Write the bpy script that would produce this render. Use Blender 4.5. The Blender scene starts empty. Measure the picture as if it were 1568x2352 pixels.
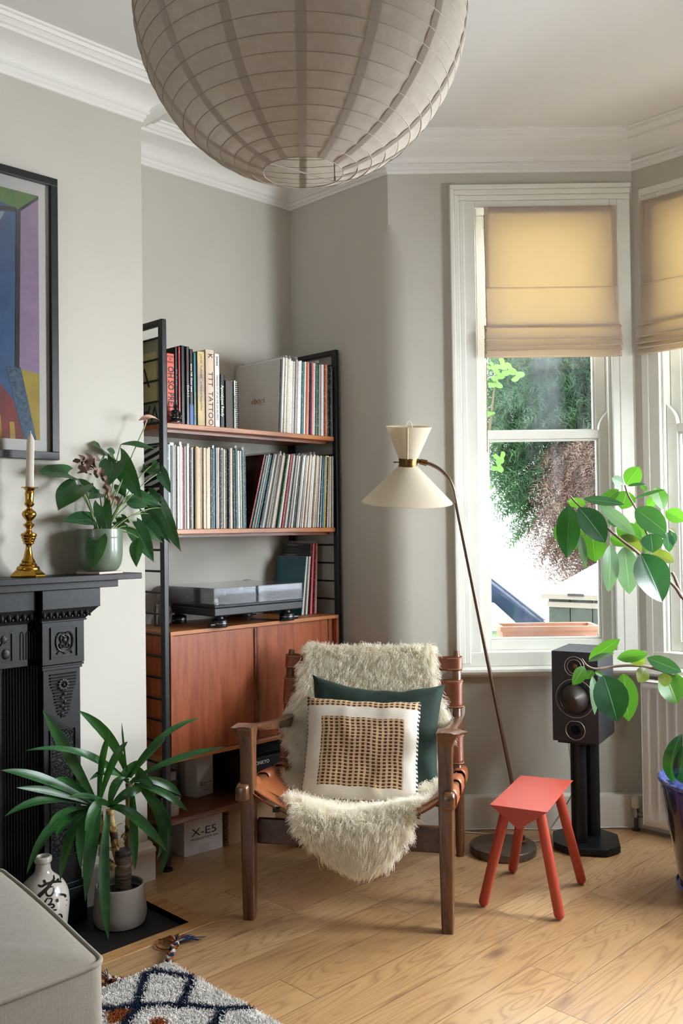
import bpy, bmesh, math, random
from mathutils import Vector as V, Matrix, noise
random.seed(11)
sc = bpy.context.scene
COL = sc.collection
PI = math.pi
# ------------------------------------------------------------------ camera
FPX, YAW, PITCH, ROLL, EYE = 2122.0, math.radians(45.06), math.radians(1.048), math.radians(-0.757), 1.25
CF = V((math.cos(YAW) * math.cos(PITCH), math.sin(YAW) * math.cos(PITCH), math.sin(PITCH)))
_r0 = V((math.sin(YAW), -math.cos(YAW), 0)); _u0 = _r0.cross(CF)
CR = _r0 * math.cos(ROLL) + _u0 * math.sin(ROLL)
CU = CR.cross(CF)
CP = V((0, 0, EYE))
cam = bpy.data.cameras.new('camera'); cam_o = bpy.data.objects.new('camera', cam); COL.objects.link(cam_o)
cam.sensor_fit = 'VERTICAL'; cam.sensor_height = 36.0; cam.sensor_width = 24.0
cam.lens = FPX / 2352 * 36.0; cam.clip_start = 0.05; cam.clip_end = 200
_m = Matrix((CR, CU, -CF)).transposed().to_4x4(); _m.translation = CP
cam_o.matrix_world = _m
sc.camera = cam_o
# ------------------------------------------------------------------ view, sky, daylight
sc.view_settings.view_transform = 'Standard'; sc.view_settings.look = 'None'
sc.view_settings.gamma = 1.0; sc.view_settings.use_curve_mapping = False
sc.view_settings.exposure = 2.32
DAY3, DAY2, DAYB, DAY4 = 25.0, 24.0, 2.2, 0.6      # lamps added as daylight: right bay window, bay front, behind the blinds, unseen rear window
sc.cycles.use_denoising = True
sc.cycles.max_bounces = 10; sc.cycles.diffuse_bounces = 6; sc.cycles.glossy_bounces = 4
sc.cycles.transparent_max_bounces = 16; sc.cycles.transmission_bounces = 6
sc.cycles.sample_clamp_indirect = 6.0
sc.cycles.caustics_reflective = False; sc.cycles.caustics_refractive = False
wd = bpy.data.worlds.new('overcast_sky'); sc.world = wd; wd.use_nodes = True
_bg = wd.node_tree.nodes['Background']
_bg.inputs[0].default_value = (0.88, 0.94, 1.0, 1); _bg.inputs[1].default_value = 1.9


# measured points of the photograph -> points of the room
def ray(px, py): return CF + CR * ((px - 784) / FPX) - CU * ((py - 1176) / FPX)
def onz(px, py, z=0.0):
    r = ray(px, py); return CP + r * ((z - EYE) / r.z)
def onx(px, py, x):
    r = ray(px, py); return CP + r * (x / r.x)
def ony(px, py, y):
    r = ray(px, py); return CP + r * (y / r.y)
def ond(px, py, d): return CP + ray(px, py) * d
def onpl(px, py, p0, n):
    r = ray(px, py); n = V(n); return CP + r * ((V(p0) - CP).dot(n) / r.dot(n))


# ------------------------------------------------------------------ helpers: colour, material
def S(h, a=1.0):
    h = h.lstrip('#'); o = []
    for i in (0, 2, 4):
        c = int(h[i:i + 2], 16) / 255
        o.append(c / 12.92 if c <= 0.04045 else ((c + 0.055) / 1.055) ** 2.4)
    return (o[0], o[1], o[2], a)
class NT:
    def __init__(s, name):
        s.m = bpy.data.materials.new(name); s.m.use_nodes = True
        s.t = s.m.node_tree; s.t.nodes.clear(); s.out = s.n('ShaderNodeOutputMaterial')
    def n(s, typ, ins=None, **kw):
        nd = s.t.nodes.new(typ)
        for k, v in kw.items(): setattr(nd, k, v)
        for k, v in (ins or {}).items():
            if isinstance(v, bpy.types.NodeSocket): s.t.links.new(v, nd.inputs[k])
            else: nd.inputs[k].default_value = v
        return nd
    def math(s, op, a, b=None, c=None):
        d = {0: a}
        if b is not None: d[1] = b
        if c is not None: d[2] = c
        return s.n('ShaderNodeMath', d, operation=op).outputs[0]
    def mix(s, f, a, b, mode='MIX'):
        return s.n('ShaderNodeMix', {0: f, 6: a, 7: b}, data_type='RGBA', blend_type=mode).outputs[2]
    def ramp(s, f, stops, interp='LINEAR'):
        nd = s.n('ShaderNodeValToRGB', {0: f}); cr = nd.color_ramp; cr.interpolation = interp
        while len(cr.elements) < len(stops): cr.elements.new(0.5)
        for e, (p, c) in zip(cr.elements, stops): e.position = p; e.color = c
        return nd.outputs[0]
    def coord(s, kind='Object', scale=(1, 1, 1), rot=(0, 0, 0), loc=(0, 0, 0)):
        tc = s.n('ShaderNodeTexCoord')
        return s.n('ShaderNodeMapping', {0: tc.outputs[kind], 'Scale': scale, 'Rotation': rot, 'Location': loc}).outputs[0]
    def noise(s, vec, scale, detail=3, rough=0.55, dist=0.0):
        return s.n('ShaderNodeTexNoise', {'Vector': vec, 'Scale': scale, 'Detail': detail, 'Roughness': rough, 'Distortion': dist}).outputs[0]
    def pbsdf(s, col, rough=0.5, metal=0.0, **kw):
        ins = {'Base Color': col, 'Roughness': rough, 'Metallic': metal}; ins.update(kw)
        return s.n('ShaderNodeBsdfPrincipled', ins)
    def bump(s, h, strength=0.2, dist=0.01):
        return s.n('ShaderNodeBump', {'Height': h, 'Strength': strength, 'Distance': dist}).outputs[0]
    def end(s, sh):
        s.t.links.new(sh, s.out.inputs[0]); return s.m
def mat(name, col, rough=0.5, metal=0.0, var=None, bump=None, coord='Object', **kw):
    """plain surface; var = (scale, other colour, amount), bump = (scale, strength)"""
    t = NT(name); c = S(col) if isinstance(col, str) else col
    nrm = None
    if var or bump: co = t.coord(coord)
    if var:
        f = t.math('MULTIPLY', t.ramp(t.noise(co, var[0], 4), [(0.35, (0, 0, 0, 1)), (0.7, (1, 1, 1, 1))]), var[2])
        c = t.mix(f, c, S(var[1]) if isinstance(var[1], str) else var[1])
    b = t.pbsdf(c, rough, metal, **kw)
    if bump: t.t.links.new(t.bump(t.noise(co, bump[0], 4), bump[1], 0.004), b.inputs['Normal'])
    return t.end(b.outputs[0])
def wood(name, dark, light, rough=0.4, axis=0, scale=1.0, coat=0.0, ring=14):
    t = NT(name); sc_ = [9 * scale, 9 * scale, 9 * scale]; sc_[axis] = 0.7 * scale
    co = t.coord('Object', tuple(sc_))
    n1 = t.noise(co, 3.0, 5, 0.6, 0.4); n2 = t.noise(co, 22.0, 3, 0.6)
    w = t.math('ABSOLUTE', t.math('SINE', t.math('MULTIPLY', n1, ring)))
    f = t.math('ADD', t.math('MULTIPLY', w, 0.45), t.math('MULTIPLY', n2, 0.55))
    c = t.ramp(f, [(0.15, S(dark)), (0.75, S(light))])
    b = t.pbsdf(c, rough, 0.0, **{'Coat Weight': coat, 'Coat Roughness': 0.2})
    t.t.links.new(t.bump(n2, 0.08, 0.002), b.inputs['Normal'])
    return t.end(b.outputs[0])
def translucent(name, col, tcol, tw=0.5, rough=0.8, weave=None, var=None):
    t = NT(name); c = S(col) if isinstance(col, str) else col; tc = S(tcol) if isinstance(tcol, str) else tcol
    co = t.coord('Object')
    if var:
        c = t.mix(t.math('MULTIPLY', t.noise(co, var[0], 4), var[2]), c, S(var[1]))
    d = t.n('ShaderNodeBsdfDiffuse', {0: c, 1: rough}); tr = t.n('ShaderNodeBsdfTranslucent', {0: tc})
    if weave:
        nb = t.bump(t.noise(co, weave[0], 2), weave[1], 0.002)
        t.t.links.new(nb, d.inputs['Normal'])
    return t.end(t.n('ShaderNodeMixShader', {0: tw, 1: d.outputs[0], 2: tr.outputs[0]}).outputs[0])


# ------------------------------------------------------------------ helpers: mesh building
class MB:
    def __init__(s, M=None): s.v = []; s.f = []; s.mi = []; s.uv = None; s.cur = 0; s.M = M
    def add(s, vs, fs, M=None):
        o = len(s.v); M = M if M is not None else s.M
        for p in vs:
            p = V(p); s.v.append(M @ p if M is not None else p)
        for f in fs: s.f.append(tuple(i + o for i in f)); s.mi.append(s.cur)
        return s
    def box(s, a, b, M=None):
        x0, y0, z0 = a; x1, y1, z1 = b
        if x0 > x1: x0, x1 = x1, x0
        if y0 > y1: y0, y1 = y1, y0
        if z0 > z1: z0, z1 = z1, z0
        return s.add([(x0, y0, z0), (x1, y0, z0), (x1, y1, z0), (x0, y1, z0), (x0, y0, z1), (x1, y0, z1), (x1, y1, z1), (x0, y1, z1)],
                     [(3, 2, 1, 0), (4, 5, 6, 7), (0, 1, 5, 4), (1, 2, 6, 5), (2, 3, 7, 6), (3, 0, 4, 7)], M)
    def hexa(s, p, M=None):  # 8 corners: bottom 4 ccw, top 4 ccw
        return s.add(p, [(3, 2, 1, 0), (4, 5, 6, 7), (0, 1, 5, 4), (1, 2, 6, 5), (2, 3, 7, 6), (3, 0, 4, 7)], M)
    def prism(s, poly, z0, z1, M=None):
        n = len(poly)
        return s.add([(x, y, z0) for x, y in poly] + [(x, y, z1) for x, y in poly],
                     [tuple(range(n - 1, -1, -1)), tuple(range(n, 2 * n))] + [(i, (i + 1) % n, n + (i + 1) % n, n + i) for i in range(n)], M)
    def lathe(s, prof, n=32, M=None, c=(0, 0, 0), flute=None):
        vs = []; fs = []; cx, cy, cz = c
        for r, z in prof:
            for k in range(n):
                a = 2 * PI * k / n; rr = r * (flute(a, z) if flute else 1)
                vs.append((cx + rr * math.cos(a), cy + rr * math.sin(a), cz + z))
        for j in range(len(prof) - 1):
            for k in range(n):
                fs.append((j * n + k, j * n + (k + 1) % n, (j + 1) * n + (k + 1) % n, (j + 1) * n + k))
        if prof[0][0] > 1e-5: fs.append(tuple(range(n - 1, -1, -1)))
        if prof[-1][0] > 1e-5: fs.append(tuple((len(prof) - 1) * n + k for k in range(n)))
        return s.add(vs, fs, M)
    def tube(s, pts, r, n=10, caps=True, M=None, flat=None):
        pts = [V(p) for p in pts]; N = len(pts)
        rs = r if isinstance(r, (list, tuple)) else [r] * N
        vs = []; fs = []; up = None
        for i, p in enumerate(pts):
            d = (pts[min(i + 1, N - 1)] - pts[max(i - 1, 0)])
            d = d.normalized() if d.length > 1e-9 else V((0, 0, 1))
            if up is None:
                up = d.cross(V((0.13, 0.31, 0.94)))
                if up.length < 1e-3: up = d.cross(V((1, 0, 0)))
                up.normalize()
            else:
                up = (up - d * up.dot(d)); up.normalize()
            b = d.cross(up)
            for k in range(n):
                a = 2 * PI * k / n
                vs.append(p + (up * math.cos(a) + b * math.sin(a) * (flat or 1)) * rs[i])
        for j in range(N - 1):
            for k in range(n):
                fs.append((j * n + k, j * n + (k + 1) % n, (j + 1) * n + (k + 1) % n, (j + 1) * n + k))
        if caps: fs += [tuple(range(n - 1, -1, -1)), tuple((N - 1) * n + k for k in range(n))]
        return s.add(vs, fs, M)
    def ball(s, c, r, n=10, sc3=(1, 1, 1), M=None):
        prof = []
        m = max(4, n // 2)
        vs = []; fs = []
        for j in range(m + 1):
            t = PI * j / m
            for k in range(n):
                a = 2 * PI * k / n
                vs.append((c[0] + r * sc3[0] * math.sin(t) * math.cos(a), c[1] + r * sc3[1] * math.sin(t) * math.sin(a), c[2] - r * sc3[2] * math.cos(t)))
        for j in range(m):
            for k in range(n): fs.append((j * n + k, j * n + (k + 1) % n, (j + 1) * n + (k + 1) % n, (j + 1) * n + k))
        return s.add(vs, fs, M)
    def grid(s, fn, nu, nv, M=None, uv=False):
        vs = [fn(i / nu, j / nv) for j in range(nv + 1) for i in range(nu + 1)]
        fs = [(j * (nu + 1) + i, j * (nu + 1) + i + 1, (j + 1) * (nu + 1) + i + 1, (j + 1) * (nu + 1) + i) for j in range(nv) for i in range(nu)]
        if uv:
            if s.uv is None: s.uv = {}
            o = len(s.v)
            for j in range(nv + 1):
                for i in range(nu + 1): s.uv[o + j * (nu + 1) + i] = (i / nu, j / nv)
        return s.add(vs, fs, M)
    def sweep(s, path, prof, closed=False, M=None):
        """profile (offset to the left of the path, height) along a plan polyline with mitres"""
        n = len(path); m = len(prof); vs = []; fs = []
        P = [V((p[0], p[1], 0)) for p in path]
        for i in range(n):
            d0 = (P[i] - P[i - 1]).normalized() if i > 0 else None
            d1 = (P[i + 1] - P[i]).normalized() if i < n - 1 else None
            if d0 is None: d0 = d1
            if d1 is None: d1 = d0
            n0 = V((-d0.y, d0.x, 0)); n1 = V((-d1.y, d1.x, 0))
            k = n0 + n1; k = k / max(0.2, k.dot(n0))
            for o, z in prof: vs.append(P[i] + k * o + V((0, 0, z)))
        for i in range(n - 1):
            for j in range(m - 1): fs.append((i * m + j, (i + 1) * m + j, (i + 1) * m + j + 1, i * m + j + 1))
        fs += [tuple(range(m)), tuple((n - 1) * m + j for j in range(m - 1, -1, -1))]
        return s.add(vs, fs, M)
    def text(s, txt, size, M, align='CENTER', bold=0.0, depth=0.0004, spacing=1.0, sx=1.0):
        cu = bpy.data.curves.new('t', 'FONT'); cu.body = txt; cu.size = size; cu.align_x = align; cu.align_y = 'CENTER'
        cu.extrude = depth / 2; cu.offset = bold; cu.space_character = spacing; cu.resolution_u = 3
        o = bpy.data.objects.new('t', cu); COL.objects.link(o)
        dg = bpy.context.evaluated_depsgraph_get(); me = bpy.data.meshes.new_from_object(o.evaluated_get(dg))
        X = Matrix.Diagonal((sx, 1, 1, 1))
        s.add([X @ v.co for v in me.vertices], [tuple(p.vertices) for p in me.polygons], M)
        bpy.data.objects.remove(o); bpy.data.curves.remove(cu); bpy.data.meshes.remove(me)
        return s
def obj(name, mb, m, parent=None, smooth=None, bevel=0.0, seg=2, sub=0, solid=0.0, kind=None, inv=None):
    me = bpy.data.meshes.new(name); me.from_pydata([tuple(v) for v in mb.v], [], mb.f)
    ms = m if isinstance(m, (list, tuple)) else [m]
    for x in ms: me.materials.append(x)
    if len(ms) > 1: me.polygons.foreach_set('material_index', mb.mi)
    if mb.uv:
        L = me.uv_layers.new(name='UVMap')
        for lp in me.loops: L.data[lp.index].uv = mb.uv.get(lp.vertex_index, (0, 0))
    me.update()
    bm = bmesh.new(); bm.from_mesh(me); bmesh.ops.recalc_face_normals(bm, faces=bm.faces)
    bm.to_mesh(me); bm.free()
    if smooth:
        me.polygons.foreach_set('use_smooth', [True] * len(me.polygons))
        if smooth < 180: me.set_sharp_from_angle(angle=math.radians(smooth))
    o = bpy.data.objects.new(name, me); COL.objects.link(o)
    if parent is not None:
        o.parent = parent; o.matrix_parent_inverse = parent.matrix_world.inverted() if inv is None else inv
    if solid:
        md = o.modifiers.new('solid', 'SOLIDIFY'); md.thickness = solid; md.offset = 0
    if bevel:
        md = o.modifiers.new('bevel', 'BEVEL'); md.width = bevel; md.segments = seg; md.limit_method = 'ANGLE'; md.angle_limit = math.radians(38)
    if sub:
        md = o.modifiers.new('sub', 'SUBSURF'); md.levels = sub; md.render_levels = sub
    if kind: o['kind'] = kind
    return o
def thing(name, label, cat, loc=(0, 0, 0), group=None):
    o = bpy.data.objects.new(name, None); COL.objects.link(o); o.empty_display_size = 0.05
    o.location = loc; o.matrix_world = Matrix.Translation(V(loc))
    o['label'] = label; o['category'] = cat
    if group: o['group'] = group
    return o
def tag(o, label, cat, group=None):
    o['label'] = label; o['category'] = cat
    if group: o['group'] = group
    return o
def struct(name, mb, m, **kw):
    o = obj(name, mb, m, **kw); o['kind'] = 'structure'; return o
def sroot(name, loc=(0, 0, 0)):
    o = bpy.data.objects.new(name, None); COL.objects.link(o); o['kind'] = 'structure'
    o.location = loc; o.matrix_world = Matrix.Translation(V(loc)); return o
def frame(o, x, y, z=None):
    """matrix with origin o and axes x, y (z = x cross y)"""
    x = V(x).normalized(); y = V(y).normalized(); z = V(z).normalized() if z is not None else x.cross(y)
    m = Matrix((x, y, z)).transposed().to_4x4(); m.translation = V(o); return m
def bez(a, b, c, n=8):
    a, b, c = V(a), V(b), V(c)
    return [a * (1 - t) ** 2 + b * 2 * t * (1 - t) + c * t * t for t in (i / n for i in range(n + 1))]
def crom(pts, n=6):
    pts = [V(p) for p in pts]; P = [pts[0] * 2 - pts[1]] + pts + [pts[-1] * 2 - pts[-2]]; out = []
    for i in range(1, len(P) - 2):
        p0, p1, p2, p3 = P[i - 1:i + 3]
        for k in range(n):
            t = k / n
            out.append(0.5 * ((2 * p1) + (p2 - p0) * t + (2 * p0 - 5 * p1 + 4 * p2 - p3) * t * t + (3 * p1 - p0 - 3 * p2 + p3) * t ** 3))
    out.append(pts[-1]); return out
def lerp_t(tab, x):
    if x <= tab[0][0]: return tab[0][1]
    for (a, va), (b, vb) in zip(tab, tab[1:]):
        if x <= b: return va + (vb - va) * (x - a) / (b - a)
    return tab[-1][1]
# ------------------------------------------------------------------ the room shell
XB, YA, YC, XC = 2.885, 3.205, 2.87, 1.857      # front wall, alcove wall, chimney face, chimney edge
EX, EY = XB, 2.591                               # corner front wall / left bay side
BX, BY = 3.613, 1.863                            # corner left bay side / bay front
BY2 = 0.60; EY2 = BY2 - (BX - XB)
XR, YR, CEIL = -3.4, -2.6, 2.86
U1 = V((1, -1, 0)).normalized(); N1 = V((1, 1, 0)).normalized()
SP = frame((EX, EY, 0), U1, N1, (0, 0, 1))       # left bay side: x along the wall, y outwards
SL = (V((BX, BY, 0)) - V((EX, EY, 0))).length
def w1(px, py, d=0.0):
    p = onpl(px, py, V((EX, EY, 0)) + N1 * d, N1) - V((EX, EY, 0)); return p.dot(U1), p.z

wall_paint = mat('wall_paint', '#c3bfb6', 0.75, var=(2.5, '#bcb7ad', 0.5), bump=(60, 0.06))
cornice_paint = mat('cornice_paint', '#e9e7e4', 0.8, bump=(30, 0.05))
ceil_paint = mat('ceiling_paint', '#dad8d5', 0.8, bump=(30, 0.05))
trim_paint = mat('white_gloss_paint', '#e6e6de', 0.32, var=(8, '#d9d8ce', 0.5), bump=(35, 0.08))
skirt_paint = mat('skirting_paint', '#d6d0c6', 0.45, bump=(30, 0.05))

def floor_material():
    t = NT('oak_floorboards')
    tc = t.n('ShaderNodeTexCoord'); sx = t.n('ShaderNodeSeparateXYZ', {0: tc.outputs['Object']})
    x, y = sx.outputs[0], sx.outputs[1]
    pw = 0.1525
    v = t.math('DIVIDE', t.math('SUBTRACT', y, 0.1385), pw); row = t.math('FLOOR', v)
    off = t.math('MULTIPLY', t.n('ShaderNodeTexWhiteNoise', {1: row}, noise_dimensions='1D').outputs[0], 1.9)
    for r_, xj in ((7, 2.084), (8, 2.242), (11, 1.697), (12, 2.275), (14, 2.035)):       # end joints measured in the photograph
        k_ = t.math('COMPARE', row, float(r_), 0.5); off = t.math('ADD', t.math('MULTIPLY', off, t.math('SUBTRACT', 1.0, k_)), t.math('MULTIPLY', k_, 1.9 - xj % 1.9))
    u = t.math('DIVIDE', t.math('ADD', x, off), 1.9); colm = t.math('FLOOR', u)
    seed = t.n('ShaderNodeCombineXYZ', {0: row, 1: colm, 2: 3.7})
    wn = t.n('ShaderNodeTexWhiteNoise', {0: seed.outputs[0]}, noise_dimensions='3D')
    rnd = wn.outputs[0]
    # grain, shifted per board
    shift = t.n('ShaderNodeVectorMath', {0: wn.outputs[1], 'Scale': 40.0}, operation='SCALE').outputs[0]
    base = t.n('ShaderNodeVectorMath', {0: tc.outputs['Object'], 1: shift}, operation='ADD').outputs[0]
    mp = t.n('ShaderNodeMapping', {0: base, 'Scale': (0.75, 7.0, 1.0)}).outputs[0]
    n1 = t.noise(mp, 1.4, 2, 0.45, 0.3)
    ring = t.math('ABSOLUTE', t.math('SINE', t.math('MULTIPLY', n1, 64.0)))
    ring = t.math('POWER', t.math('SUBTRACT', 1.0, ring), 1.6)
    mf = t.n('ShaderNodeMapping', {0: base, 'Scale': (5.0, 90.0, 1.0)}).outputs[0]
    n2 = t.noise(mf, 2.0, 4, 0.6)
    big = t.noise(t.n('ShaderNodeMapping', {0: base, 'Scale': (1.0, 4.0, 1.0)}).outputs[0], 2.0, 3)
    c = t.mix(t.ramp(rnd, [(0.0, (0, 0, 0, 1)), (1, (1, 1, 1, 1))]), S('#ae865b'), S('#cca87a'))
    c = t.mix(t.math('MULTIPLY', big, 0.55), c, S('#b0895d'))
    c = t.mix(t.math('MULTIPLY', ring, 0.62), c, S('#80593a'))
    c = t.mix(t.math('MULTIPLY', t.ramp(n2, [(0.45, (0, 0, 0, 1)), (0.75, (1, 1, 1, 1))]), 0.35), c, S('#8f6843'))
    # knots
    vo = t.n('ShaderNodeTexVoronoi', {'Vector': t.n('ShaderNodeMapping', {0: base, 'Scale': (1.6, 4.0, 1.0)}).outputs[0], 'Scale': 1.0})
    kn = t.ramp(vo.outputs[0], [(0.0, (1, 1, 1, 1)), (0.045, (0.7, 0.7, 0.7, 1)), (0.12, (0, 0, 0, 1))])
    c = t.mix(t.math('MULTIPLY', kn, 0.75), c, S('#4a2f1c'))
    fv = t.math('FRACT', v); fu = t.math('FRACT', u)
    ev = t.math('MULTIPLY', t.math('MINIMUM', fv, t.math('SUBTRACT', 1.0, fv)), pw)
    eu = t.math('MULTIPLY', t.math('MINIMUM', fu, t.math('SUBTRACT', 1.0, fu)), 1.9)
    e = t.math('MINIMUM', ev, eu)
    gr = t.math('SUBTRACT', 1.0, t.n('ShaderNodeMapRange', {0: e, 1: 0.0006, 2: 0.0022}).outputs[0])
    c = t.mix(t.math('MULTIPLY', gr, 0.6), c, S('#4b3019'))
    b = t.pbsdf(c, t.math('ADD', 0.33, t.math('MULTIPLY', n2, 0.14)), 0.0, **{'IOR': 1.5, 'Coat Weight': 0.6, 'Coat Roughness': 0.28})
    h = t.math('SUBTRACT', t.math('MULTIPLY', ring, -0.12), t.math('MULTIPLY', gr, 1.0))
    t.t.links.new(t.bump(h, 0.25, 0.003), b.inputs['Normal'])
    return t.end(b.outputs[0])
oak = floor_material()
HX0, HX1, HY = 0.30, 1.745, 2.462                # hearth recess in the floor
mb = MB()
mb.box((XR, YR, -0.06), (HX1, HY, 0)).box((HX1, YR, -0.06), (4.0, YA + 0.1, 0)).box((XR, HY, -0.06), (HX0, YA + 0.1, 0))
mb.box((XR, YR, -0.12), (4.0, YA + 0.1, -0.08))
struct('floor', mb, oak)
oak_strip = wood('oak_edging', '#8f6338', '#c39461', 0.4, 0, 0.8)
mb = MB(); k = 0.055
mb.prism([(HX0 - k, HY - k), (HX1 + k, HY - k), (HX1, HY), (HX0, HY)], -0.03, 0.0015)
mb.prism([(HX1, HY), (HX1 + k, HY - k), (HX1 + k, YC - 0.022), (HX1, YC - 0.022)], -0.03, 0.0014)
mb.prism([(HX0 - k, HY - k), (HX0, HY), (HX0, YC), (HX0 - k, YC)], -0.03, 0.0014)
struct('trim_1', mb, oak_strip, bevel=0.001)
mb = MB(); mb.box((XR, YR, CEIL), (4.0, YA + 0.1, CEIL + 0.05)); struct('ceiling', mb, ceil_paint)
mb = MB(); mb.box((0.20, YC, -0.03), (XC, YA, CEIL)); struct('wall_chimney', mb, wall_paint)
mb = MB(); mb.box((XR, YA, -0.03), (XB + 0.1, YA + 0.1, CEIL)); struct('wall_alcove', mb, wall_paint)
mb = MB(); mb.box((XR, YR - 0.1, -0.03), (XB + 0.2, YR, CEIL)); struct('wall_right', mb, wall_paint)
# front wall, rounded corner and left bay side as one skin
W1L, W1R = 0.285, SL - 0.055                     # opening of window 1 along the bay side
W1B, W1T = 0.66, 2.635
mb = MB()
zs = [0 - 0.03, 0.6, 1.2, 1.8, 2.28]; zs += [2.28 + 0.25 * math.sin(PI / 2 * k / 14) for k in range(1, 15)]; zs += [2.6, CEIL]
T0 = 0.085; rows = []
for z in zs:
    t_ = T0 if z <= 2.28 else (T0 * math.sqrt(max(0.0, 1 - ((z - 2.28) / 0.25) ** 2)) if z < 2.53 else 0.0)
    t_ = max(t_, 0.0006)
    a = V((EX, EY + t_, z)); c = V((EX, EY, z)) + U1 * t_
    arc = [a]; r_ = t_ / math.tan(math.radians(22.5)); cen = a + V((r_, 0, 0))
    arc = [cen + V((-r_ * math.cos(th), -r_ * math.sin(th), 0)) for th in (math.radians(45) * i / 10 for i in range(11))]
    rows.append([V((XB, YA, z))] + arc + [V((EX, EY, z)) + U1 * W1L])
n_ = len(rows[0])
mb.add([p for r in rows for p in r], [(j * n_ + i, j * n_ + i + 1, (j + 1) * n_ + i + 1, (j + 1) * n_ + i) for j in range(len(rows) - 1) for i in range(n_ - 1)])
for (s0, s1, z0, z1) in ((W1L, W1R, -0.03, W1B), (W1L, W1R, W1T, CEIL), (W1R, SL, -0.03, CEIL)):
    mb.box((s0, 0, z0), (s1, 0.10, z1), SP)
struct('wall_front', mb, wall_paint, smooth=40)
# bay front, right bay side and the rest of the front wall
W2 = (BY - 0.08, BY2 + 0.08)
mb = MB()
mb.box((BX, W2[0], -0.03), (BX + 0.1, W2[1], W1B)).box((BX, W2[0], W1T), (BX + 0.1, W2[1], CEIL))
mb.box((BX, BY + 0.03, -0.03), (BX + 0.1, W2[0], CEIL)).box((BX, W2[1], -0.03), (BX + 0.1, BY2 - 0.03, CEIL))
struct('wall_bay', mb, wall_paint)
SP3 = frame((BX, BY2, 0), V((-1, -1, 0)), V((1, -1, 0)), (0, 0, 1))
mb = MB()
for (s0, s1, z0, z1) in ((0.08, SL - 0.28, -0.03, W1B), (0.08, SL - 0.28, W1T, CEIL), (0, 0.08, -0.03, CEIL), (SL - 0.28, SL, -0.03, CEIL)):
    mb.box((s0, 0, z0), (s1, 0.10, z1), SP3)
mb.box((XB, EY2, -0.03), (XB + 0.1, YR, CEIL))
struct('wall_bay_right', mb, wall_paint)
mb = MB()                                        # rear wall with an opening added for fill light
mb.box((XR - 0.1, YR, -0.03), (XR, YA, 0.9)).box((XR - 0.1, YR, 2.3), (XR, YA, CEIL)).box((XR - 0.1, YR, 0.9), (XR, -0.35, 2.3)).box((XR - 0.1, 0.75, 0.9), (XR, YA, 2.3))
struct('wall_rear', mb, wall_paint)
# cornice
path = [(XR, YA), (0.20, YA), (0.20, YC), (XC, YC), (XC, YA), (XB, YA), (EX, EY), (BX, BY), (BX, BY2), (XB, EY2), (XB, YR)]
prof = [(0.0, 2.742), (0.006, 2.743), (0.008, 2.753), (0.014, 2.757), (0.014, 2.768), (0.024, 2.773), (0.024, 2.778), (0.016, 2.779)]
for k in range(9):
    a = PI / 2 * k / 8; prof.append((0.022 + 0.098 * (1 - math.cos(a)), 2.780 + 0.044 * math.sin(a)))
prof += [(0.128, 2.824), (0.130, 2.834), (0.138, 2.836), (0.146, 2.832), (0.152, 2.840), (0.160, 2.844), (0.168, 2.841), (0.172, 2.852), (0.182, 2.853), (0.184, 2.862), (0.0, 2.862)]
prof = [(-o, z) for o, z in prof]
struct('trim_2', MB().sweep(path, prof), cornice_paint, smooth=28)
# skirting boards
def skirt(h, th): return [(-o, z) for o, z in [(-0.005, h), (th * 0.35, h), (th * 0.55, h - 0.006), (th * 0.62, h - 0.016), (th * 0.95, h - 0.022), (th, h - 0.03), (th, h - 0.036), (th * 0.9, h - 0.04), (th * 0.9, -0.03), (-0.005, -0.03)]]
struct('baseboard_left', MB().sweep([(1.50, YC), (XC, YC), (XC, YA), (XB, YA), (XB, EY + 0.1)], skirt(0.138, 0.022)), skirt_paint, smooth=35)
pth = [V((EX, EY, 0)) + V((0, 0.11, 0)), V((EX, EY, 0)) + V((-0.0, 0.08, 0)), V((EX, EY, 0)) + U1 * 0.05 + V((0.005, 0.01, 0)), V((EX, EY, 0)) + U1 * 0.12, (BX, BY), (BX, BY2), (XB, EY2), (XB, YR)]
struct('baseboard_bay', MB().sweep([(p[0], p[1]) for p in pth], [(-o, z) for o, z in [(-0.005, 0.138), (0.028, 0.138), (0.034, 0.132), (0.036, 0.12), (0.036, -0.03), (-0.005, -0.03)]]), skirt_paint, smooth=35)
# hairline crack in the plaster at the chimney edge is left to the paint

# ------------------------------------------------------------------ windows
def glass_material():
    t = NT('old_window_glass'); co = t.coord('Object')
    sm = t.n('ShaderNodeMapping', {0: co, 'Scale': (1, 1, 0.25)}).outputs[0]
    sme = t.ramp(t.noise(sm, 5.0, 5, 0.65), [(0.45, (0.0, 0.0, 0.0, 1)), (0.75, (0.05, 0.05, 0.05, 1))])
    spk = t.ramp(t.noise(co, 160.0, 2), [(0.70, (0, 0, 0, 1)), (0.78, (0.10, 0.10, 0.10, 1))])
    tr = t.n('ShaderNodeBsdfTransparent', {0: (0.97, 0.985, 0.98, 1)})
    gl = t.n('ShaderNodeBsdfGlossy', {0: (1, 1, 1, 1), 1: 0.02})
    df = t.n('ShaderNodeBsdfTranslucent', {0: (0.8, 0.85, 0.9, 1)})
    fr = t.n('ShaderNodeFresnel', {0: 1.45})
    m1 = t.n('ShaderNodeMixShader', {0: t.math('MULTIPLY', fr.outputs[0], 0.8), 1: tr.outputs[0], 2: gl.outputs[0]})
    m2 = t.n('ShaderNodeMixShader', {0: t.math('MINIMUM', t.math('ADD', sme, spk), 0.5), 1: m1.outputs[0], 2: df.outputs[0]})
    return t.end(m2.outputs[0])
pane_glass = glass_material()
catch_metal = mat('sash_catch', '#b9b7ae', 0.35, 0.6)
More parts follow.
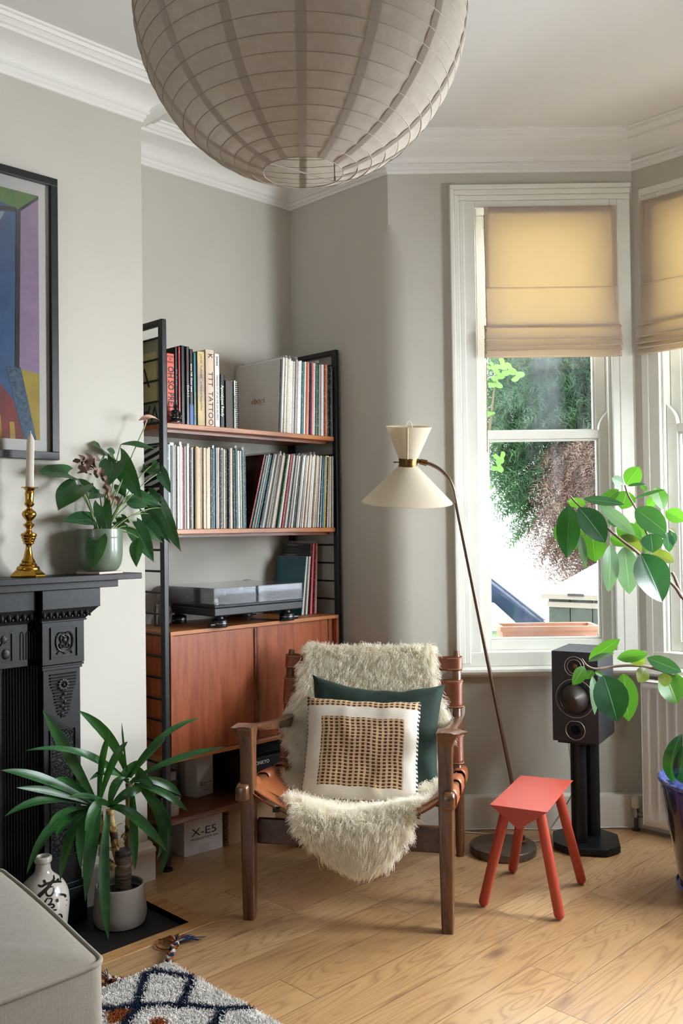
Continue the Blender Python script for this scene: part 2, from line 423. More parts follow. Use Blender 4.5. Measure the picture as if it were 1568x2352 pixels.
def sash_window(name, M, sl, sr, zb, zt, d0, casing, zmeet, st=0.045, horn=True, plain=False):
    """box-sash window in local wall coordinates (x along, y outwards)"""
    root = sroot(name, M @ V(((sl + sr) / 2, 0, zb)))
    b = MB(M)                                     # architrave with stepped mouldings
    for (o0, o1, y0) in casing:
        b.box((sl - o0, y0, zb), (sl - o1, 0.03, zt + o1)); b.box((sl - o0, y0, zt + o1), (sr + (0.055 if plain else o0), 0.03, zt + o0))
        if not plain: b.box((sr + o0, y0, zb), (sr + o1, 0.03, zt + o1))
    if plain: b.box((sr, -0.006, zb), (sr + 0.055, 0.03, zt))
    obj('casing', b, trim_paint, root, bevel=0.004, seg=2)
    b = MB(M)                                     # box lining and beads
    b.box((sl - 0.002, -0.003, zb), (sl + 0.045, 0.16, zt)); b.box((sr - 0.030, -0.003, zb), (sr + 0.002, 0.16, zt)); b.box((sl + 0.045, -0.003, zt - 0.03), (sr - 0.03, 0.16, zt))
    b.box((sl + 0.045, 0.018, zb), (sl + 0.055, 0.036, zt)); b.box((sr - 0.042, 0.018, zb), (sr - 0.030, 0.036, zt))
    obj('lining', b, trim_paint, root, bevel=0.003)
    a0, a1 = sl + 0.047, sr - 0.032
    for nm, z0, z1, y0, brail, trail in (('sash', zb + 0.048, zmeet + 0.02, d0, 0.042, 0.036), ('sash', zmeet - 0.016, zt - 0.03, d0 + 0.042, 0.036, 0.05)):
        b = MB(M); y1 = y0 + 0.038
        b.box((a0, y0, z0), (a0 + st, y1, z1)).box((a1 - st, y0, z0), (a1, y1, z1)).box((a0 + st, y0, z0), (a1 - st, y1, z0 + brail)).box((a0 + st, y0, z1 - trail), (a1 - st, y1, z1))
        q = 0.009                                 # glazing moulding inside the rails
        b.box((a0 + st, y0 + 0.008, z0 + brail), (a0 + st + q, y1 - 0.008, z1 - trail)).box((a1 - st - q, y0 + 0.008, z0 + brail), (a1 - st, y1 - 0.008, z1 - trail))
        b.box((a0 + st + q, y0 + 0.008, z0 + brail), (a1 - st - q, y1 - 0.008, z0 + brail + q)).box((a0 + st + q, y0 + 0.008, z1 - trail - q), (a1 - st - q, y1 - 0.008, z1 - trail))
        if y0 > d0 and horn:
            pass
        elif horn:                                # curved horns standing on the lower sash
            for sx, sg in ((a0, 1), (a1, -1)):
                pr = [(0, 0)] + [(sg * st * (1 - (k / 8) ** 2.2) * 0.95, 0.085 * k / 8) for k in range(9)] + [(0, 0.085)]
                b.prism([(x, z) for x, z in (pr if sg > 0 else pr[::-1])], y0, y1 - 0.006, M @ Matrix(((1, 0, 0, sx), (0, 0, 1, 0), (0, 1, 0, z1 - 0.002), (0, 0, 0, 1))))
        so = obj(nm, b, trim_paint, root, bevel=0.003)
        g = MB(M); g.box((a0 + st, (y0 + y1) / 2 - 0.0015, z0 + brail), (a1 - st, (y0 + y1) / 2 + 0.0015, z1 - trail))
        obj('pane', g, pane_glass, so)
    b = MB(M); b.box((sl - 0.05, -0.005, zb - 0.012), (sr + 0.05, 0.20, zb + 0.048)); obj('sill', b, trim_paint, root, bevel=0.004)
    return root
cas = [(0.062, 0.044, -0.026), (0.044, 0.022, -0.016), (0.022, 0.0, -0.010)]
zm1 = w1(1270, 1000, 0.07)[1]
sash_window('window_1', SP, W1L + 0.035, W1R - 0.012, W1B + 0.02, W1T - 0.01, 0.055, cas, zm1, plain=True)
SP2 = frame((BX, BY, 0), (0, -1, 0), (1, 0, 0), (0, 0, 1))
sash_window('window_2', SP2, 0.06, BY - BY2 - 0.06, W1B + 0.02, W1T - 0.01, 0.055, [(0.03, 0.0, -0.006)], zm1 + 0.01)
sash_window('window_3', SP3, 0.06, SL - 0.30, W1B + 0.02, W1T - 0.01, 0.055, cas, zm1)
b = MB()
r4 = sroot('fill_window', (XR, 0.2, 0.9))  # unseen rear window, added to let in fill light
for (y0, y1, z0, z1) in ((-0.35, 0.75, 0.9, 0.97), (-0.35, 0.75, 2.23, 2.3), (-0.35, -0.28, 0.9, 2.3), (0.68, 0.75, 0.9, 2.3), (0.17, 0.23, 0.9, 2.3), (-0.35, 0.75, 1.6, 1.65)):
    b.box((XR - 0.07, y0, z0), (XR - 0.02, y1, z1))
fo = obj('frame', b, trim_paint, r4, bevel=0.003)
obj('pane', MB().box((XR - 0.048, -0.28, 0.97), (XR - 0.045, 0.68, 2.23)), pane_glass, fo)
# continuous window board round the bay
pb = [(-o, z) for o, z in [(-0.04, 0.668), (0.046, 0.668), (0.056, 0.662), (0.058, 0.652), (0.052, 0.642), (0.028, 0.638), (0.024, 0.628), (-0.005, 0.625)]]
p0 = V((EX, EY, 0)) + U1 * (W1L - 0.035)
p3 = V((XB, EY2, 0)) + V((1, 1, 0)).normalized() * 0.2
struct('trim_3', MB().sweep([(p0.x, p0.y), (BX, BY), (BX, BY2), (p3.x, p3.y)], pb), trim_paint, smooth=30)
# area lamps added outside the windows to strengthen the daylight indoors
def daylight(c, x, y, sx, sy, w, tilt=0.0, col=(0.905, 0.955, 1.0)):
    li = bpy.data.lights.new('added_daylight', 'AREA'); li.shape = 'RECTANGLE'; li.size = sx; li.size_y = sy; li.energy = w; li.color = col
    o = bpy.data.objects.new('added_daylight', li); COL.objects.link(o); z_ = (V(x).cross(V(y))).normalized() * math.cos(tilt) + V((0, 0, 1)) * math.sin(tilt); o.matrix_world = frame(c, x, z_.cross(V(x).normalized()))
daylight(SP3 @ V((SL / 2 - 0.1, 0.30, 1.40)), V((1, 1, 0)), (0, 0, 1), 0.62, 1.1, DAY3, math.radians(28))
daylight((BX + 0.30, 1.08, 1.40), (0, 1, 0), (0, 0, 1), 0.75, 1.1, DAY2, math.radians(38))
daylight(SP @ V(((W1L + W1R) / 2, 0.20, 2.30)), -U1, (0, 0, 1), 0.55, 0.55, DAYB)  # lamp added behind the blind to make it glow
daylight((BX + 0.20, (BY + BY2) / 2, 2.30), (0, 1, 0), (0, 0, 1), 1.0, 0.55, DAYB * 1.6)
daylight((XR - 0.14, 0.2, 1.6), (0, -1, 0), (0, 0, 1), 1.0, 1.3, DAY4)  # fill lamp added behind the unseen rear window
# daylight portals in the window openings
def portal(c, x, y, sx, sy):
    li = bpy.data.lights.new('window_portal', 'AREA'); li.shape = 'RECTANGLE'; li.size = sx; li.size_y = sy
    li.cycles.is_portal = True
    o = bpy.data.objects.new('window_portal', li); COL.objects.link(o)
    o.matrix_world = frame(c, x, y)               # -z points into the room
portal(SP @ V(((W1L + W1R) / 2, 0.2, 1.6)), -U1, (0, 0, 1), 0.75, 2.1)
portal((BX + 0.2, (BY + BY2) / 2, 1.6), (0, 1, 0), (0, 0, 1), 1.3, 2.1)
portal(SP3 @ V((SL / 2 - 0.1, 0.2, 1.6)), V((1, 1, 0)), (0, 0, 1), 0.85, 2.1)
portal((XR - 0.12, 0.2, 1.6), (0, -1, 0), (0, 0, 1), 1.1, 1.4)
# ------------------------------------------------------------------ outside the bay
paving = mat('pale_paving', '#b9b6ae', 0.8, var=(3, '#a9a69d', 0.6), bump=(20, 0.1))
mb = MB(); GZ = -0.45
mb.box((4.6, -14, GZ - 0.1), (30, 26, GZ))
struct('ground', mb, paving)
stone = mat('painted_stone', '#dedcd6', 0.7, bump=(40, 0.1))
mb = MB(SP); mb.box((W1L - 0.05, 0.215, W1B - 0.05), (W1R + 0.1, 0.46, W1B + 0.045))
struct('trim_4', mb, stone, bevel=0.006)
terracotta = mat('terracotta', '#a8735c', 0.8, var=(14, '#b88e7c', 0.7), bump=(50, 0.15))
# trough planter on the outer sill
a = w1(1150, 1465, 0.27); c = w1(1370, 1465, 0.27)
mb = MB(SP); z0 = W1B + 0.046; z1 = z0 + 0.10; s0, s1 = a[0], c[0]
def trough(m, s0, s1, y0, y1, z0, z1, t, ins):
    m.hexa([(s0 + ins, y0 + ins, z0), (s1 - ins, y0 + ins, z0), (s1 - ins, y1 - ins, z0), (s0 + ins, y1 - ins, z0), (s0, y0, z1), (s1, y0, z1), (s1, y1, z1), (s0, y1, z1)])
trough(mb, s0, s1, 0.24, 0.40, z0, z1 - 0.02, 0.01, 0.012)
for bx in ((s0 - 0.008, 0.232, s1 + 0.008, 0.25), (s0 - 0.008, 0.39, s1 + 0.008, 0.408), (s0 - 0.008, 0.25, s0 + 0.01, 0.39), (s1 - 0.01, 0.25, s1 + 0.008, 0.39)):
    mb.box((bx[0], bx[1], z1 - 0.022), (bx[2], bx[3], z1))
tr = thing('window_box', 'empty terracotta trough planter on the outer window sill', 'planter', SP @ V(((s0 + s1) / 2, 0.32, z0)))
obj('trough', mb, terracotta, tr, bevel=0.003)
obj('soil', MB(SP).box((s0 + 0.008, 0.25, z1 - 0.03), (s1 - 0.008, 0.39, z1 - 0.018)), mat('dry_soil', '#6d5a48', 0.95, bump=(60, 0.5)), tr)

# conifer with a browned underside
def leafmat(name, c1, c2, tcol, tw=0.3, scale=3.0):
    t = NT(name); co = t.coord('Object')
    c = t.mix(t.ramp(t.noise(co, scale, 3), [(0.35, (0, 0, 0, 1)), (0.65, (1, 1, 1, 1))]), S(c1), S(c2))
    d = t.n('ShaderNodeBsdfDiffuse', {0: c}); tr = t.n('ShaderNodeBsdfTranslucent', {0: S(tcol)})
    return t.end(t.n('ShaderNodeMixShader', {0: tw, 1: d.outputs[0], 2: tr.outputs[0]}).outputs[0])
con_green = leafmat('conifer_green', '#273f30', '#567457', '#60824f')
con_brown = leafmat('conifer_dead', '#614a3e', '#a08a7e', '#8c7264', 0.25)
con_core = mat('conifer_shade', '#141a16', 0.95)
CAMR = CR.copy(); CAMR.z = 0; CAMR.normalize(); CAMF = CF.copy(); CAMF.z = 0; CAMF.normalize()
def conifer(name, label, blobs, n, brown, trunk):
    rnd = random.Random(5 + n); root = thing(name, label, 'tree', (trunk.x, trunk.y, GZ))
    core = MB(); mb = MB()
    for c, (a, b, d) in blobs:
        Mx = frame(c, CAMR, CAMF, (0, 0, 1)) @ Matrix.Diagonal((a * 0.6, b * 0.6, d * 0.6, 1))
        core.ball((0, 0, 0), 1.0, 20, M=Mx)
    obj('shaded_core', core, con_core, root, smooth=180)  # solid near-black core; shade inside the crown put into its colour
    for k in range(n):
        c, (a, b, d) = blobs[rnd.randrange(len(blobs))]
        z = rnd.uniform(-1, 1); th = rnd.uniform(PI, 2 * PI); r_ = math.sqrt(1 - z * z)
        nv = V((r_ * math.cos(th), r_ * math.sin(th) , z)); rr = rnd.uniform(0.45, 1.0) ** 0.8 + 0.10 * noise.noise(nv * 3.1 + c)
        p = c + CAMR * nv.x * a * rr + CAMF * nv.y * b * rr + V((0, 0, nv.z * d * rr))
        out = (CAMR * nv.x + CAMF * nv.y + V((0, 0, nv.z * 0.6))).normalized()
        br = brown(p) + 0.35 * noise.noise(p * 2.3) > 0
        mb.cur = 1 if br else 0
        side = out.cross(V((rnd.uniform(-.4, .4), rnd.uniform(-.4, .4), 1))).normalized()
        ax = (out * 0.7 + side * rnd.uniform(-0.9, 0.9) + V((0, 0, -0.55 if br else -0.15))).normalized()
        L = rnd.uniform(0.16, 0.32); side = ax.cross(V((rnd.uniform(-1, 1), rnd.uniform(-1, 1), rnd.uniform(-.2, 1)))).normalized()
        vs = []; fs = []
        for q in range(9):
            t = q / 8; base = p + ax * L * t + V((0, 0, -0.05 * t * t)); ln = (0.030 + 0.030 * math.sin(PI * (t * 0.8 + 0.1))) * (0.8 if br else 1.2)
            for sg in (-1, 1):
                jt = V((rnd.uniform(-1, 1), rnd.uniform(-1, 1), rnd.uniform(-1, 0.6))) * ln * 0.55
                tip = base + side * sg * ln * rnd.uniform(0.4, 1.1) + ax * ln * rnd.uniform(0.5, 1.4) + jt; w_ = (ax + jt * 6).normalized() * (0.0055 if br else 0.0085)
                o = len(vs); vs += [base - w_, base + w_, tip]; fs.append((o, o + 1, o + 2))
        mb.add(vs, fs)
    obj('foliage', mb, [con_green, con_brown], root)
    t = MB(); t.tube([(trunk.x, trunk.y, GZ), (trunk.x, trunk.y, 1.6)], [0.16, 0.08], 10); obj('trunk', t, mat('conifer_bark', '#4c3a30', 0.9, bump=(30, 0.4)), root)
    return root
cA = ond(1445, 935, 8.6)
conifer('conifer', 'overgrown green conifer with dead brown foliage below, outside left window', [(cA, (1.26, 0.8, 1.75))], 21000,
        lambda p: min((-0.33 - (p - cA).z) * 1.6, ((p - cA).dot(CAMR) + 0.88) * 1.3), cA + V((0.1, 0.1, 0)))
cB = ond(1765, 960, 7.0)
conifer('conifer', 'dark conifer outside the window cut by the photo edge', [(cB, (0.75, 0.6, 1.25))], 2600,
        lambda p: -0.25 - (p - cB).z, cB)
# small maple near the glass
maple = leafmat('maple_leaf', '#5a7f44', '#7a9a58', '#7aa052', 0.4)
def lobed(m, c, ax, nrm, r):
    ax = ax.normalized(); sd = nrm.cross(ax).normalized(); pts = []
    for k in range(21):
        a = -2.6 + 5.2 * k / 20; rr = r * (0.55 + 0.45 * abs(math.cos(a * 1.5)) ** 1.5)
        pts.append(c + ax * rr * math.cos(a) + sd * rr * math.sin(a))
    m.add([c] + pts, [(0, i, i + 1) for i in range(1, 21)])
rnd = random.Random(3)
mroot = thing('maple_sapling', 'bright green maple sapling outside, top left corner of upper pane', 'tree', ond(1128, 1400, 5.0).to_tuple()[:2] + (GZ,))
mb = MB()
for (px, py) in ((1128, 842), (1150, 838), (1168, 850), (1142, 862), (1185, 862), (1136, 880), (1148, 1050), (1142, 1072), (1122, 1000), (1120, 950), (1118, 1120)):
    c = ond(px, py, 5.0 + rnd.uniform(-.1, .1)); lobed(mb, c, CAMR * rnd.uniform(.2, 1) + V((0, 0, rnd.uniform(-1, .2))), (CAMF * -1 + V((rnd.uniform(-.5, .5), rnd.uniform(-.5, .5), 0.5))).normalized(), rnd.uniform(0.028, 0.05))
obj('foliage', mb, maple, mroot)
st = MB(); st.tube([ond(1112, 1500, 5.05).to_tuple()[:2] + (GZ,), ond(1116, 1150, 5.05), ond(1122, 1000, 5.05), ond(1140, 850, 5.05)], [0.02, 0.014, 0.009, 0.004], 6)
obj('stem', st, mat('sapling_bark', '#6b5b48', 0.9), mroot)
# bin store
c0 = onpl(1259, 1400, ond(1259, 1400, 5.2), CAMF)
org = V((c0.x, c0.y, GZ)); _f = V((c0.x, c0.y, 0)).normalized(); _f = Matrix.Rotation(math.radians(-24), 3, 'Z') @ _f; BM = frame(org, V((_f.y, -_f.x, 0)), _f, (0, 0, 1))
bgreen = mat('faded_green_timber', '#323b33', 0.8, var=(20, '#454e45', 0.8), bump=(30, 0.2))
bpale = mat('weathered_pale_board', '#857f73', 0.8, bump=(20, 0.1))
b = thing('bin_store', 'green timber bin store with pale sloping lid in the front yard', 'bin store', org)
zt = ond(1300, 1362, 5.2).z - GZ
m = MB(BM); m.box((0, 0.02, 0), (1.15, 0.75, zt - 0.03))
for k in range(9): m.box((k * 0.1285 + 0.003, 0, 0), ((k + 1) * 0.1285 - 0.003, 0.02, zt - 0.03))
obj('cladding', m, bgreen, b)
m = MB(BM); m.hexa([(-0.03, -0.03, zt - 0.03), (1.2, -0.03, zt - 0.03), (1.2, 0.8, zt + 0.11), (-0.03, 0.8, zt + 0.11), (-0.03, -0.03, zt), (1.2, -0.03, zt), (1.2, 0.8, zt + 0.14), (-0.03, 0.8, zt + 0.14)])
m.box((0.0, -0.018, zt - 0.075), (1.15, 0.0, zt - 0.045))
obj('lid', m, bpale, b, bevel=0.004)
m = MB(BM); m.box((0.13, -0.036, zt - 0.01), (0.22, -0.03, zt + 0.004)); obj('hinge', m, mat('dark_iron', '#3a3a38', 0.5, 0.6), b)
# wheelie bin
c0 = ond(1078, 1400, 5.6); org = V((c0.x, c0.y, GZ)); BM = frame(org, CAMR, CAMF, (0, 0, 1))
b = thing('wheelie_bin', 'pale green bin with white lid beside the parked car', 'bin', org)
m = MB(BM); m.hexa([(-0.2, -0.2, 0.06), (0.2, -0.2, 0.06), (0.2, 0.25, 0.06), (-0.2, 0.25, 0.06), (-0.26, -0.26, 1.1), (0.22, -0.26, 1.1), (0.22, 0.3, 1.1), (-0.26, 0.3, 1.1)]); obj('body', m, mat('pale_green_plastic', '#7f9a74', 0.5), b, bevel=0.02)
m = MB(BM); m.hexa([(-0.28, -0.3, 1.1), (0.25, -0.3, 1.1), (0.25, 0.32, 1.1), (-0.28, 0.32, 1.1), (-0.26, -0.28, 1.16), (0.22, -0.28, 1.16), (0.2, 0.3, 1.22), (-0.25, 0.3, 1.22)]); obj('lid', m, mat('white_plastic', '#a9aba7', 0.5), b, bevel=0.015)
for x in (-0.26, 0.2):
    m = MB(BM); m.tube([(x, 0.27, 0.1), (x + 0.06, 0.27, 0.1)], 0.1, 14); obj('wheel', m, mat('bin_rubber', '#1c1c1c', 0.7), b)
# parked car, tail towards the right
c0 = ond(1296, 1400, 6.9); org = V((c0.x, c0.y, GZ)); CM = frame(org, -CAMR, CAMF, (0, 0, 1))   # x runs from the tail to the bonnet
car = thing('car', 'dark blue hatchback parked beyond the bin store', 'car', org)
cpaint = mat('dark_blue_car_paint', '#1d2b44', 0.25, 0.3, **{'Coat Weight': 0.6}); cglass = mat('car_window_glass', '#3a4650', 0.3, 0.0, **{'Specular IOR Level': 0.35})
side = [(0.05, 0.32), (0.0, 0.55), (0.03, 0.86), (0.10, 0.95), (0.55, 1.33), (0.75, 1.43), (1.6, 1.47), (2.2, 1.40), (2.95, 0.98), (3.7, 0.86), (4.0, 0.68), (4.05, 0.40), (3.9, 0.26), (0.2, 0.26)]
def carbody(m, pr, w0, w1_, off=0.0):
    n = len(pr)
    def hw(z): return w0 if z < 0.95 else w0 + (w1_ - w0) * (z - 0.95) / 0.52
    vs = [(x, 0.85 - hw(z) - off, z) for x, z in pr] + [(x, 0.85 + hw(z) + off, z) for x, z in pr]
    m.add([(x, y, z) for x, y, z in vs], [tuple(range(n)), tuple(range(2 * n - 1, n - 1, -1))] + [(i, n + i, n + (i + 1) % n, (i + 1) % n) for i in range(n)])
m = MB(CM); carbody(m, side, 0.84, 0.62); obj('body', m, cpaint, car, bevel=0.03)
for pr in ([(0.42, 0.98), (0.68, 1.32), (1.28, 1.39), (1.30, 0.98)], [(1.38, 0.98), (1.38, 1.39), (2.05, 1.33), (2.75, 0.98)]):
    m = MB(CM); carbody(m, pr, 0.84, 0.62, 0.006); obj('side_window', m, cglass, car)
m = MB(CM); m.hexa([(0.085, 0.25, 0.97), (0.085, 1.45, 0.97), (0.13, 1.45, 0.97), (0.13, 0.25, 0.97), (0.50, 0.35, 1.31), (0.50, 1.35, 1.31), (0.56, 1.35, 1.31), (0.56, 0.35, 1.31)]); obj('rear_window', m, cglass, car)
for y0 in (0.03, 1.45):
    m = MB(CM); m.box((-0.005, y0, 0.72), (0.16, y0 + 0.22, 0.90)); obj('tail_light', m, mat('tail_light_red', '#b3423c', 0.25), car, bevel=0.02)
for x in (0.72, 3.2):
    for y in (0.0, 1.52):
        m = MB(CM); m.tube([(x, y, 0.31), (x, y + 0.18, 0.31)], 0.31, 24); w_ = obj('wheel', m, mat('tyre', '#191919', 0.8), car, bevel=0.02)
        m = MB(CM); m.tube([(x, y - 0.006 if y < 1 else y + 0.18, 0.31), (x, y if y < 1 else y + 0.186, 0.31)], 0.19, 20); obj('hub_cap', m, mat('hub_alloy', '#a9abae', 0.3, 0.8), w_)

# ------------------------------------------------------------------ roman blinds
linen = translucent('blind_linen', '#ddd2c8', '#e3cfa2', 0.36, weave=(900, 0.25))
chain_m = mat('bead_chain_metal', '#8d8262', 0.4, 0.6)
def roman_blind(M, s0, s1, zt, zb, seamz, label, seed, chain=None):
    rn = random.Random(seed); root = thing('roman_blind', label, 'blind', M @ V(((s0 + s1) / 2, -0.03, zt)), 'cream roman blinds in the bay')
    zf = zb + 0.125
    # cross-section: (outward y, z) going down, then the stacked folds
    prof = [(-0.012, zt), (-0.013, zt - 0.02), (-0.014, zt - 0.026)]
    for k in range(1, 10): prof.append((-0.014 - 0.004 * math.sin(PI * k / 10), zt - 0.026 + (seamz - zt + 0.026) * k / 10))
    prof += [(-0.014, seamz + 0.004), (-0.022, seamz), (-0.014, seamz - 0.004)]
    for k in range(1, 8): prof.append((-0.014 - 0.020 * (k / 8) ** 2, seamz + (zf - seamz) * k / 8))
    fold = [(-0.040, zf), (-0.046, zf - 0.004), (-0.038, zf - 0.006), (-0.020, zf + 0.010), (-0.026, zf - 0.012), (-0.044, zf - 0.048), (-0.052, zf - 0.055), (-0.044, zf - 0.058),
            (-0.022, zf - 0.045), (-0.030, zf - 0.060), (-0.046, zf - 0.078), (-0.052, zf - 0.082), (-0.042, zf - 0.084), (-0.024, zf - 0.074), (-0.032, zf - 0.090), (-0.042, zf - 0.098), (-0.046, zf - 0.101), (-0.036, zf - 0.103),
            (-0.022, zf - 0.096), (-0.026, zf - 0.106), (-0.034, zf - 0.122), (-0.032, zb), (-0.020, zb)]
    prof += fold; n = len(prof) - 1
    def fn(u, v):
        i = min(n, int(round(v * n))); y, z = prof[i]; s = s0 + (s1 - s0) * u
        k = max(0.0, min(1.0, (zt - z) / (zt - zb)))
        y += -0.006 * k * (0.5 + noise.noise(V((s * 5, z * 2, seed)))) ; z += 0.004 * noise.noise(V((s * 4, 7.7 + seed, i * 0.4))) * k
        fl = 0.010 * k if i > 22 else 0
        s += (fl if u > 0.5 else -fl) * abs(2 * u - 1)
        if i < 3: y -= 0.0025 * math.sin(s * 190) * (1 if i == 1 else 0.4)
        return (s, y, z)
    b = MB(M); b.grid(fn, 60, n); fb = obj('fabric', b, linen, root, smooth=50, solid=0.0012)
    b = MB(M)
    for sx in (s0, s1 - 0.018):
        b = MB(M); b.grid(lambda u, v, sx=sx: (sx + 0.018 * u, -0.0165 - 0.005 * math.sin(PI * v), zt + (seamz - zt) * v), 2, 10); obj('hem', b, linen, root, smooth=60)
    b = MB(M); b.box((s0 + 0.005, -0.011, zt - 0.03), (s1 - 0.005, 0.012, zt - 0.001)); obj('headrail', b, trim_paint, root)
    if chain:
        sx, zc = chain; L = zt - 0.04 - zc; N = int(L / 0.0055)
        pts = []; rs = []
        for k in range(N):
            for q, r_ in ((0, 0.0009), (0.3, 0.0024), (0.6, 0.0024)): pts.append((sx + 0.003 * math.sin(k * 0.02), -0.03, zt - 0.04 - (k + q) * 0.0055)); rs.append(r_)
        b = MB(M); b.tube(pts, rs, 6); obj('bead_chain', b, chain_m, root, smooth=60)
    return root
tl = w1(1111, 474, -0.02); br = w1(1421, 818, -0.02); sm = w1(1270, 660, -0.02)
roman_blind(SP, tl[0], br[0], tl[1], br[1], sm[1], 'whole cream roman blind half lowered over left sash window, bead chain beside it', 3, (tl[0] - 0.003, w1(1116, 1040, -0.03)[1]))
t2 = onx(1466, 462, BX - 0.02); b2 = onx(1490, 812, BX - 0.02)
roman_blind(SP2, BY - t2.y, BY - BY2 - 0.05, t2.z, b2.z + 0.0, sm[1], 'cream roman blind with crumpled folds, cut by the photo edge', 9)
roman_blind(SP3, 0.05, SL - 0.29, t2.z, b2.z, sm[1], 'cream roman blind over the far sash window of the bay', 14)
# ------------------------------------------------------------------ ladder shelving in the alcove
steel = mat('black_steel', '#17181b', 0.38, 0.2, bump=(200, 0.04))
teak = wood('teak', '#7a381c', '#a05530', 0.36, 2, 1.6, 0.15, 5)
teak_x = wood('teak_lengthways', '#6a3119', '#a8623a', 0.36, 0, 1.0, 0.15, 9)
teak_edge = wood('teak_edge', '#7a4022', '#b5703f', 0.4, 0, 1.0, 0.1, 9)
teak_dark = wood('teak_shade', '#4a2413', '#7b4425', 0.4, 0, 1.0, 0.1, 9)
LX, RX, FY, BYK = 1.955, 2.857, 2.879, 3.178
shelf_unit = thing('ladder_shelving', 'black steel ladder shelving unit with teak shelves in the alcove', 'shelving', ((LX + RX) / 2, 3.03, 0))
for x in (LX, RX):
    b = MB(); w_ = 0.011
    b.box((x - w_, FY, 0.02), (x + w_, FY + 0.026, 2.04)); b.box((x - w_, BYK, 0.02), (x + w_, BYK + 0.022, 2.04)); b.box((x - w_, FY + 0.026, 2.018), (x + w_, BYK, 2.04))
    lo = obj('ladder', b, steel, shelf_unit, bevel=0.003)
    for k in range(25):
        z = 1.975 - k * 0.0795
        if z < 0.08: break
        obj('rung', MB().tube([(x, FY + 0.02, z), (x, BYK + 0.004, z)], 0.0042, 8), steel, lo, smooth=60)
    for y in (FY + 0.013, BYK + 0.011):
        obj('foot', MB().lathe([(0.0, 0.0), (0.021, 0.0), (0.021, 0.008), (0.008, 0.012), (0.008, 0.03)], 16, c=(x, y, 0.0)), steel, lo, smooth=40)
x0, x1 = LX + 0.0125, RX - 0.0125
for z, th in ((1.655, 0.019), (1.257, 0.019), (0.178, 0.021)):
    b = MB()
    fn = [(x0 + (x1 - x0) * k / 24, FY + 0.012 - 0.010 * math.sin(PI * k / 24)) for k in range(25)]
    b.prism(fn + [(x1, BYK + 0.02), (x0, BYK + 0.02)], z - th, z)
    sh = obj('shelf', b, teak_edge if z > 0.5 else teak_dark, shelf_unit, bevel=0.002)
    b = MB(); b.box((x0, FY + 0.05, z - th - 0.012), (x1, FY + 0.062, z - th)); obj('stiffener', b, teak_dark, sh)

# cabinet with sliding doors
CZ0, CZ1 = 0.392, 0.876
cabx0, cabx1 = x0, x1; cy0, cy1 = FY - 0.004, BYK + 0.02
cab = thing('sliding_door_cabinet', 'teak cabinet with two sliding doors hung between the black ladders', 'cabinet', ((LX + RX) / 2, cy0, CZ0))
b = MB(); t_ = 0.015
b.box((cabx0, cy0, CZ1 - t_), (cabx1, cy1, CZ1)).box((cabx0, cy0, CZ0), (cabx1, cy1, CZ0 + t_)).box((cabx0 + t_, cy1 - 0.008, CZ0 + t_), (cabx1 - t_, cy1, CZ1 - t_))
obj('carcass', b, teak_edge, cab, bevel=0.0015)
for xs_ in (cabx0, cabx1 - t_): obj('side_panel', MB().box((xs_, cy0, CZ0 + t_), (xs_ + t_, cy1, CZ1 - t_)), teak, cab, bevel=0.0015)
xm = ony(588, 1600, cy0 + 0.01).x
def door(xa, xb, y, grip, side):
    b = MB(); b.box((xa, y, CZ0 + t_ + 0.002), (xb, y + 0.012, CZ1 - t_ - 0.002)); d = obj('door', b, teak, cab, bevel=0.001)
    b = MB(); b.box((grip, y - 0.006 if side else y - 0.002, CZ0 + t_ + 0.004), (grip + 0.010, y + 0.001, CZ1 - t_ - 0.004)); obj('grip', b, teak_dark, d, bevel=0.001)
door(cabx0 + t_ + 0.001, xm, cy0 + 0.008, xm - 0.010, True)
door(xm - 0.02, cabx1 - t_ - 0.001, cy0 + 0.024, xm + 0.018, False)
b = MB(); b.box((cabx1 - t_ - 0.030, cy0 + 0.020, CZ0 + t_ + 0.004), (cabx1 - t_ - 0.022, cy0 + 0.0265, CZ1 - t_ - 0.004)); obj('grip', b, teak_dark, cab)

# ---- record sleeves
PAL = {}
def spine_mat(col, print_=None, amt=0.42):
    key = (col, print_)
    if key in PAL: return PAL[key]
    t = NT('sleeve_' + str(len(PAL))); co = t.coord('Object', (300, 6, 130))
    c = S(col)
    if print_:
        f = t.ramp(t.noise(co, 1.0, 2, 0.6), [(0.56, (0, 0, 0, 1)), (0.68, (amt, amt, amt, 1))]); c = t.mix(f, c, S(print_))
    b = t.pbsdf(c, 0.45); PAL[key] = t.end(b.outputs[0]); return PAL[key]
clear_film = None
def film():
    t = NT('clear_outer_film'); tr = t.n('ShaderNodeBsdfTransparent', {0: (0.93, 0.93, 0.93, 1)}); g = t.n('ShaderNodeBsdfGlossy', {1: 0.15}); d = t.n('ShaderNodeBsdfDiffuse', {0: (0.7, 0.7, 0.7, 1)})
    m = t.n('ShaderNodeMixShader', {0: 0.10, 1: tr.outputs[0], 2: g.outputs[0]}); return t.end(t.n('ShaderNodeMixShader', {0: 0.22, 1: m.outputs[0], 2: d.outputs[0]}).outputs[0])
clear_film = film()
ORD = ['first', 'second', 'third', 'fourth', 'fifth', 'sixth', 'seventh', 'eighth', 'ninth', 'tenth', 'eleventh', 'twelfth', 'thirteenth', 'fourteenth', 'fifteenth', 'sixteenth', 'seventeenth', 'eighteenth', 'nineteenth', 'twentieth']
ORD += ['twenty-' + o for o in ORD[:9]] + ['thirtieth'] + ['thirty-' + o for o in ORD[:9]] + ['fortieth'] + ['forty-' + o for o in ORD[:9]] + ['fiftieth'] + ['fifty-' + o for o in ORD[:9]] + ['sixtieth']
